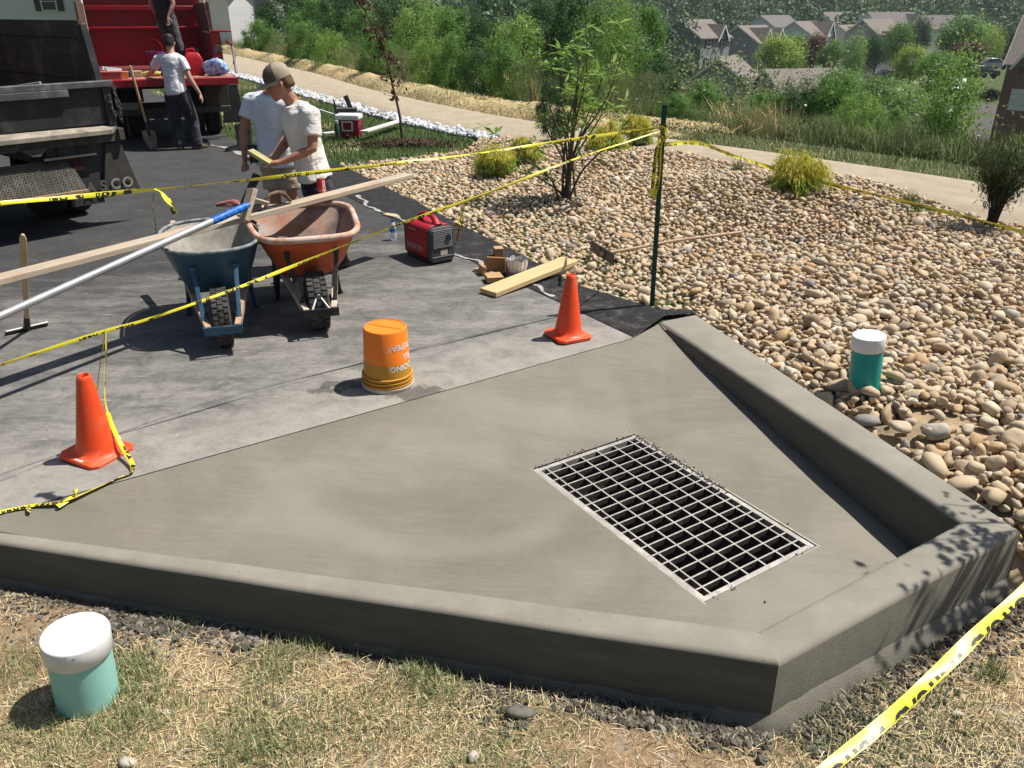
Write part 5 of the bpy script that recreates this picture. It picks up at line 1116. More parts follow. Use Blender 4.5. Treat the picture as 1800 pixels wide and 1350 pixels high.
# worker at the tailgate, seen from behind
fl_, fr_ = G(318, 263), G(347, 262)
cx = (fl_+fr_)/2; k = hgt(cx, 62)/1.78
def Z(z): return z*k
J = dict(head=V3(cx.x-.1, cx.y+.18, Z(1.66)), neck=V3(cx.x-.08, cx.y+.12, Z(1.49)), shL=V3(cx.x-.32, cx.y+.14, Z(1.41)), shR=V3(cx.x+.1, cx.y+.06, Z(1.4)), elL=V3(cx.x-.53, cx.y+.32, Z(1.2)), wrL=V3(cx.x-.72, cx.y+.5, Z(1.14)), elR=V3(cx.x+.2, cx.y+.02, Z(1.12)), wrR=V3(cx.x+.31, cx.y+.05, Z(.88)), hipL=V3(cx.x-.16, cx.y+.04, Z(.93)), hipR=V3(cx.x+.02, cx.y+.0, Z(.93)),
    knL=V3(fl_.x-.03, fl_.y+.04, Z(.5)), knR=V3(fr_.x-.03, fr_.y+.04, Z(.5)), anL=V3(fl_.x, fl_.y, .08), anR=V3(fr_.x, fr_.y, .08), face=V3(-.12, .9, -.25), hup=V3(0, .2, 1), hdL=V3(-.7, .6, -.2), hdR=V3(.25, .0, -.95), toeL=V3(-.2, .9, 0), toeR=V3(.5, .85, 0))
person(J, 'worker in white T-shirt and dark jeans leaning on the red tailgate', SK2, WTEE, JEAN, BRN, .55, hair=BHAIR, pant_loose=.035, vox=.015)
# worker standing in the red truck bed
BEDZ = 1.1
cx = V3(-6.45, 16.3, BEDZ)
J = dict(head=V3(cx.x-.05, cx.y, BEDZ+1.66), neck=V3(cx.x-.04, cx.y, BEDZ+1.48), shL=V3(cx.x-.2, cx.y+.05, BEDZ+1.41), shR=V3(cx.x+.17, cx.y-.05, BEDZ+1.41), elL=V3(cx.x-.26, cx.y+.1, BEDZ+1.12), wrL=V3(cx.x-.22, cx.y+.2, BEDZ+.9), elR=V3(cx.x+.22, cx.y-.08, BEDZ+1.12), wrR=V3(cx.x+.12, cx.y-.16, BEDZ+.9), hipL=V3(cx.x-.09, cx.y+.02, BEDZ+.92), hipR=V3(cx.x+.1, cx.y-.02, BEDZ+.92),
    knL=V3(cx.x-.06, cx.y+.12, BEDZ+.5), knR=V3(cx.x+.17, cx.y-.06, BEDZ+.5), anL=V3(cx.x-.02, cx.y+.2, BEDZ+.08), anR=V3(cx.x+.26, cx.y-.05, BEDZ+.08), face=V3(.2, -.95, -.2), hup=V3(0, 0, 1), hdL=V3(0, 0, -1), hdR=V3(-.1, -.1, -1), toeL=V3(.2, -.9, 0), toeR=V3(.4, -.9, 0))
person(J, 'worker in charcoal T-shirt and grey jeans standing in the red truck bed', SK2, DTEE, GJN, BRN, .5, hair=BHAIR, pant_loose=.02, vox=.015)
# ================================================================== TRUCKS
TBLK = M('truck_black', (.016, .018, .02), (.028, .03, .033), 3, .45, .08, 30, .1, .4, dirt=(.09, .08, .068), ds=4, dlo=.5, dhi=.75); TGRY = M('truck_grime', (.075, .07, .06), (.045, .042, .038), 5, .75, .15, 40, dirt=(.14, .12, .09), ds=7)
SHELF = M('worn_shelf', (.38, .33, .26), (.2, .18, .15), 7, .7, .2, 40, .2, dirt=(.1, .09, .08), ds=5); RUST = M('rusty_lip', (.3, .19, .11), (.2, .13, .08), 9, .8, .2, 40); PLY = M('dark_plywood', (.085, .06, .04), (.05, .036, .026), 3, .8, .15, 30, stretch=(.4, .4, 4), dirt=(.16, .11, .07), ds=3)
TYRE = M('truck_tyre', (.016, .016, .016), (.03, .03, .03), 9, .85, .3, 40)
def tyre(mb, c, r_, w_):
    mb.lathe([(r_*.55, -w_/2), (r_*.9, -w_/2), (r_, -w_*.36), (r_, w_*.36), (r_*.9, w_/2), (r_*.55, w_/2)], 32, Matrix.Translation(c)@Matrix.Rotation(math.pi/2, 4, 'Y'))
def pt(name, m, par, fn, bev=.006, **k):
    mb = MB(); fn(mb); return mb.build(name, m, par, bevel=bev, **k)
bt_ = thing('dump_truck', (-4.15, 8.75, 0), 'black dump truck with tall plywood side boards, tailgate towards the barrows', 'truck', rz=math.atan2(.77, .64)); W_ = 2.15
pt('tailgate', TBLK, bt_, lambda m: (m.box((-W_/2, .02, 1.22), (W_-.1, .04, .36)), m.box((-W_+.06, .01, 1.22), (.07, .09, .4)), m.box((-.06, .01, 1.22), (.08, .09, .4))))
pt('tailgate_rail', M('rail_grey', (.1, .1, .1), (.06, .06, .062), 5, .6, .1, 40, dirt=(.2, .19, .18), ds=5), bt_, lambda m: (m.box((-W_/2, -.01, 1.43), (W_, .1, .06)), m.box((-W_/2-.2, -.045, 1.365), (W_-.5, .03, .07))))
pt('rear_shelf', SHELF, bt_, lambda m: m.add([(-W_, -.1, .99), (-.12, -.1, .99), (-.02, .0, 1.02), (-W_, .02, 1.05), (-W_, -.1, .95), (-.12, -.1, .95), (-.02, .0, .98), (-W_, .02, .95)], [(0, 1, 2, 3), (0, 4, 5, 1), (1, 5, 6, 2), (4, 7, 6, 5)]), 0)
pt('rear_beam', TGRY, bt_, lambda m: (m.box((-W_/2, .03, .91), (W_-.02, .1, .1)), m.prism([(-1.02, .88), (-.92, .8), (-.84, .8), (-.76, .88)], -.03, .06, Matrix.Rotation(math.pi/2, 4, 'X')), m.box((-.0, .02, .93), (.06, .14, .12))))
pt('apron_plate', M('apron_grey', (.05, .054, .055), (.035, .037, .038), 3, .55, .1, 30, dirt=(.1, .09, .075), ds=5), bt_, lambda m: m.box((-.33, .07, .62), (.62, .02, .52)))
pt('mud_flap', M('flap_rubber', (.055, .05, .044), (.035, .033, .03), 6, .8, .15, 40), bt_, lambda m: m.add([(-.16, .02, .84), (.0, .02, .84), (.12, .0, .3), (-.3, .0, .3), (-.16, .035, .84), (.0, .035, .84), (.12, .015, .3), (-.3, .015, .3)], [(0, 1, 2, 3), (7, 6, 5, 4), (0, 4, 5, 1), (1, 5, 6, 2), (2, 6, 7, 3), (3, 7, 4, 0)]))
pt('flap_panel', M('flap_dark', (.04, .042, .043), (.03, .03, .03), 6, .7), bt_, lambda m: m.box((-.46, .03, .5), (.34, .02, .5)), .003)
# step bumper with raised tread
def bump_(m): m.add([(-W_, .03, .74), (-.56, .03, .74), (-.50, -.12, .44), (-W_, -.12, .44), (-W_, .06, .72), (-.56, .06, .72), (-.50, -.06, .43), (-W_, -.06, .43)], [(0, 1, 2, 3), (7, 6, 5, 4), (0, 4, 5, 1), (1, 5, 6, 2), (2, 6, 7, 3)])
sb = pt('step_bumper', TGRY, bt_, bump_, 0)
TRD = M('tread_metal', (.2, .185, .14), (.13, .12, .09), 12, .6, 0, 40, .4); mb = MB(); r = random.Random(1)
for i in range(15):
    for j in range(52):
        t = (i+.7)/16; x = -.58-j*.0285; y = .03-.15*t; z = .74-.3*t; mb.box((x+(.012 if i % 2 else 0), y-.006, z-.002), (.017, .005, .007), (.46, 0, .6 if (i+j) % 2 else -.6))
o = mb.build('raised_tread', TRD, sb, smooth=0); o['kind'] = 'stuff'
pt('bumper_lip', RUST, bt_, lambda m: m.box((-1.3, -.12, .425), (1.6, .05, .035)))
for x in (-1.38, -1.92):
    pt('chain_slot', M('slot_black', (.004, .004, .004), rough=.9), sb, lambda m: (m.lathe([(0, 0), (.038, 0), (.038, .012)], 18, Matrix.Translation((x, -.075, .54))@Matrix.Rotation(math.pi/2+.46, 4, 'X')), m.box((x-.03*(1 if x > -1.6 else -1), -.1, .485), (.02, .012, .07), (.46, .6*(1 if x > -1.6 else -1), 0))), 0)
pt('tow_hitch', SHELF, bt_, lambda m: (m.box((-1.62, -.14, .44), (.16, .14, .05)), m.lathe([(.0, -.05), (.03, -.05), (.045, 0), (.03, .04), (0, .045)], 14, Matrix.Translation((-1.56, -.2, .4))), m.box((-1.62, -.1, .38), (.07, .1, .1))))
pt('tail_light', M('tail_lamp', (.05, .015, .018), (.03, .01, .012), 8, .3), bt_, lambda m: m.box((-.5, .0, .68), (.13, .04, .14)))
pt('light_guard', TGRY, bt_, lambda m: m.box((-.56, -.02, .76), (.52, .06, .02)), .002)
LET = M('letter_bone', (.3, .28, .23), (.2, .185, .15), 14, .7)
for ch, x in zip('ASCO', (-.415, -.285, -.155, -.02)):
    vs, fs = text_geo(ch, .15, .004, bold=.004); mb = MB(); mb.add([(x+v.x*.95, -.008+v.z*.5-.012*(.4-.0), .425+v.y) for v in vs], fs); mb.build('letter', LET if ch in 'CO' else M('letter_dim', (.12, .115, .105), (.09, .085, .08), 14, .7), bt_, smooth=0, recalc=False)
for k in range(9): pt('small_letter', LET, bt_, lambda m: m.box((-.13+k*.021, -.012, .345), (.006 if k % 2 else .013, .006, .03 if k % 3 else .022)), 0)
# bed
pt('bed_floor', TBLK, bt_, lambda m: m.box((-W_/2, 1.45, 1.0), (W_, 2.85, .08)))
def side(x, sgn, m_):
    g = lambda m: m.add([(x, .12, 1.04), (x, 2.85, 1.04), (x, 2.85, 2.02), (x, .3, 2.02), (x+.04*sgn, .12, 1.04), (x+.04*sgn, 2.85, 1.04), (x+.04*sgn, 2.85, 2.02), (x+.04*sgn, .3, 2.02)], [(0, 1, 2, 3), (7, 6, 5, 4), (0, 4, 5, 1), (1, 5, 6, 2), (2, 6, 7, 3), (3, 7, 4, 0)])
    pt('side_board', m_, bt_, g, .004)
    for z in (1.45, 1.85): pt('board_seam', M('seam_dark', (.02, .015, .012)), bt_, lambda m: m.box((x-.003*sgn, 1.55, z), (.008, 2.4, .012)), 0)
    pt('stake_post', TBLK, bt_, lambda m: m.bar((x+.01*sgn, .07, 1.04), (x+.01*sgn, .25, 1.98), .07, .1, (0, 1, 0)))
side(-.06, 1, PLY); side(-W_+.06, -1, TBLK)
pt('bulkhead', TBLK, bt_, lambda m: m.box((-W_/2, 2.88, 1.6), (W_, .06, 1.2))); pt('bulkhead_cap', TGRY, bt_, lambda m: m.box((-W_/2, 2.88, 2.22), (W_, .1, .05)))
pt('bed_rod', ALU, bt_, lambda m: m.tube([(-1.2, 1.6, 1.25), (-.65, .04, 1.47)], .012, 8), 0)
pt('sand_pile', M('old_sand', (.2, .15, .1), (.1, .08, .06), 8, .95, .4, 30), bt_, lambda m: m.ball((-1.5, 2.2, 1.02), (.7, .6, .42), 10), 0)
mb = MB(); r = random.Random(5)
for c0, n_ in (((.0, -.02, 1.44), 13), ((.035, -.0, 1.42), 9), ((-.06, -.05, 1.3), 7)):
    for k in range(n_):
        q = Vector(c0)+Vector((r.uniform(-.01, .01)+.004*k*(1 if c0[0] >= 0 else 1.5), 0, -.032*k)); pts_ = [q+Vector(((.012 if k % 2 else .003)*math.cos(a), (.003 if k % 2 else .012)*math.cos(a), .024*math.sin(a))) for a in np.linspace(0, 6.28, 9)]; mb.tube(pts_, .0055, 5, caps=False)
o = mb.build('tailgate_chain', M('rusty_chain', (.16, .14, .12), (.08, .07, .06), 20, .6, 0, 40, .6), bt_); o['kind'] = 'stuff'
pt('chassis', TBLK, bt_, lambda m: (m.box((-W_/2-.35, 2.6, .78), (.1, 5.2, .2)), m.box((-W_/2+.35, 2.6, .78), (.1, 5.2, .2)), m.box((-W_/2, 1.0, .48), (W_-.4, .14, .14))))
for x in (-.24, -.52, -W_+.24, -W_+.52): pt('wheel', TYRE, bt_, lambda m: tyre(m, (x, 1.0, .45), .45, .25), 0)
for x in (-.25, -W_+.25): pt('wheel', TYRE, bt_, lambda m: tyre(m, (x, 4.6, .45), .45, .25), 0)
pt('cab', TBLK, bt_, lambda m: m.loft([[Vector((-W_+.1, y, z)) for y, z in ((3.1, .6), (5.9, .6), (5.9, 1.35), (4.9, 1.45), (4.5, 2.25), (3.1, 2.25))], [Vector((-.1, y, z)) for y, z in ((3.1, .6), (5.9, .6), (5.9, 1.35), (4.9, 1.45), (4.5, 2.25), (3.1, 2.25))]]), .04)
for s, x in ((1, -.095), (-1, -W_+.095)): pt('window', M('cab_glass', (.02, .025, .03), rough=.1), bt_, lambda m: m.prism([(3.35, 1.5), (4.75, 1.5), (4.4, 2.1), (3.35, 2.1)], -.004, .004, Matrix.Translation((x, 0, 0))@Matrix(((0, 0, 1, 0), (1, 0, 0, 0), (0, 1, 0, 0), (0, 0, 0, 1)))), 0)
# ---- red truck
TRED = M('truck_red', (.34, .006, .018), (.27, .006, .014), 3, .38, .05, 30, 0, .45, dirt=(.2, .035, .03), ds=4, dlo=.55, dhi=.8); TREDD = M('truck_red_worn', (.15, .02, .028), (.1, .018, .022), 4, .6, .1, 30, dirt=(.2, .13, .1), ds=5)
BRB = M('brown_boards', (.12, .07, .045), (.08, .045, .03), 3, .8, .15, 30, stretch=(4, .5, .5)); EDGE = M('cut_wood_edge', (.6, .45, .25), (.5, .36, .2), 9, .7)
ra_ = R(24); rt = thing('dump_truck', (-4.65, 14.4, 0), 'red dump truck with lowered tailgate and worker standing in its bed', 'truck', rz=ra_); W2 = 2.35
pt('tailgate', TRED, rt, lambda m: (m.box((-W2/2, .4, 1.07), (W2, .8, .06)), m.box((-W2/2, .0, 1.04), (W2+.02, .05, .11))))
pt('tailgate_mat', M('dusty_deck', (.42, .2, .15), (.3, .1, .08), 5, .8, dirt=(.45, .36, .27), ds=4), rt, lambda m: m.box((-W2/2, .42, 1.102), (W2-.08, .76, .006)), 0)
pt('bed_floor', TREDD, rt, lambda m: m.box((-W2/2-.05, 2.4, 1.07), (W2-.1, 3.3, .06)))
pt('side_wall', TREDD, rt, lambda m: m.box((-.22, 2.5, 1.42), (.05, 3.3, .66))); pt('side_wall', TREDD, rt, lambda m: m.box((-W2+.08, 2.5, 1.42), (.05, 3.3, .66)))
pt('side_board', BRB, rt, lambda m: (m.box((-.2, 2.55, 2.0), (.035, 2.9, .5)))); pt('side_board', BRB, rt, lambda m: m.box((-W2+.08, 2.55, 2.0), (.035, 2.9, .5)))
for y, z0, z1 in ((1.1, 1.75, 2.1), (1.35, 2.05, 2.3)): pt('board_edge', EDGE, rt, lambda m: m.bar((-.225, y, z0), (-.225, y+.12, z1), .02, .03, (0, 1, 0)), 0)
pt('board_edge', EDGE, rt, lambda m: m.box((-.235, 1.75, 1.76), (.03, 1.1, .02)), 0)
pt('rear_post', TRED, rt, lambda m: (m.box((-.18, .86, 1.42), (.16, .12, .72)), m.box((-.08, .82, 1.79), (.34, .16, .03)), m.tube([(-.02, .8, 1.62), (.06, .78, 1.6), (.09, .76, 1.4), (.06, .76, 1.25)], .022, 8)))
pt('post_lamp', M('lamp_bezel', (.12, .05, .05), (.3, .28, .28), 30, .4), rt, lambda m: m.lathe([(0, 0), (.07, 0), (.075, .02), (.07, .05)], 20, Matrix.Translation((-.17, .79, 1.5))@Matrix.Rotation(math.pi/2, 4, 'X')), 0)
pt('latch_rod', ALU, rt, lambda m: m.tube([(.07, .74, 1.55), (.06, .6, 1.12)], .02, 8), 0)
pt('rear_post', TRED, rt, lambda m: m.box((-W2+.08, .86, 1.42), (.12, .12, .72)))
pt('bulkhead', TRED, rt, lambda m: m.box((-W2/2, 4.1, 1.75), (W2-.2, .08, 1.35)))
for z, h_ in ((1.8, .05), (2.16, .09), (2.42, .06)): pt('bulkhead_rib', TRED, rt, lambda m: m.box((-W2/2, 4.02, z), (W2-.22, .12, h_)), .01)
pt('cab_shield', TRED, rt, lambda m: m.box((-W2/2, 4.6, 2.46), (W2-.2, 1.1, .06)))
pt('rear_apron', M('apron_brown', (.075, .055, .045), (.05, .04, .034), 4, .7), rt, lambda m: (m.box((-.3, .85, .72), (.42, .03, .5)), m.box((-W2/2, .95, .95), (W2-.1, .1, .14))))
pt('bumper_bar', TGRY, rt, lambda m: m.box((-W2/2, .8, .52), (W2-.2, .1, .1)))
pt('licence_plate', M('plate_pale', (.3, .28, .27), (.2, .2, .2), 30, .5), rt, lambda m: m.box((-1.75, .76, .62), (.3, .01, .13)), 0)
for x in (-.08,): pt('mud_flap', TYRE, rt, lambda m: m.add([(-.1, 1.05, .9), (.1, 1.05, .9), (.14, 1.0, .25), (-.25, 1.0, .25), (-.1, 1.07, .9), (.1, 1.07, .9), (.14, 1.02, .25), (-.25, 1.02, .25)], [(0, 1, 2, 3), (7, 6, 5, 4), (0, 4, 5, 1), (1, 5, 6, 2), (2, 6, 7, 3), (3, 7, 4, 0)]))
for x in (-.36, -.66, -W2+.36, -W2+.66): pt('wheel', TYRE, rt, lambda m: tyre(m, (x, 1.75, .48), .48, .26), 0)
for x in (-.36, -W2+.36): pt('wheel', TYRE, rt, lambda m: tyre(m, (x, 6.0, .48), .48, .26), 0)
pt('chassis', TBLK, rt, lambda m: (m.box((-W2/2-.38, 3.4, .82), (.1, 6, .2)), m.box((-W2/2+.38, 3.4, .82), (.1, 6, .2)), m.box((-W2/2, 1.75, .5), (1.4, .16, .16))))
pt('cab', TRED, rt, lambda m: m.loft([[Vector((x, y, z)) for y, z in ((4.5, .65), (7.4, .65), (7.4, 1.4), (6.3, 1.5), (5.9, 2.35), (4.5, 2.35))] for x in (-W2+.15, -.15)]), .04)
for s, x in ((1, -.145), (-1, -W2+.145)): pt('window', M('cab_glass', (.02, .025, .03), rough=.1), rt, lambda m: m.prism([(4.75, 1.55), (6.15, 1.55), (5.8, 2.2), (4.75, 2.2)], -.004, .004, Matrix.Translation((x, 0, 0))@Matrix(((0, 0, 1, 0), (1, 0, 0, 0), (0, 1, 0, 0), (0, 0, 0, 1)))), 0)
# ---- things on the red tailgate
RM = Matrix.Translation((-4.65, 14.4, 0))@Matrix.Rotation(ra_, 4, 'Z')
def onrt(x, y, z=1.106): return RM@Vector((x, y, z))
gcn = thing('fuel_can', onrt(-.62, .55), 'red plastic fuel can on the red tailgate beside the blue bag', 'fuel can', rz=ra_); FR = M('fuel_red', (.4, .012, .02), (.34, .01, .016), 5, .4)
pt('can_wall', FR, gcn, lambda m: m.loft([[Vector((x*s, y*s, z)) for x, y in ((-.15, -.12), (.15, -.12), (.15, .12), (-.15, .12))] for z, s in ((0, .95), (.02, 1), (.26, 1), (.34, .72), (.37, .5))]), .02)
pt('can_handle', FR, gcn, lambda m: m.tube([(-.12, 0, .27), (-.08, 0, .4), (.02, 0, .42), (.05, 0, .36)], .022, 8), 0); pt('spout_cap', BLACKP, gcn, lambda m: m.tube([(.07, -.03, .33), (.08, -.03, .42)], .022, 10), 0)
bag = thing('blue_bag', onrt(-.28, .3), 'blue and white plastic bag bunched on the red tailgate', 'bag'); mb = MB(); rr_ = np.random.default_rng(3); V, F = rockproto(12, 3, .5, (.19, .15, .17)); V = V*(1+.05*np.sin(V[:, :1]*60+V[:, 1:2]*45)); V[:, 2] = np.maximum(V[:, 2]+.13, 0)
o = np_obj('bag_film', V, F, M('bag_blue', (.03, .16, .48), (.5, .58, .66), 22, .3, .5, 30, lo=.4, hi=.6), bag)
tb = thing('tool_tray', onrt(-1.98, .16), 'faded red tool tray at the left of the red tailgate', 'tool box', rz=ra_); pt('tray', M('faded_red', (.5, .1, .09), (.4, .06, .06), 6, .5), tb, lambda m: (m.box((0, 0, .05), (.42, .2, .1)), m.box((0, .0, .11), (.44, .22, .02))))
pt('latch', M('faded_orange', (.6, .2, .06)), tb, lambda m: m.box((.26, .05, .06), (.1, .12, .1)))
tw_ = thing('steel_trowel', onrt(-1.9, .55), 'grey steel trowel propped among tools on the red tailgate', 'trowel', rz=ra_); pt('blade', M('trowel_steel', (.22, .24, .25), (.16, .18, .19), 8, .4, 0, 40, .5), tw_, lambda m: m.box((0, 0, .12), (.3, .02, .1), (-.9, .15, .1))); pt('handle', HANDLE, tw_, lambda m: m.tube([(-.1, -.02, .16), (-.03, -.1, .02)], .014, 8), 0)
for i, (x, y, sz, c_, lab) in enumerate(((-1.55, .5, (.18, .14, .1), (.5, .42, .25), 'tan carton among the tools on the red tailgate'), (-1.75, .42, (.16, .1, .06), (.75, .75, .75), 'white cloth bundle among the tools on the red tailgate'), (-1.68, .6, (.12, .12, .09), (.03, .08, .35), 'blue tub among the tools on the red tailgate'), (-1.3, .62, (.3, .16, .08), (.5, .4, .06), 'yellow sack behind the tools on the red tailgate'), (-1.1, .25, (.16, .12, .1), (.03, .03, .03), 'black tool pouch on the tailgate left of the leaning worker'))):
    mb = MB(); mb.ball((0, 0, sz[2]*.5), (sz[0]*.6, sz[1]*.6, sz[2]*.6), 7) if i in (1, 3, 4) else mb.box((0, 0, sz[2]/2), sz); o = mb.build('tool_bundle', M('bundle%d' % i, c_, tuple(q*.6 for q in c_), 20, .6), None, bevel=.008); o.location = onrt(x, y); o.rotation_euler = (0, 0, ra_+i); tag(o, lab, 'bundle')
pb_ = thing('purple_bucket', onrt(-1.18, 1.3), 'red and purple bucket in the bed behind the leaning worker', 'bucket'); pt('bucket_wall', M('bucket_purple', (.1, .05, .22), (.3, .02, .05), 6, .5, lo=.48, hi=.52), pb_, lambda m: m.lathe([(0, 0), (.12, 0), (.15, .36), (.14, .36), (.11, .02)], 24), 0); pt('bail_wire', TRED, pb_, lambda m: m.tube([(.15*math.cos(a), 0, .36+.2*math.sin(a)) for a in np.linspace(0, 3.14, 12)], .006, 6), 0)
# shovel leaning on the tailgate
sb_, st_ = G(270, 262), onrt(-1.62, -.06, 1.3); sh_ = thing('shovel', sb_, 'round-point shovel with wooden handle leaning on the red tailgate', 'shovel'); dv = st_-sb_; dn_ = dv.normalized()
pt('handle', HANDLE, sh_, lambda m: m.tube([dn_*.3, dv*.6, dv], [.018, .019, .02], 12, round_=True), 0)
bx_ = Vector((1, .1, 0)).normalized(); bn = bx_.cross(dn_).normalized(); mb = MB(); rows = []
for t, wd in ((-.02, .01), (.03, .06), (.1, .095), (.2, .11), (.29, .108), (.31, .1)): rows.append([dn_*t+bx_*(wd*q)+bn*(.03*q*q-.02*(t*4)*(1-t*3)) for q in (-1, -.6, -.2, .2, .6, 1)])
mb.loft(rows, caps=False, closed=False); o = mb.build('blade', M('shovel_steel', (.33, .29, .24), (.2, .17, .14), 8, .45, 0, 40, .6), sh_, smooth=60); so = o.modifiers.new('solid', 'SOLIDIFY'); so.thickness = .004
pt('socket', DARKST, sh_, lambda m: m.tube([dn_*.22, dn_*.45], [.024, .021], 10), 0)
# ================================================================== PLANTS
def leafmat(name, st, trans=.42, rough=.55):
    n = NT(name); rp = n.math('FRACT', n.math('ADD', n.add('NewGeometry').outputs['Random Per Island'], n.math('MULTIPLY', n.add('ObjectInfo').outputs['Random'], .35))); c = n.ramp(rp, st)
    n.out(c, rough, Specular_IOR_Level=.25)
    tr = n.add('BsdfTranslucent', {'Color': n.mix(.5, c, (.3, .42, .06), 'MULTIPLY') if 0 else c}); mx = n.add('MixShader', {0: trans, 1: n.b.outputs[0], 2: tr.outputs[0]})
    n.t.links.new(mx.outputs[0], n.t.nodes['Material Output'].inputs[0]); return n.mat
LG = leafmat('leaf_green', [(0, (0.082, 0.177, 0.038)), (.4, (0.142, 0.271, 0.059)), (.75, (0.213, 0.366, 0.082)), (1, (0.107, 0.213, 0.059))])
LL = leafmat('leaf_light', [(0, (0.190, 0.316, 0.062)), (.4, (0.274, 0.420, 0.095)), (.8, (0.157, 0.274, 0.062)), (1, (0.358, 0.484, 0.137))])
LD = leafmat('leaf_dark', [(0, (0.032, 0.078, 0.027)), (.5, (0.058, 0.126, 0.042)), (1, (0.092, 0.184, 0.055))])
LW = leafmat('leaf_weedy', [(0, (0.126, 0.190, 0.062)), (.4, (0.210, 0.263, 0.106)), (.7, (0.095, 0.157, 0.053)), (1, (0.358, 0.336, 0.179))])
LGOLD = leafmat('leaf_gold', [(0, (.55, .52, .07)), (.4, (.68, .62, .12)), (.7, (.42, .45, .06)), (1, (.75, .68, .22))], .4)
LPUR = leafmat('leaf_purple', [(0, (0.060, 0.022, 0.026)), (.5, (0.108, 0.036, 0.042)), (1, (0.168, 0.072, 0.060))])
LYEL = leafmat('leaf_yellowgreen', [(0, (0.263, 0.350, 0.061)), (.5, (0.367, 0.473, 0.088)), (1, (0.175, 0.263, 0.052))])
LTAN = leafmat('stalk_tan', [(0, (.3, .22, .12)), (.5, (.38, .29, .16)), (1, (.22, .16, .09))], .2)
BARK = M('bark', (.09, .068, .05), (.055, .042, .032), 9, .9, .5, 40, stretch=(1, 1, .3)); STRAW = blademat('straw', [(0, (.62, .48, .24)), (.4, (.72, .58, .33)), (.75, (.5, .38, .19)), (1, (.8, .68, .44))])
def leaf_quads(P, size, r, asp=.45, droop=0., up=.75, axis=None, out=None):
    N = len(P); d = r.normal(size=(N, 3)) if axis is None else axis+.35*r.normal(size=(N, 3)); d[:, 2] -= droop; d /= np.linalg.norm(d, axis=1)[:, None]
    nn = r.normal(size=(N, 3)); nn[:, 2] += up*3
    if out is not None: nn = out*2.2+.45*r.normal(size=(N, 3)); nn[:, 2] += .35
    s = np.cross(d, nn); s /= np.linalg.norm(s, axis=1)[:, None]+1e-9
    sz = (size*r.uniform(.6, 1.3, N))[:, None]; up_ = np.cross(s, d)
    V = np.stack([P, P+d*sz*.5+s*sz*asp*.5+up_*sz*.06, P+d*sz, P+d*sz*.5-s*sz*asp*.5+up_*sz*.06], 1).reshape(-1, 3)
    return V, np.arange(4*N).reshape(N, 4)
def crown_pts(r, N, clumps, rx, ry, rz, cz, shell=.55, spread=.2, bottom=-.85):
    C = r.normal(size=(clumps, 3)); C /= np.linalg.norm(C, axis=1)[:, None]; C *= (shell+(1-shell)*r.random(clumps)**.6)[:, None]; C = C[C[:, 2] > bottom]
    C *= np.where(r.random(len(C)) < .2, 1.18, 1)[:, None]
    k = r.integers(0, len(C), N); P = C[k]+r.normal(size=(N, 3))*spread*r.uniform(.6, 1.4, len(C))[k][:, None]
    un = lambda q: q/(np.linalg.norm(q, axis=1)[:, None]+1e-6)
    crown_pts.out = .75*un(P)+.75*un(P-C[k])
    return P*np.array([rx, ry, rz])+np.array([0, 0, cz])
def stems(mb, r, n_, h, spread, r0, base=.1, lean=.5):
    tips = []
    for k in range(n_):
        a = r.uniform(0, 6.28); b = Vector((base*math.cos(a)*r.random(), base*math.sin(a)*r.random(), -.05)); t = Vector((spread*math.cos(a)*r.uniform(.3, 1), spread*math.sin(a)*r.uniform(.3, 1), h*r.uniform(.7, 1)))
        m = b.lerp(t, .5)+Vector((r.normal(0, .05), r.normal(0, .05), h*.05)); mb.tube([b, b.lerp(m, .5)+Vector((r.normal(0, .02), r.normal(0, .02), 0)), m, t], [r0, r0*.8, r0*.6, r0*.2], 6); tips.append((m, t))
    return tips
PLANT = {}
def proto(kind, seed, leaf, N, clumps, dims, size, asp=.45, stem=(5, 1.3, .5, .03), shell=.5, spread=.22, droop=0., bottom=-.9, trunk=None):
    r = np.random.default_rng(seed); P = crown_pts(r, N, clumps, *dims, shell=shell, spread=spread, bottom=bottom); ok = P[:, 2] > .02; P = P[ok]; V, F = leaf_quads(P, size, r, asp, droop, out=crown_pts.out[ok])
    me = np_obj('crown', V, F, leaf, smooth=False); d = me.data; bpy.data.objects.remove(me)
    mb = MB()
    if trunk: mb.tube([(0, 0, -.3), (.02, 0, trunk[0]*.4), (-.02, .03, trunk[0]), (0, 0, dims[3])], [trunk[1]*1.2, trunk[1], trunk[1]*.8, trunk[1]*.3], 8); stems(mb, r, 7, dims[3]+dims[2]*.5, dims[0]*.6, trunk[1]*.4, .05)
    else: stems(mb, r, *stem)
    PLANT[kind] = (d, mb.mesh('stem', BARK), dims)
proto('broad', 1, LG, 14000, 42, (1.05, 1.05, 1.0, 1.0), .082, spread=.125); proto('airy', 2, LL, 9000, 44, (1.0, 1.0, 1.05, 1.05), .085, .4, shell=.45, spread=.13)
proto('dark', 3, LD, 12000, 42, (1.05, 1.05, 1.1, 1.0), .082, spread=.13); proto('weedy', 4, LW, 11000, 60, (1.05, 1.05, .9, .85), .05, .35, shell=.35, spread=.19)
proto('willow', 5, LL, 10000, 60, (.8, .8, 1.25, 1.2), .075, .22, shell=.35, droop=.3)
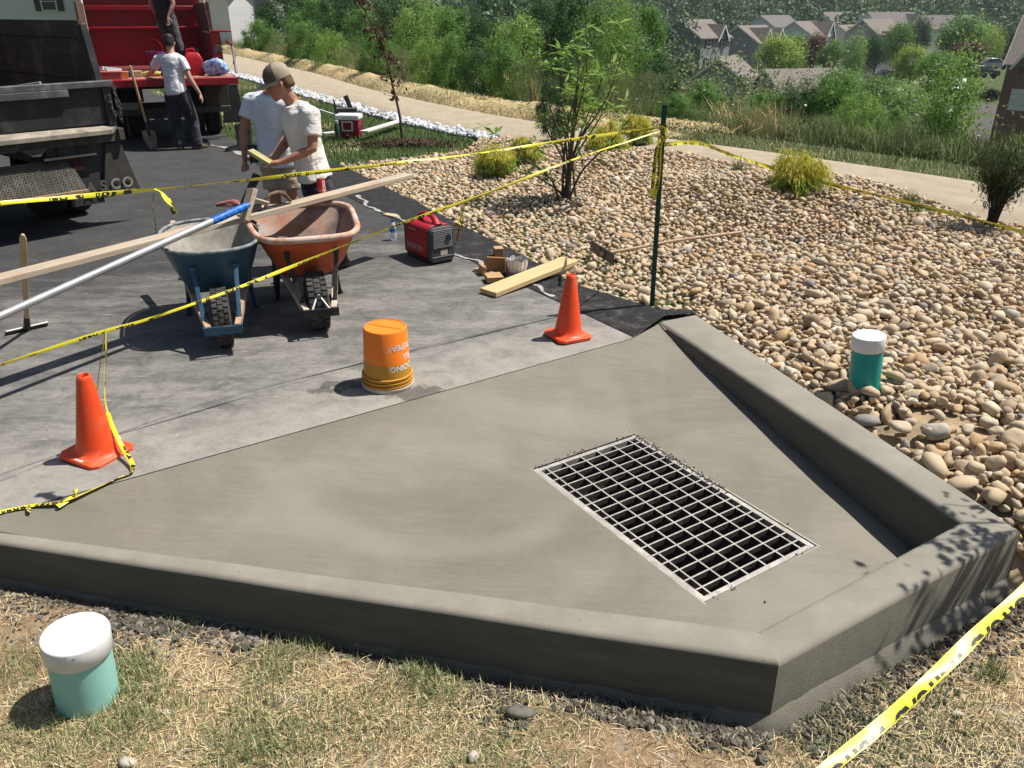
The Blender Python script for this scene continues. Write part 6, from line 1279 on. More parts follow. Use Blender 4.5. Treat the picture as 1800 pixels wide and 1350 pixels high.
proto('tree_g', 6, LG, 11000, 60, (1.0, 1.0, 1.15, 1.6), .1, .6, trunk=(.8, .06)); proto('tree_d', 7, LD, 11000, 60, (1.0, 1.0, 1.3, 1.6), .1, .6, trunk=(.8, .06)); proto('tree_y', 8, LYEL, 11000, 55, (1.05, 1.05, 1.05, 1.45), .1, .6, trunk=(.7, .06)); proto('tree_p', 9, LPUR, 10000, 55, (.85, .85, 1.3, 1.55), .1, .6, trunk=(.7, .06)); proto('tree_l', 10, LL, 6000, 50, (.75, .75, 1.35, 1.6), .1, .5, trunk=(.8, .05), shell=.4)
rp_ = np.random.default_rng(99)
def plant(kind, name, px, dist, ptop, wpx, lab, cat, group=None, pbase=None, z=None):
    b = Y(px, 200, dist); b.z = terr1(b.x, b.y) if z is None else z
    if pbase is not None: b.z = Y(px, pbase, dist).z
    for _ in range(6): b.x = Y(px, proj(b)[1], dist).x
    h = max(hgt(b, ptop), .3); d, s, dims = PLANT[kind]; H0 = dims[2]+dims[3]; sz = h/H0; dep = b.y*CP-(b.z-CAM_H)*SP; sx = (wpx/FPX*dep)/(2*dims[0]*1.12)
    t = thing(name, b, lab, cat, rz=rp_.uniform(0, 6.28), group=group); t.scale = (sx, sx, sz)
    for nm, me in (('crown', d), ('trunk', s)):
        o = bpy.data.objects.new(nm, me); col.objects.link(o); o.parent = t
    return t
# ---- shrubs along the far side of the path; front row then back row, left to right
SHR = [('broad', 462, 47, 35, 70), ('weedy', 500, 41, 60, 60), ('broad', 540, 36.5, 40, 75), ('airy', 585, 33, 55, 70), ('weedy', 628, 30.5, 75, 60), ('broad', 668, 28.3, 60, 80), ('weedy', 712, 26.4, 85, 70), ('airy', 755, 25, 65, 80), ('broad', 800, 23.6, 60, 90), ('dark', 845, 22.6, 85, 80), ('broad', 890, 21.2, 75, 85), ('weedy', 938, 20.2, 105, 80), ('dark', 985, 19.4, 95, 80), ('airy', 1035, 18.6, 110, 80), ('weedy', 1085, 18, 120, 90), ('weedy', 1140, 17.4, 125, 90), ('broad', 1188, 17.2, 165, 70)]
WORD = {'broad': 'broadleaf green', 'airy': 'loose light green', 'weedy': 'straggly grey-green', 'dark': 'dense dark green', 'willow': 'tall willowy light green'}
def desc(i, n_, side): 
    ords = ['first', 'second', 'third', 'fourth', 'fifth', 'sixth', 'seventh', 'eighth', 'ninth', 'tenth', 'eleventh', 'twelfth', 'thirteenth', 'fourteenth', 'fifteenth', 'sixteenth', 'seventeenth']
    return ords[i]
for i, (k, px, ds, tp_, w_) in enumerate(SHR): plant(k, 'shrub', px, ds, tp_, w_, f'{WORD[k]} shrub, {desc(i, 17, 0)} from left in the row edging the path', 'shrub', 'shrubs edging the path')
BACK = [('dark', 440, 62, -25, 100), ('dark', 505, 56, -30, 110), ('broad', 560, 50, 0, 110), ('dark', 610, 46, -25, 100), ('broad', 655, 41, 15, 100), ('dark', 700, 38, -15, 110), ('airy', 745, 33, 5, 120), ('broad', 800, 31, 15, 110), ('dark', 850, 29, 25, 100), ('airy', 905, 27, 30, 120), ('dark', 955, 30, -10, 120), ('dark', 1010, 27, -25, 120), ('willow', 1065, 23, -40, 130), ('broad', 1115, 24, 10, 110), ('dark', 1150, 22, 100, 90)]
for i, (k, px, ds, tp_, w_) in enumerate(BACK): plant(k, 'shrub', px, ds, tp_, w_, f'{WORD[k]} shrub, {desc(i, 15, 1)} from left in the taller thicket behind', 'shrub', 'thicket shrubs behind the path row')
RIGHT = [('weedy', 1215, 17, 190, 80), ('weedy', 1262, 16.4, 200, 80), ('weedy', 1315, 16, 190, 90), ('broad', 1345, 19, 165, 90), ('weedy', 1372, 15.6, 205, 80), ('dark', 1408, 18.5, 140, 110), ('broad', 1455, 18, 135, 100), ('weedy', 1440, 15, 205, 90), ('airy', 1500, 16.5, 165, 90), ('weedy', 1510, 14.6, 225, 90), ('weedy', 1580, 14.2, 215, 90), ('weedy', 1640, 13.6, 240, 80), ('weedy', 1705, 13.2, 265, 80), ('weedy', 1775, 12.6, 275, 90), ('airy', 1800, 15, 235, 70), ('broad', 1235, 20, 145, 80), ('broad', 1545, 19, 190, 90)]
for i, (k, px, ds, tp_, w_) in enumerate(RIGHT):
    nm = ['beside the straw bank', 'left of the pale hydrangea heads', 'before the grey gable', 'behind the golden cypress', 'above the golden cypress', 'darkest under the valley roofs', 'right of the darkest shrub', 'low, right of the golden cypress', 'under the valley street', 'low, above the grass strip', 'left of the young tree', 'at the foot of the young tree', 'right of the young tree', 'behind the wispy bush', 'at the right edge of the picture', 'under the grey gable house', 'under the driveway'][i]
    plant(k, 'shrub', px, ds, tp_, w_, f'{WORD[k]} shrub on the slope {nm}', 'shrub', 'shrubs on the slope')
plant('tree_l', 'young_tree', 1648, 14.5, 92, 95, 'young light green tree rising right of the slope shrubs', 'tree', z=-.6)
# ---- tall weeds and grasses in front of the shrubs
def along(t, off):                       # point beyond the far path edge
    x = np.interp(t, np.arange(90), PF[:, 0]); y = np.interp(t, np.arange(90), PF[:, 1]); tx = np.gradient(PF[:, 0]); ty = np.gradient(PF[:, 1]); dx, dy = np.interp(t, np.arange(90), tx), np.interp(t, np.arange(90), ty); L = np.hypot(dx, dy); return x-dy/L*off, y+dx/L*off
r = np.random.default_rng(41)
N = 34000; t = r.uniform(18, 84, N)**1.0; x, y = along(t, np.where(t > 68, 1.75, 1.0)+r.random(N)**1.5*3.2); ok = (y > 6) & (np.abs(x/(y*.92+1)) < .72); x, y = x[ok], y[ok]; N = len(x)
tan_ = (np.clip(noise2(x, y, .9, 61)*.9+.05, 0, 1) > .42) & (r.random(N) < .75); hgt_ = np.where(tan_, r.uniform(.35, .85, N), r.uniform(.25, .7, N)); dd = np.clip(dist_far(x, y)-.6, .3, 2); hgt_ *= np.clip(dd*.8, .4, 1)
GRN2 = blademat('tall_weeds', [(0, (0.090, 0.154, 0.040)), (.4, (0.154, 0.226, 0.072)), (.8, (0.234, 0.270, 0.100)), (1, (0.360, 0.324, 0.154))]); TANB = blademat('dry_weeds', [(0, (0.576, 0.414, 0.216)), (.5, (0.756, 0.558, 0.306)), (1, (0.432, 0.306, 0.162))])
tag(blades('tall_weeds', np.c_[x, y, terr(x, y)-.02], hgt_, r.uniform(.008, .02, N), np.abs(r.normal(0, .28, N)), r.uniform(0, 6.28, N), [GRN2, TANB], tan_.astype(int), 1.0), 'tall green and tan weeds along the far path edge', 'weeds', kind='stuff')
# white flower heads among the weeds
P = []; r = np.random.default_rng(8)
for _ in range(70):
    t = r.uniform(50, 78); x, y = along(np.array([t]), np.array([1.2+r.random()*2.5])); P.append((x[0], y[0], terr1(x[0], y[0])+r.uniform(.45, .95)))
tag(scatter('flower_heads', np.array(P), r.uniform(.02, .045, len(P)), [rockproto(3, 1, .4, (1, 1, .35))], M('queen_lace', (.7, .7, .62), (.55, .56, .48), 20, .8), r, .3), 'white umbrella flower heads scattered among the weeds', 'flowers', kind='stuff')
# ---- straw bank along the far edge of the path
def berm(t0, t1, wd, ht, name, mat):
    T = np.linspace(t0, t1, 140); mb = MB(); K = 9
    for i, t in enumerate(T):
        e = min(1, min(i, 139-i)/9+.05)
        for j in range(K):
            a = j/(K-1); x, y = along(np.array([t]), np.array([-.15+a*wd])); z = -.06+(ht*e*math.sin(math.pi*a)**.7)*(1+.22*math.sin(i*.45)+.12*math.sin(i*1.3+j)); mb.v.append((x[0], y[0], z))
    mb.f = [(i*K+j, i*K+j+1, (i+1)*K+j+1, (i+1)*K+j) for i in range(139) for j in range(K-1)]; mb.m = [0]*len(mb.f); return tag(mb.build(name, mat, smooth=60), kind='structure')
SOILS = M('straw_base', (.5, .39, .21), (.3, .24, .12), 9, .95, .6, 30)
berm(20, 71.5, 1.15, .3, 'straw_bank', SOILS)
r = np.random.default_rng(17); N = 26000; t = r.uniform(26, 72, N); a = r.random(N); x, y = along(t, -.3+a*1.45); z = -.05+.29*np.sin(np.pi*np.clip(a, 0, 1))**.7
isg = (noise2(x, y, 1.4, 71) > .35) & (r.random(N) < .6) & (a < .6)
tag(blades('straw', np.c_[x, y, z], np.where(isg, r.uniform(.05, .16, N), r.uniform(.08, .2, N)), r.uniform(.006, .012, N), np.where(isg, r.uniform(.2, .9, N), r.uniform(1.0, 1.6, N)), r.uniform(0, 6.28, N), [STRAW, GRN], isg.astype(int), .3), 'loose straw mulch covering the bank along the path', 'straw', kind='stuff')
# green verge to the right of the straw
r = np.random.default_rng(18); N = 16000; t = r.uniform(69, 87, N); a = r.random(N); x, y = along(t, -.1+a*1.3)
tag(blades('verge_grass', np.c_[x, y, terr(x, y)], r.uniform(.05, .13, N), r.uniform(.004, .008, N), np.abs(r.normal(0, .6, N)), r.uniform(0, 6.28, N), [GRN, DRY], (r.random(N) < .18).astype(int), .5), 'green grass verge on the far side of the path', 'grass', kind='stuff')
# ---- back lawn between lot and path
BL = [(-2.6, 12.4), (-.8, 13.75), (-.6, 14.7), (-2.8, 18.2), (-5.6, 23.0), (-9.8, 30.6), (-12, 33), (-10.5, 24.5), (-6.1, 16.8), (-5.1, 15.1), (-4.2, 13.8)]
r = np.random.default_rng(19); P = np.stack([r.uniform(-12, 0, 120000), r.uniform(12, 27, 120000)], 1); P = P[inpoly(P, BL)]; P = P[r.random(len(P)) < np.clip(15/P[:, 1], .3, 1)]; N = len(P)
dr = (noise2(P[:, 0], P[:, 1], 1.8, 81) > .5) & (r.random(N) < .6)
tag(blades('back_lawn_grass', np.c_[P, np.full(N, -.035)], r.uniform(.05, .11, N), r.uniform(.006, .012, N), np.abs(r.normal(0, .6, N)), r.uniform(0, 6.28, N), [blademat('fresh_grass', [(0, (.07, .125, .03)), (.4, (.1, .165, .045)), (.8, (.055, .1, .025)), (1, (.16, .19, .07))]), DRY], dr.astype(int), .5), 'short green grass round the cooler between lot and path', 'grass', kind='stuff')
# white gravel edging
r = np.random.default_rng(23); PNi = PN; T = r.uniform(24, 74, 6500); x = np.interp(T, np.arange(90), PN[:, 0]); y = np.interp(T, np.arange(90), PN[:, 1]); gxn, gyn = np.interp(T, np.arange(90), np.gradient(PN[:, 0])), np.interp(T, np.arange(90), np.gradient(PN[:, 1])); L = np.hypot(gxn, gyn); off = r.uniform(-.1, .38, len(T)); x, y = x+gyn/L*off, y-gxn/L*off; ok = (x < -.25) & (y > 13.8); x, y = x[ok], y[ok]
WGR = NT('white_gravel'); rp2 = WGR.add('NewGeometry').outputs['Random Per Island']; WGR = WGR.out(WGR.ramp(rp2, [(0, (.5, .51, .53)), (.4, (.62, .62, .63)), (.7, (.33, .35, .37)), (1, (.18, .19, .21))]), .8)
tag(scatter('white_gravel', np.c_[x, y, np.full(len(x), .01)], r.uniform(.025, .075, len(x)), PR1, WGR, r, .6), 'white crushed gravel edging the near side of the path', 'gravel', kind='stuff')
# ---- mulch and the small red-leaved tree
mc = G(707, 252); r = np.random.default_rng(29); Pm = mc[:]; a = r.normal(size=(900, 2))*np.array([.42, .2])
tag(scatter('mulch', np.c_[mc.x+a[:, 0]+.1, mc.y+a[:, 1]-.02, np.full(900, .0)+.03*np.exp(-(a[:, 0]/.4)**2)], r.uniform(.015, .04, 900), [rockproto(5, 1, .5, (1.6, .5, .3))], M('bark_mulch', (.075, .04, .026), (.045, .026, .018), 15, .95), r, .5), 'brown bark mulch ring under the red-leaved sapling', 'mulch', kind='stuff')
sp = thing('red_sapling', G(708, 251), 'slender red-leaved sapling in a mulch ring on the lawn', 'tree'); H = hgt(G(708, 251), -10); r = np.random.default_rng(31)
top = Vector((-.62, .0, H)); mb = MB(); ctr = [Vector((0, 0, -.05)), Vector((-.03, 0, H*.2)), Vector((-.12, 0, H*.4)), Vector((-.22, .02, H*.62)), Vector((-.42, .03, H*.82)), top]; C = catmull(ctr, 5); mb.tube(C, list(np.linspace(.026, .006, len(C))), 8); LP = []
for k in range(46):
    f_ = r.uniform(.3, .98); c_ = C[int(f_*(len(C)-1))]; a = r.uniform(0, 6.28); L = r.uniform(.12, .42)*(1.15-f_*.5); e = c_+Vector((L*math.cos(a), L*math.sin(a), L*r.uniform(.2, 1.0))); mb.tube([c_, c_.lerp(e, .5)+Vector((0, 0, .02)), e], [.006, .004, .002], 5)
    for _ in range(int(r.integers(5, 14))): q = c_.lerp(e, r.uniform(.3, 1.05)); LP.append((q.x+r.normal(0, .03), q.y+r.normal(0, .03), q.z+r.normal(0, .03)))
mb.build('trunk', M('sapling_bark', (.1, .075, .06), (.06, .045, .038), 12, .9), sp, smooth=60); LP = np.array(LP); V, F = leaf_quads(LP, .08, r, .55, .3); np_obj('crown', V, F, leafmat('leaf_wine', [(0, (.06, .022, .02)), (.5, (.1, .045, .035)), (.85, (.13, .075, .05)), (1, (.07, .06, .03))]), sp, smooth=False)
# ---- many-stemmed shrub in the stones
sb2 = G(1000, 347, .05); ms = thing('many_stemmed_shrub', sb2, 'tall many-stemmed shrub with sparse long leaves in the stones', 'shrub'); r = np.random.default_rng(37); mb = MB(); LP = []; LA = []
ends = [(925, 300), (945, 95), (965, 60), (985, 120), (1005, 35), (1020, 100), (1045, 60), (1060, 120), (1085, 150), (1075, 95), (1110, 205), (955, 170), (1030, 20), (900, 245), (1095, 90), (990, 75)]
for i, (ex, ey) in enumerate(ends):
    tip = Y(ex, ey, sb2.y+r.uniform(-.5, .5))-sb2; b = Vector((r.normal(0, .05), r.normal(0, .05), -.05)); m1 = b.lerp(tip, .35)+Vector((-tip.x*.12, 0, tip.z*.04)); m2 = b.lerp(tip, .7)+Vector((r.normal(0, .05), r.normal(0, .05), 0)); C = catmull([b, m1, m2, tip], 5); mb.tube(C, list(np.linspace(.017, .004, len(C))), 6)
    for k in range(5):
        f_ = r.uniform(.4, 1); c_ = C[int(f_*(len(C)-1))]; a = r.uniform(0, 6.28); L = r.uniform(.12, .4); e = c_+Vector((L*math.cos(a), L*math.sin(a)*.7, L*r.uniform(.1, .9))); mb.tube([c_, e], [.004, .002], 4)
        for w_ in range(1 if f_ < .6 else 2):
            q = c_.lerp(e, r.uniform(.5, 1.0))
            for j in range(5): an = 2*math.pi*j/5+r.uniform(0, 1); LP.append(q[:]); LA.append((math.cos(an), math.sin(an), r.uniform(-.1, .6)))
mb.build('stems', M('grey_stem', (.11, .085, .065), (.07, .055, .042), 12, .85), ms, smooth=60); LP = np.array(LP); V, F = leaf_quads(LP, .15, r, .24, .25, axis=np.array(LA)); np_obj('crown', V, F, LL, ms, smooth=False)
# ---- golden cypress mounds
def gold(px, py, ptop, wpx, lab, seed, z=.05, dark=.18):
    b = G(px, py, z); h = hgt(b, ptop); dep = b.y*CP-(b.z-CAM_H)*SP; w_ = wpx/FPX*dep/2; t = thing('golden_cypress', b, lab, 'shrub', group='golden cypresses in the stones'); r = np.random.default_rng(seed); mb = MB(); LP = []; LA = []
    lob = [(r.uniform(-.55, .55), r.uniform(-.4, .4), r.uniform(.5, 1.0), r.uniform(.35, .6)) for _ in range(5)]+[(0, 0, 1.0, .5)]
    for k in range(78):
        lx, ly, lh, lw = lob[k % 6]; a = r.uniform(0, 6.28); rr = r.random()**.5*lw; w0 = w_; e = Vector((w_*(lx+rr*math.cos(a)), w_*(ly+rr*math.sin(a)), h*lh*(1-.8*rr)*r.uniform(.6, 1.06))); m_ = Vector((e.x*.5, e.y*.5, e.z*.8)); q = e+Vector((math.cos(a)*w_*.2, math.sin(a)*w_*.2, -h*.2)); C = catmull([Vector((0, 0, 0)), m_, e, q], 4); mb.tube(C, list(np.linspace(.008, .002, len(C))), 4)
        for c_ in C[5:]:
            for _ in range(11): LP.append((c_.x+r.normal(0, .035), c_.y+r.normal(0, .035), c_.z+r.normal(0, .035))); LA.append((math.cos(a)*.4, math.sin(a)*.4, -.55))
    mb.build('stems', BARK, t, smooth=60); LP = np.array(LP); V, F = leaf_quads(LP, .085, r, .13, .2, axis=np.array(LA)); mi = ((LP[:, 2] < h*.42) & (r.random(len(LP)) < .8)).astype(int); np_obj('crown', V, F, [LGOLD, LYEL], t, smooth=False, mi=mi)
gold(872, 302, 243, 80, 'golden cypress left of the many-stemmed shrub', 1); gold(921, 292, 230, 50, 'slim golden cypress just left of the shrub stems', 2); gold(1068, 282, 205, 75, 'golden cypress behind the tape left of the stake', 3); gold(1112, 256, 195, 55, 'brightest golden cypress by the straw bank near the stake', 4); gold(1408, 350, 246, 108, 'large golden cypress at the right with tape across it', 5, .15)
# ---- ornamental grass tufts and wispy bush
def gtuft(px, py, ptop, lab, n_, seed, sp_=.1):
    b = G(px, py, .12); h = hgt(b, ptop); r = np.random.default_rng(seed); a = r.normal(0, sp_*.4, (n_, 2)); P = np.c_[a, np.full(n_, -.03)]
    o = blades('grass_tuft', P, r.uniform(.6, 1.1, n_)*h, r.uniform(.006, .011, n_), np.abs(r.normal(.15, .35, n_)), r.uniform(0, 6.28, n_), GRN, np.zeros(n_, int), 1.3); o.location = b; tag(o, lab, 'grass tuft', 'grass tufts in the stones')
gtuft(1297, 303, 266, 'small grass tuft right of the green stake', 120, 1); gtuft(1598, 362, 325, 'grass tuft right of the large golden cypress', 150, 2); gtuft(1180, 285, 262, 'low grass sprig just right of the stake', 60, 3, .08); gtuft(1612, 368, 350, 'low grass clump under the right tape', 120, 4, .2)
wb_ = G(1744, 390, .1); wz = thing('wispy_bush', wb_, 'wispy dark-stemmed bush at the right edge of the stones', 'shrub'); r = np.random.default_rng(53); H = hgt(wb_, 232); mb = MB(); LP = []; LA = []
for k in range(60):
    a = r.uniform(0, 6.28); rr = r.random()**.6*.42; e = Vector((rr*math.cos(a), rr*math.sin(a), H*r.uniform(.6, 1.02))); C = catmull([Vector((r.normal(0, .03), r.normal(0, .03), -.03)), Vector((e.x*.3, e.y*.3, e.z*.45)), e], 5); mb.tube(C, list(np.linspace(.006, .0015, len(C))), 4)
    for c_ in C[4:]:
        for _ in range(12): LP.append((c_.x+r.normal(0, .05), c_.y+r.normal(0, .05), c_.z+r.normal(0, .06))); LA.append((r.normal(0, .5), r.normal(0, .5), .8))
mb.build('stems', M('dark_stem', (.05, .04, .035), (.035, .03, .025), 9, .9), wz, smooth=60); LP = np.array(LP); V, F = leaf_quads(LP, .06, r, .14, 0, axis=np.array(LA)); np_obj('crown', V, F, leafmat('leaf_wispy', [(0, (.035, .055, .02)), (.5, (.055, .08, .03)), (1, (.09, .11, .045))]), wz, smooth=False)
plant('dark', 'evergreen_shrub', 968, 14.6, 140, 62, 'dark evergreen shrub behind the many-stemmed shrub', 'shrub', z=.02)
# ---- leafy plant just outside the picture whose leaves shade the corner curb
q = Vector((3.1, 3.1, -.1)); lp = thing('leafy_sapling', q, 'leafy sapling beside the corner curb at the right edge', 'shrub'); r = np.random.default_rng(67); mb = MB(); LP = []; LA = []
for k in range(17):
    e = Vector((r.uniform(2.55, 3.35), r.uniform(2.7, 3.45), r.uniform(1.8, 2.4)))-q; C = catmull([Vector((0, 0, 0)), Vector((e.x*.25, e.y*.3, e.z*.6)), e], 6); mb.tube(C, list(np.linspace(.009, .003, len(C))), 5)
    for c_ in C[8:]:
        for _ in range(3): LP.append((c_.x+r.normal(0, .06), c_.y+r.normal(0, .06), c_.z+r.normal(0, .1))); LA.append((r.normal(), r.normal(), .1))
mb.build('stems', BARK, lp, smooth=60); LP = np.array(LP); LP[:, 0] = np.maximum(LP[:, 0], .66*((LP[:, 1]+q.y)*CP-(LP[:, 2]+q.z-CAM_H)*SP)-q.x+.1); V, F = leaf_quads(LP, .058, r, .7, .1, axis=np.array(LA)); np_obj('crown', V, F, LG, lp, smooth=False)
# ================================================================== VALLEY, HOUSES, FAR TREES
def ray_terr(px, py):
    d = ray(px, py); o = Vector((0, 0, CAM_H)); t = 8.0
    while t < 600:
        p = o+d*t
        if p.z < terr1(p.x, p.y): return p
        t += .6
    return o+d*600
ROOFB = M('shingle_brown', (.2, .172, .15), (.15, .13, .115), 4, .9, .2, 14); ROOFG = M('shingle_grey', (.16, .145, .14), (.12, .11, .105), 4, .9, .2, 14); SIDG = M('siding_grey', (.3, .3, .31), (.25, .25, .26), 1.5, .7, .5, 26, stretch=(.02, .02, 1)); SIDC = M('siding_cream', (.72, .69, .62), (.66, .63, .56), 1.5, .7, .5, 26, stretch=(.02, .02, 1)); SIDW = M('siding_white', (.68, .68, .68), (.6, .6, .6), 1.5, .7, .5, 26, stretch=(.02, .02, 1)); SIDT = M('siding_tan', (.42, .36, .3), (.36, .3, .25), 2, .7)
n = NT('brick_wall'); bk_ = n.add('TexBrick', {'Vector': n.co('Object', None, (math.pi/2, 0, 0)), 'Color1': (.2, .07, .045, 1), 'Color2': (.14, .05, .035, 1), 'Mortar': (.3, .25, .2, 1), 'Scale': 4.5, 'Mortar Size': .012}); BRICK = n.out(bk_.outputs[0], .85)
TRIM = M('trim_white', (.72, .72, .7), rough=.6); PANE = M('house_glass', (.03, .035, .04), rough=.08, spec=.6); SHUT = M('shutter_dark', (.05, .05, .055), rough=.6)
def house(px, pbase, dist, rz, w_, d_, hw, rise, wall, roof, lab, gables=(), wins=2, garage=False, wallf=None, chim=False):
    dist = dist*(1.5 if px > 1100 else 1.0); b = Y(px, pbase, dist); h = thing('house', b, lab, 'house', rz=R(rz)); x0, x1, y0, y1 = -w_/2, w_/2, -d_/2, d_/2
    mb = MB(); mb.add([(x0, y0, -4), (x1, y0, -4), (x1, y1, -4), (x0, y1, -4), (x0, y0, hw), (x1, y0, hw), (x1, y1, hw), (x0, y1, hw), (x0, 0, hw+rise), (x1, 0, hw+rise)], [(0, 1, 5, 4), (2, 3, 7, 6), (1, 2, 6, 9, 5), (3, 0, 4, 8, 7)]); mb.build('wall', wall, h, smooth=0)
    def slope(sgn, nm='roof'):
        mb = MB(); o_ = .35; ez = hw-rise*o_/(d_/2); t_ = .14; A = [(x0-o_, sgn*(d_/2+o_), ez), (x1+o_, sgn*(d_/2+o_), ez), (x1+o_, 0, hw+rise), (x0-o_, 0, hw+rise)]; mb.add(A+[(p[0], p[1], p[2]+t_) for p in A], [(3, 2, 1, 0), (4, 5, 6, 7), (0, 1, 5, 4), (1, 2, 6, 5), (2, 3, 7, 6), (3, 0, 4, 7)]); return mb.build(nm, roof, h, smooth=0)
    slope(-1); slope(1)
    for s in (x0-.36, x1+.36):
        for sg in (-1, 1): mb = MB(); o_ = .36; mb.bar((s, sg*(d_/2+o_), hw-rise*o_/(d_/2)-.02), (s, 0, hw+rise-.02), .05, .24, (0, 0, 1)); mb.build('rake_board', TRIM, h)
    for (gx, gw, gh) in gables:
        mb = MB(); yb = y0-.25; mb.add([(gx-gw/2, yb, hw-.3), (gx+gw/2, yb, hw-.3), (gx, yb, hw+gh)], [(0, 1, 2)]); mb.add([(gx-gw/2, yb, hw-.3), (gx+gw/2, yb, hw-.3), (gx+gw/2, y0+.1, hw-.3), (gx-gw/2, y0+.1, hw-.3)], [(0, 1, 2, 3)]); gb = mb.build('gable', wallf or wall, h, smooth=0)
        for sg in (-1, 1):
            mb = MB(); q = [(gx, yb-.3, hw+gh+.05), (gx+sg*(gw/2+.35), yb-.3, hw-.55), (gx+sg*(gw/2+.35), yb+2.6, hw-.55), (gx, yb+2.6+gh*1.0, hw+gh+.05)]; mb.add(q+[(p[0], p[1], p[2]+.13) for p in q], [(0, 1, 2, 3), (7, 6, 5, 4), (0, 4, 5, 1), (1, 5, 6, 2), (2, 6, 7, 3), (3, 7, 4, 0)]); mb.build('gable_roof', roof, h, smooth=0)
            mb = MB(); mb.bar((gx, yb-.32, hw+gh-.03), (gx+sg*(gw/2+.35), yb-.32, hw-.62), .06, .26, (0, 0, 1)); mb.build('rake_board', TRIM, h)
    if wallf: mb = MB(); mb.box((0, y0-.02, hw/2-2), (w_-.02, .06, hw+4)); mb.build('front_cladding', wallf, h)
    if wins:
        for fl in range(2 if hw > 4 else 1):
            for k in range(wins):
                x = x0+w_*(k+.5)/wins; z = 1.5+fl*2.8
                if garage and fl == 0 and k == 0: continue
                mb = MB(); 
                for bx_ in (((0, .62), (1.15, .1)), ((0, -.62), (1.15, .1)), ((-.53, 0), (.1, 1.25)), ((.53, 0), (.1, 1.25)), ((0, 0), (1.0, .06))): mb.box((x+bx_[0][0], y0-.08, z+bx_[0][1]), (bx_[1][0], .08, bx_[1][1]))
                f = mb.build('window', TRIM, h); mb = MB(); mb.box((x, y0-.06, z), (1.0, .03, 1.2)); mb.build('pane', PANE, f)
                for s in (-1, 1): mb = MB(); mb.box((x+s*.82, y0-.07, z), (.42, .05, 1.3)); mb.build('shutter', SHUT, f)
    if garage:
        gx = x0+w_*.25; mb = MB(); mb.box((gx, y0-.05, 1.05), (2.6, .06, 2.1)); g_ = mb.build('garage_door', TRIM, h)
        for k in range(1, 4): mb = MB(); mb.box((gx, y0-.09, k*.53), (2.6, .02, .03)); mb.build('panel_line', SIDG, g_)
    if chim: mb = MB(); mb.box((w_*.2, 0, hw+rise+.4), (.8, .6, 1.6)); mb.build('chimney', BRICK, h)
    return h
house(1312, 134, 104, 48, 10, 8.5, 5.8, 2.6, SIDG, ROOFB, 'cream-fronted townhouse with two white gables, nearest of the valley row', [(-2.6, 3.4, 2.2), (2.3, 3.4, 2.2)], 3, wallf=SIDC)
house(1405, 118, 116, 48, 10, 8.5, 5.8, 2.6, SIDW, ROOFB, 'townhouse with white peaked gable behind the purple-leaved tree', [(2.2, 4, 2.5)], 3, wallf=SIDW)
house(1478, 110, 128, 48, 9.5, 8.5, 5.2, 2.4, SIDC, ROOFB, 'brown-roofed townhouse third along the valley row', [(-1.5, 3, 2)], 3, wallf=SIDC)
house(1355, 84, 150, 40, 12, 9, 5, 2.6, SIDW, ROOFG, 'pale house whose roof peeps over the nearest townhouse', (), 0)
house(1460, 70, 165, 35, 12, 9, 4.5, 2.6, SIDW, ROOFG, 'grey-roofed house half hidden between townhouses and hill', [(3, 3, 2)], 2)
house(1555, 82, 140, 20, 13, 9, 4.5, 3.0, SIDW, ROOFG, 'dark-roofed house with white gable left of the big round tree', [(4, 4.5, 2.6)], 2)
house(1530, 100, 118, 30, 8, 8, 4.4, 2.6, SIDG, ROOFB, 'small grey house with pale rake boards at the valley centre', (), 2)
house(1655, 84, 150, 10, 16, 9, 4.6, 3.0, SIDW, ROOFG, 'long dark roof behind the big round tree', [(5, 4, 2.4)], 2)
house(1760, 80, 160, 12, 22, 9, 4.2, 3.0, SIDT, ROOFG, 'long low dark-roofed house at the far right', [(-3, 4, 2.4), (6, 4, 2.4)], 3)
house(1215, 124, 92, 46, 8.5, 8, 5.0, 2.4, SIDG, ROOFB, 'house with little brown gable left of the townhouse row', [(1.5, 2.6, 1.7)], 2)
house(1268, 208, 66, 64, 9, 8.6, 3.6, 3.1, SIDG, ROOFB, 'grey house showing its wide gable end above the slope shrubs', (), 0)
house(1398, 192, 62, 14, 8, 7, 2.2, 1.9, SIDG, ROOFB, 'low brown hipped roof just above the dark slope shrub', (), 0)
house(1850, 190, 60, -38, 9, 10, 4.6, 4.4, BRICK, ROOFB, 'red brick house with steep brown roof and white garage door at right', [(-1.6, 4.4, 3.2)], 2, garage=True, chim=True)
house(352, 58, 62, 8, 11, 9, 6.4, 3, SIDG, ROOFG, 'grey-sided house behind the red truck', (), 2)
house(402, 52, 58, -25, 3.2, 3, 2.2, 1.0, SIDW, ROOFG, 'small white shed at the corner of the grey house', (), 0)
house(30, 40, 70, 5, 14, 9, 5.4, 3, SIDC, ROOFG, 'cream house far behind the black truck', (), 3)
house(842, 42, 112, 20, 9, 8, 5.0, 2.6, SIDT, ROOFG, 'tan house glimpsed through the treetops above the thicket', (), 2)
house(1560, 30, 240, 15, 14, 8, 4, 2.5, SIDW, ROOFG, 'white house tucked high in the wooded hillside', (), 0)
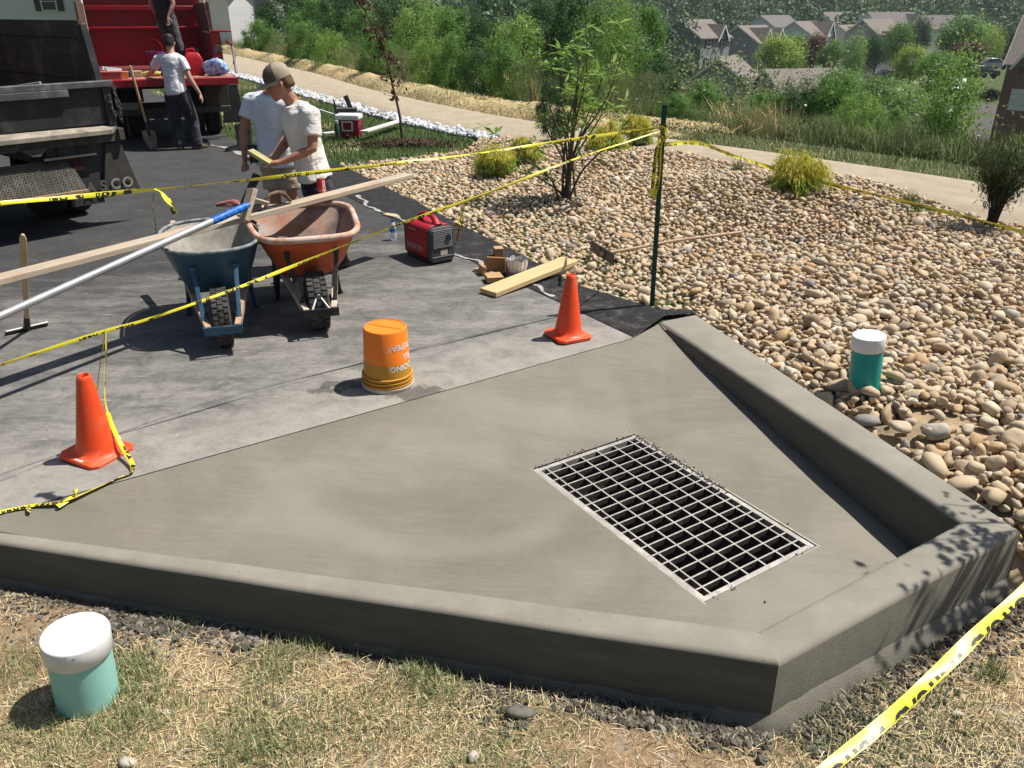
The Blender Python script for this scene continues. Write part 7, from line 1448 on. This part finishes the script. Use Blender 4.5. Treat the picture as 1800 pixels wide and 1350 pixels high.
# ---- valley street and drive
def drape(name, P, m, nx=10, ny=5, lift=.06):
    mb = MB()
    for j in range(ny+1):
        for i in range(nx+1):
            a, b = i/nx, j/ny; x = (P[0][0]*(1-a)+P[1][0]*a)*(1-b)+(P[3][0]*(1-a)+P[2][0]*a)*b; y = (P[0][1]*(1-a)+P[1][1]*a)*(1-b)+(P[3][1]*(1-a)+P[2][1]*a)*b; mb.v.append((x, y, terr1(x, y)+lift))
    mb.f = [(j*(nx+1)+i, j*(nx+1)+i+1, (j+1)*(nx+1)+i+1, (j+1)*(nx+1)+i) for j in range(ny) for i in range(nx)]; mb.m = [0]*len(mb.f); return tag(mb.build(name, m), kind='structure')
q = [ray_terr(*p) for p in ((1450, 165), (1700, 160), (1700, 138), (1450, 142))]; drape('street', q, M('pale_street', (.55, .52, .47), (.47, .44, .4), 1, .9))
q = [ray_terr(*p) for p in ((1660, 262), (1840, 262), (1840, 182), (1700, 186))]; drape('driveway', q, M('drive_asphalt', (.085, .078, .076), (.065, .06, .058), 1.5, .9, .2, 8))
# ---- parked cars
def car(px, py, dist, rz, paint, lab):
    dist *= 1.5; b = Y(px, py, dist); c = thing('parked_car', b, lab, 'car', rz=R(rz), group='cars in the valley'); prof = [(-2.3, .35), (2.25, .35), (2.3, .8), (2.1, 1.0), (1.2, 1.08), (.55, 1.62), (-1.3, 1.68), (-2.1, 1.1), (-2.3, .95)]
    mb = MB(); mb.loft([[Vector((x, s*.92*(1 if z < 1.1 else .82), z)) for x, z in prof] for s in (-1, 1)]); mb.build('car_body', paint, c, bevel=.06)
    for s in (-1, 1): mb = MB(); mb.add([(-1.75, s*.935, 1.08), (.95, s*.935, 1.08), (.48, s*.8, 1.56), (-1.2, s*.8, 1.6)], [(0, 1, 2, 3)]); mb.build('side_window', PANE, c)
    for x in (-1.4, 1.4):
        for s in (-1, 1): mb = MB(); mb.lathe([(.2, -.1), (.34, -.1), (.34, .1), (.2, .1), (0, .08)], 18, Matrix.Translation((x, s*.85, .34))@Matrix.Rotation(math.pi/2, 4, 'X')); mb.build('wheel', TYRE, c)
car(1722, 138, 76, 12, M('car_dark', (.03, .03, .035), rough=.3, spec=.5), 'dark parked car left of the brick house'); car(1742, 122, 88, 8, M('car_silver', (.4, .41, .42), rough=.3, spec=.5), 'silver parked car behind the dark one by the brick house')
car(1565, 142, 90, 5, M('car_black', (.015, .015, .017), rough=.3, spec=.5), 'black car on the pale valley street'); car(1615, 137, 96, 5, M('car_grey', (.12, .12, .13), rough=.3, spec=.5), 'grey car farther along the pale valley street')
# ---- valley trees one can tell apart
VT = [('tree_y', 1366, 82, 68, 78, 140, 'round yellow-green tree before the nearest townhouse'), ('tree_g', 1388, 92, 66, 60, 125, 'green tree behind the yellow-green tree'), ('tree_p', 1424, 88, 62, 40, 128, 'purple-leaved tree in front of the white gable'), ('tree_g', 1456, 84, 75, 42, 132, 'green tree right of the purple-leaved tree'), ('tree_l', 1495, 76, 62, 46, 140, 'thin tan-green tree at the valley centre'), ('tree_d', 1536, 92, 62, 46, 125, 'dark green tree before the small grey house'), ('tree_g', 1570, 96, 45, 50, 120, 'green tree right of the dark valley tree'), ('tree_y', 1597, 72, 85, 62, 150, 'bright feathery tree over the valley street'), ('tree_g', 1682, 92, 36, 88, 125, 'big round green tree left of the brick house'), ('tree_y', 1728, 94, 50, 46, 118, 'yellow-green tree right of the big round tree'), ('tree_p', 1694, 84, 74, 60, 122, 'purple tree below the big round tree'), ('tree_d', 1606, 110, 32, 44, 105, 'dark conifer-like tree under the wooded hill'), ('tree_g', 1640, 60, 98, 70, 175, 'green tree beside the parked cars'), ('tree_d', 1765, 110, 45, 40, 100, 'dark tree at the far right roofs'), ('tree_p', 1735, 62, 158, 36, 180, 'low dark red bush by the white garage door'), ('tree_g', 1330, 74, 168, 60, 200, 'green tree below the wide grey gable'), ('tree_g', 1475, 58, 128, 90, 200, 'leafy tree above the slope shrubs left of the street'), ('tree_l', 1590, 52, 150, 80, 215, 'light tree on the slope under the street'), ('tree_g', 1540, 54, 140, 70, 205, 'green tree on the slope before the street')]
for k, px, ds, tp_, wp, pb2, lab in VT: plant(k, 'valley_tree', px, ds*1.45, tp_, wp, lab, 'tree', 'valley trees', pbase=pb2)
# ---- wooded hill
LFAR = leafmat('leaf_far', [(0, (.06, .11, .05)), (.35, (.08, .14, .065)), (.7, (.1, .165, .075)), (1, (.07, .12, .06))], .25)  # bluish grey-green puts distance haze into the leaf colour
r = np.random.default_rng(91); VV = []; FF = []; off = 0
def crown_at(x, y, z, rad_, hh, n_, size):
    global off
    P = crown_pts(r, n_, 18, rad_, rad_, hh*.5, hh*.5, shell=.75, spread=.17, bottom=-.6); P = P+np.array([x, y, z]); V, F = leaf_quads(P, size, r, .75, 0, .5, out=crown_pts.out); VV.append(V); FF.append(F+off); off += len(V)
for k in range(330):
    a = r.uniform(-.02, .78); ds = 225+190*r.random()**1.1; x, y = ds*math.tan(a)*.95, ds; x = x*1.0
    if x/ds < .14 and r.random() < .4: continue
    crown_at(x, y, terr1(x, y)-1, r.uniform(5, 8), r.uniform(11, 18), 400, 1.05)
for k in range(70):                                   # nearer wood left of the houses
    a = r.uniform(.05, .2); ds = 110+70*r.random(); x, y = ds*a, ds
    crown_at(x, y, terr1(x, y)-1, r.uniform(3, 4.5), r.uniform(8, 15)*(1.1 if a < .2 else .75), 600, .55)
for k in range(90):                                   # wood behind the thicket and the left house
    a = r.uniform(-.75, .12); ds = 80+70*r.random(); x, y = ds*a, ds
    crown_at(x, y, terr1(x, y)-1, r.uniform(3.5, 5.5), r.uniform(9, 14), 480, .6)
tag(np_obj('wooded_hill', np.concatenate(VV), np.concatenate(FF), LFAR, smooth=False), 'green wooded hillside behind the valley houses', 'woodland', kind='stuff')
# low scrub filling the valley slope
VV = []; FF = []; off = 0
for k in range(380):
    ds = r.uniform(20, 110); a = r.uniform(.12, .72); x, y = ds*a, ds; sz = r.uniform(.5, 1.1)*(1+min(ds, 45)/60)*(1 if ds < 50 else .7)
    if dist_far(np.array([x]), np.array([y]))[0] < 4: continue
    b_ = proj((x, y, terr1(x, y)))
    if 1690 < b_[0] < 1830 and 170 < b_[1] < 270: continue
    crown_at(x, y, terr1(x, y)-.2, sz*1.3, sz*1.6, 290, .055+.0017*ds)
tag(np_obj('slope_scrub', np.concatenate(VV), np.concatenate(FF), LW, smooth=False), 'low green scrub covering the slope below the path', 'scrub', kind='stuff')
# ================================================================== AIR
mb = MB(); mb.box((150, 240, 22.5), (900, 640, 85)); hz = mb.build('haze', None, smooth=0)
n = NT('valley_haze'); n.t.nodes.remove(n.b); pv = n.add('VolumePrincipled', {'Color': (.86, .92, 1.0, 1), 'Density': .0002, 'Anisotropy': .2}); n.t.links.new(pv.outputs[0], n.t.nodes['Material Output'].inputs['Volume'])
hz.data.materials.clear(); hz.data.materials.append(n.mat); tag(hz, 'thin summer haze over the valley', 'haze', kind='stuff')
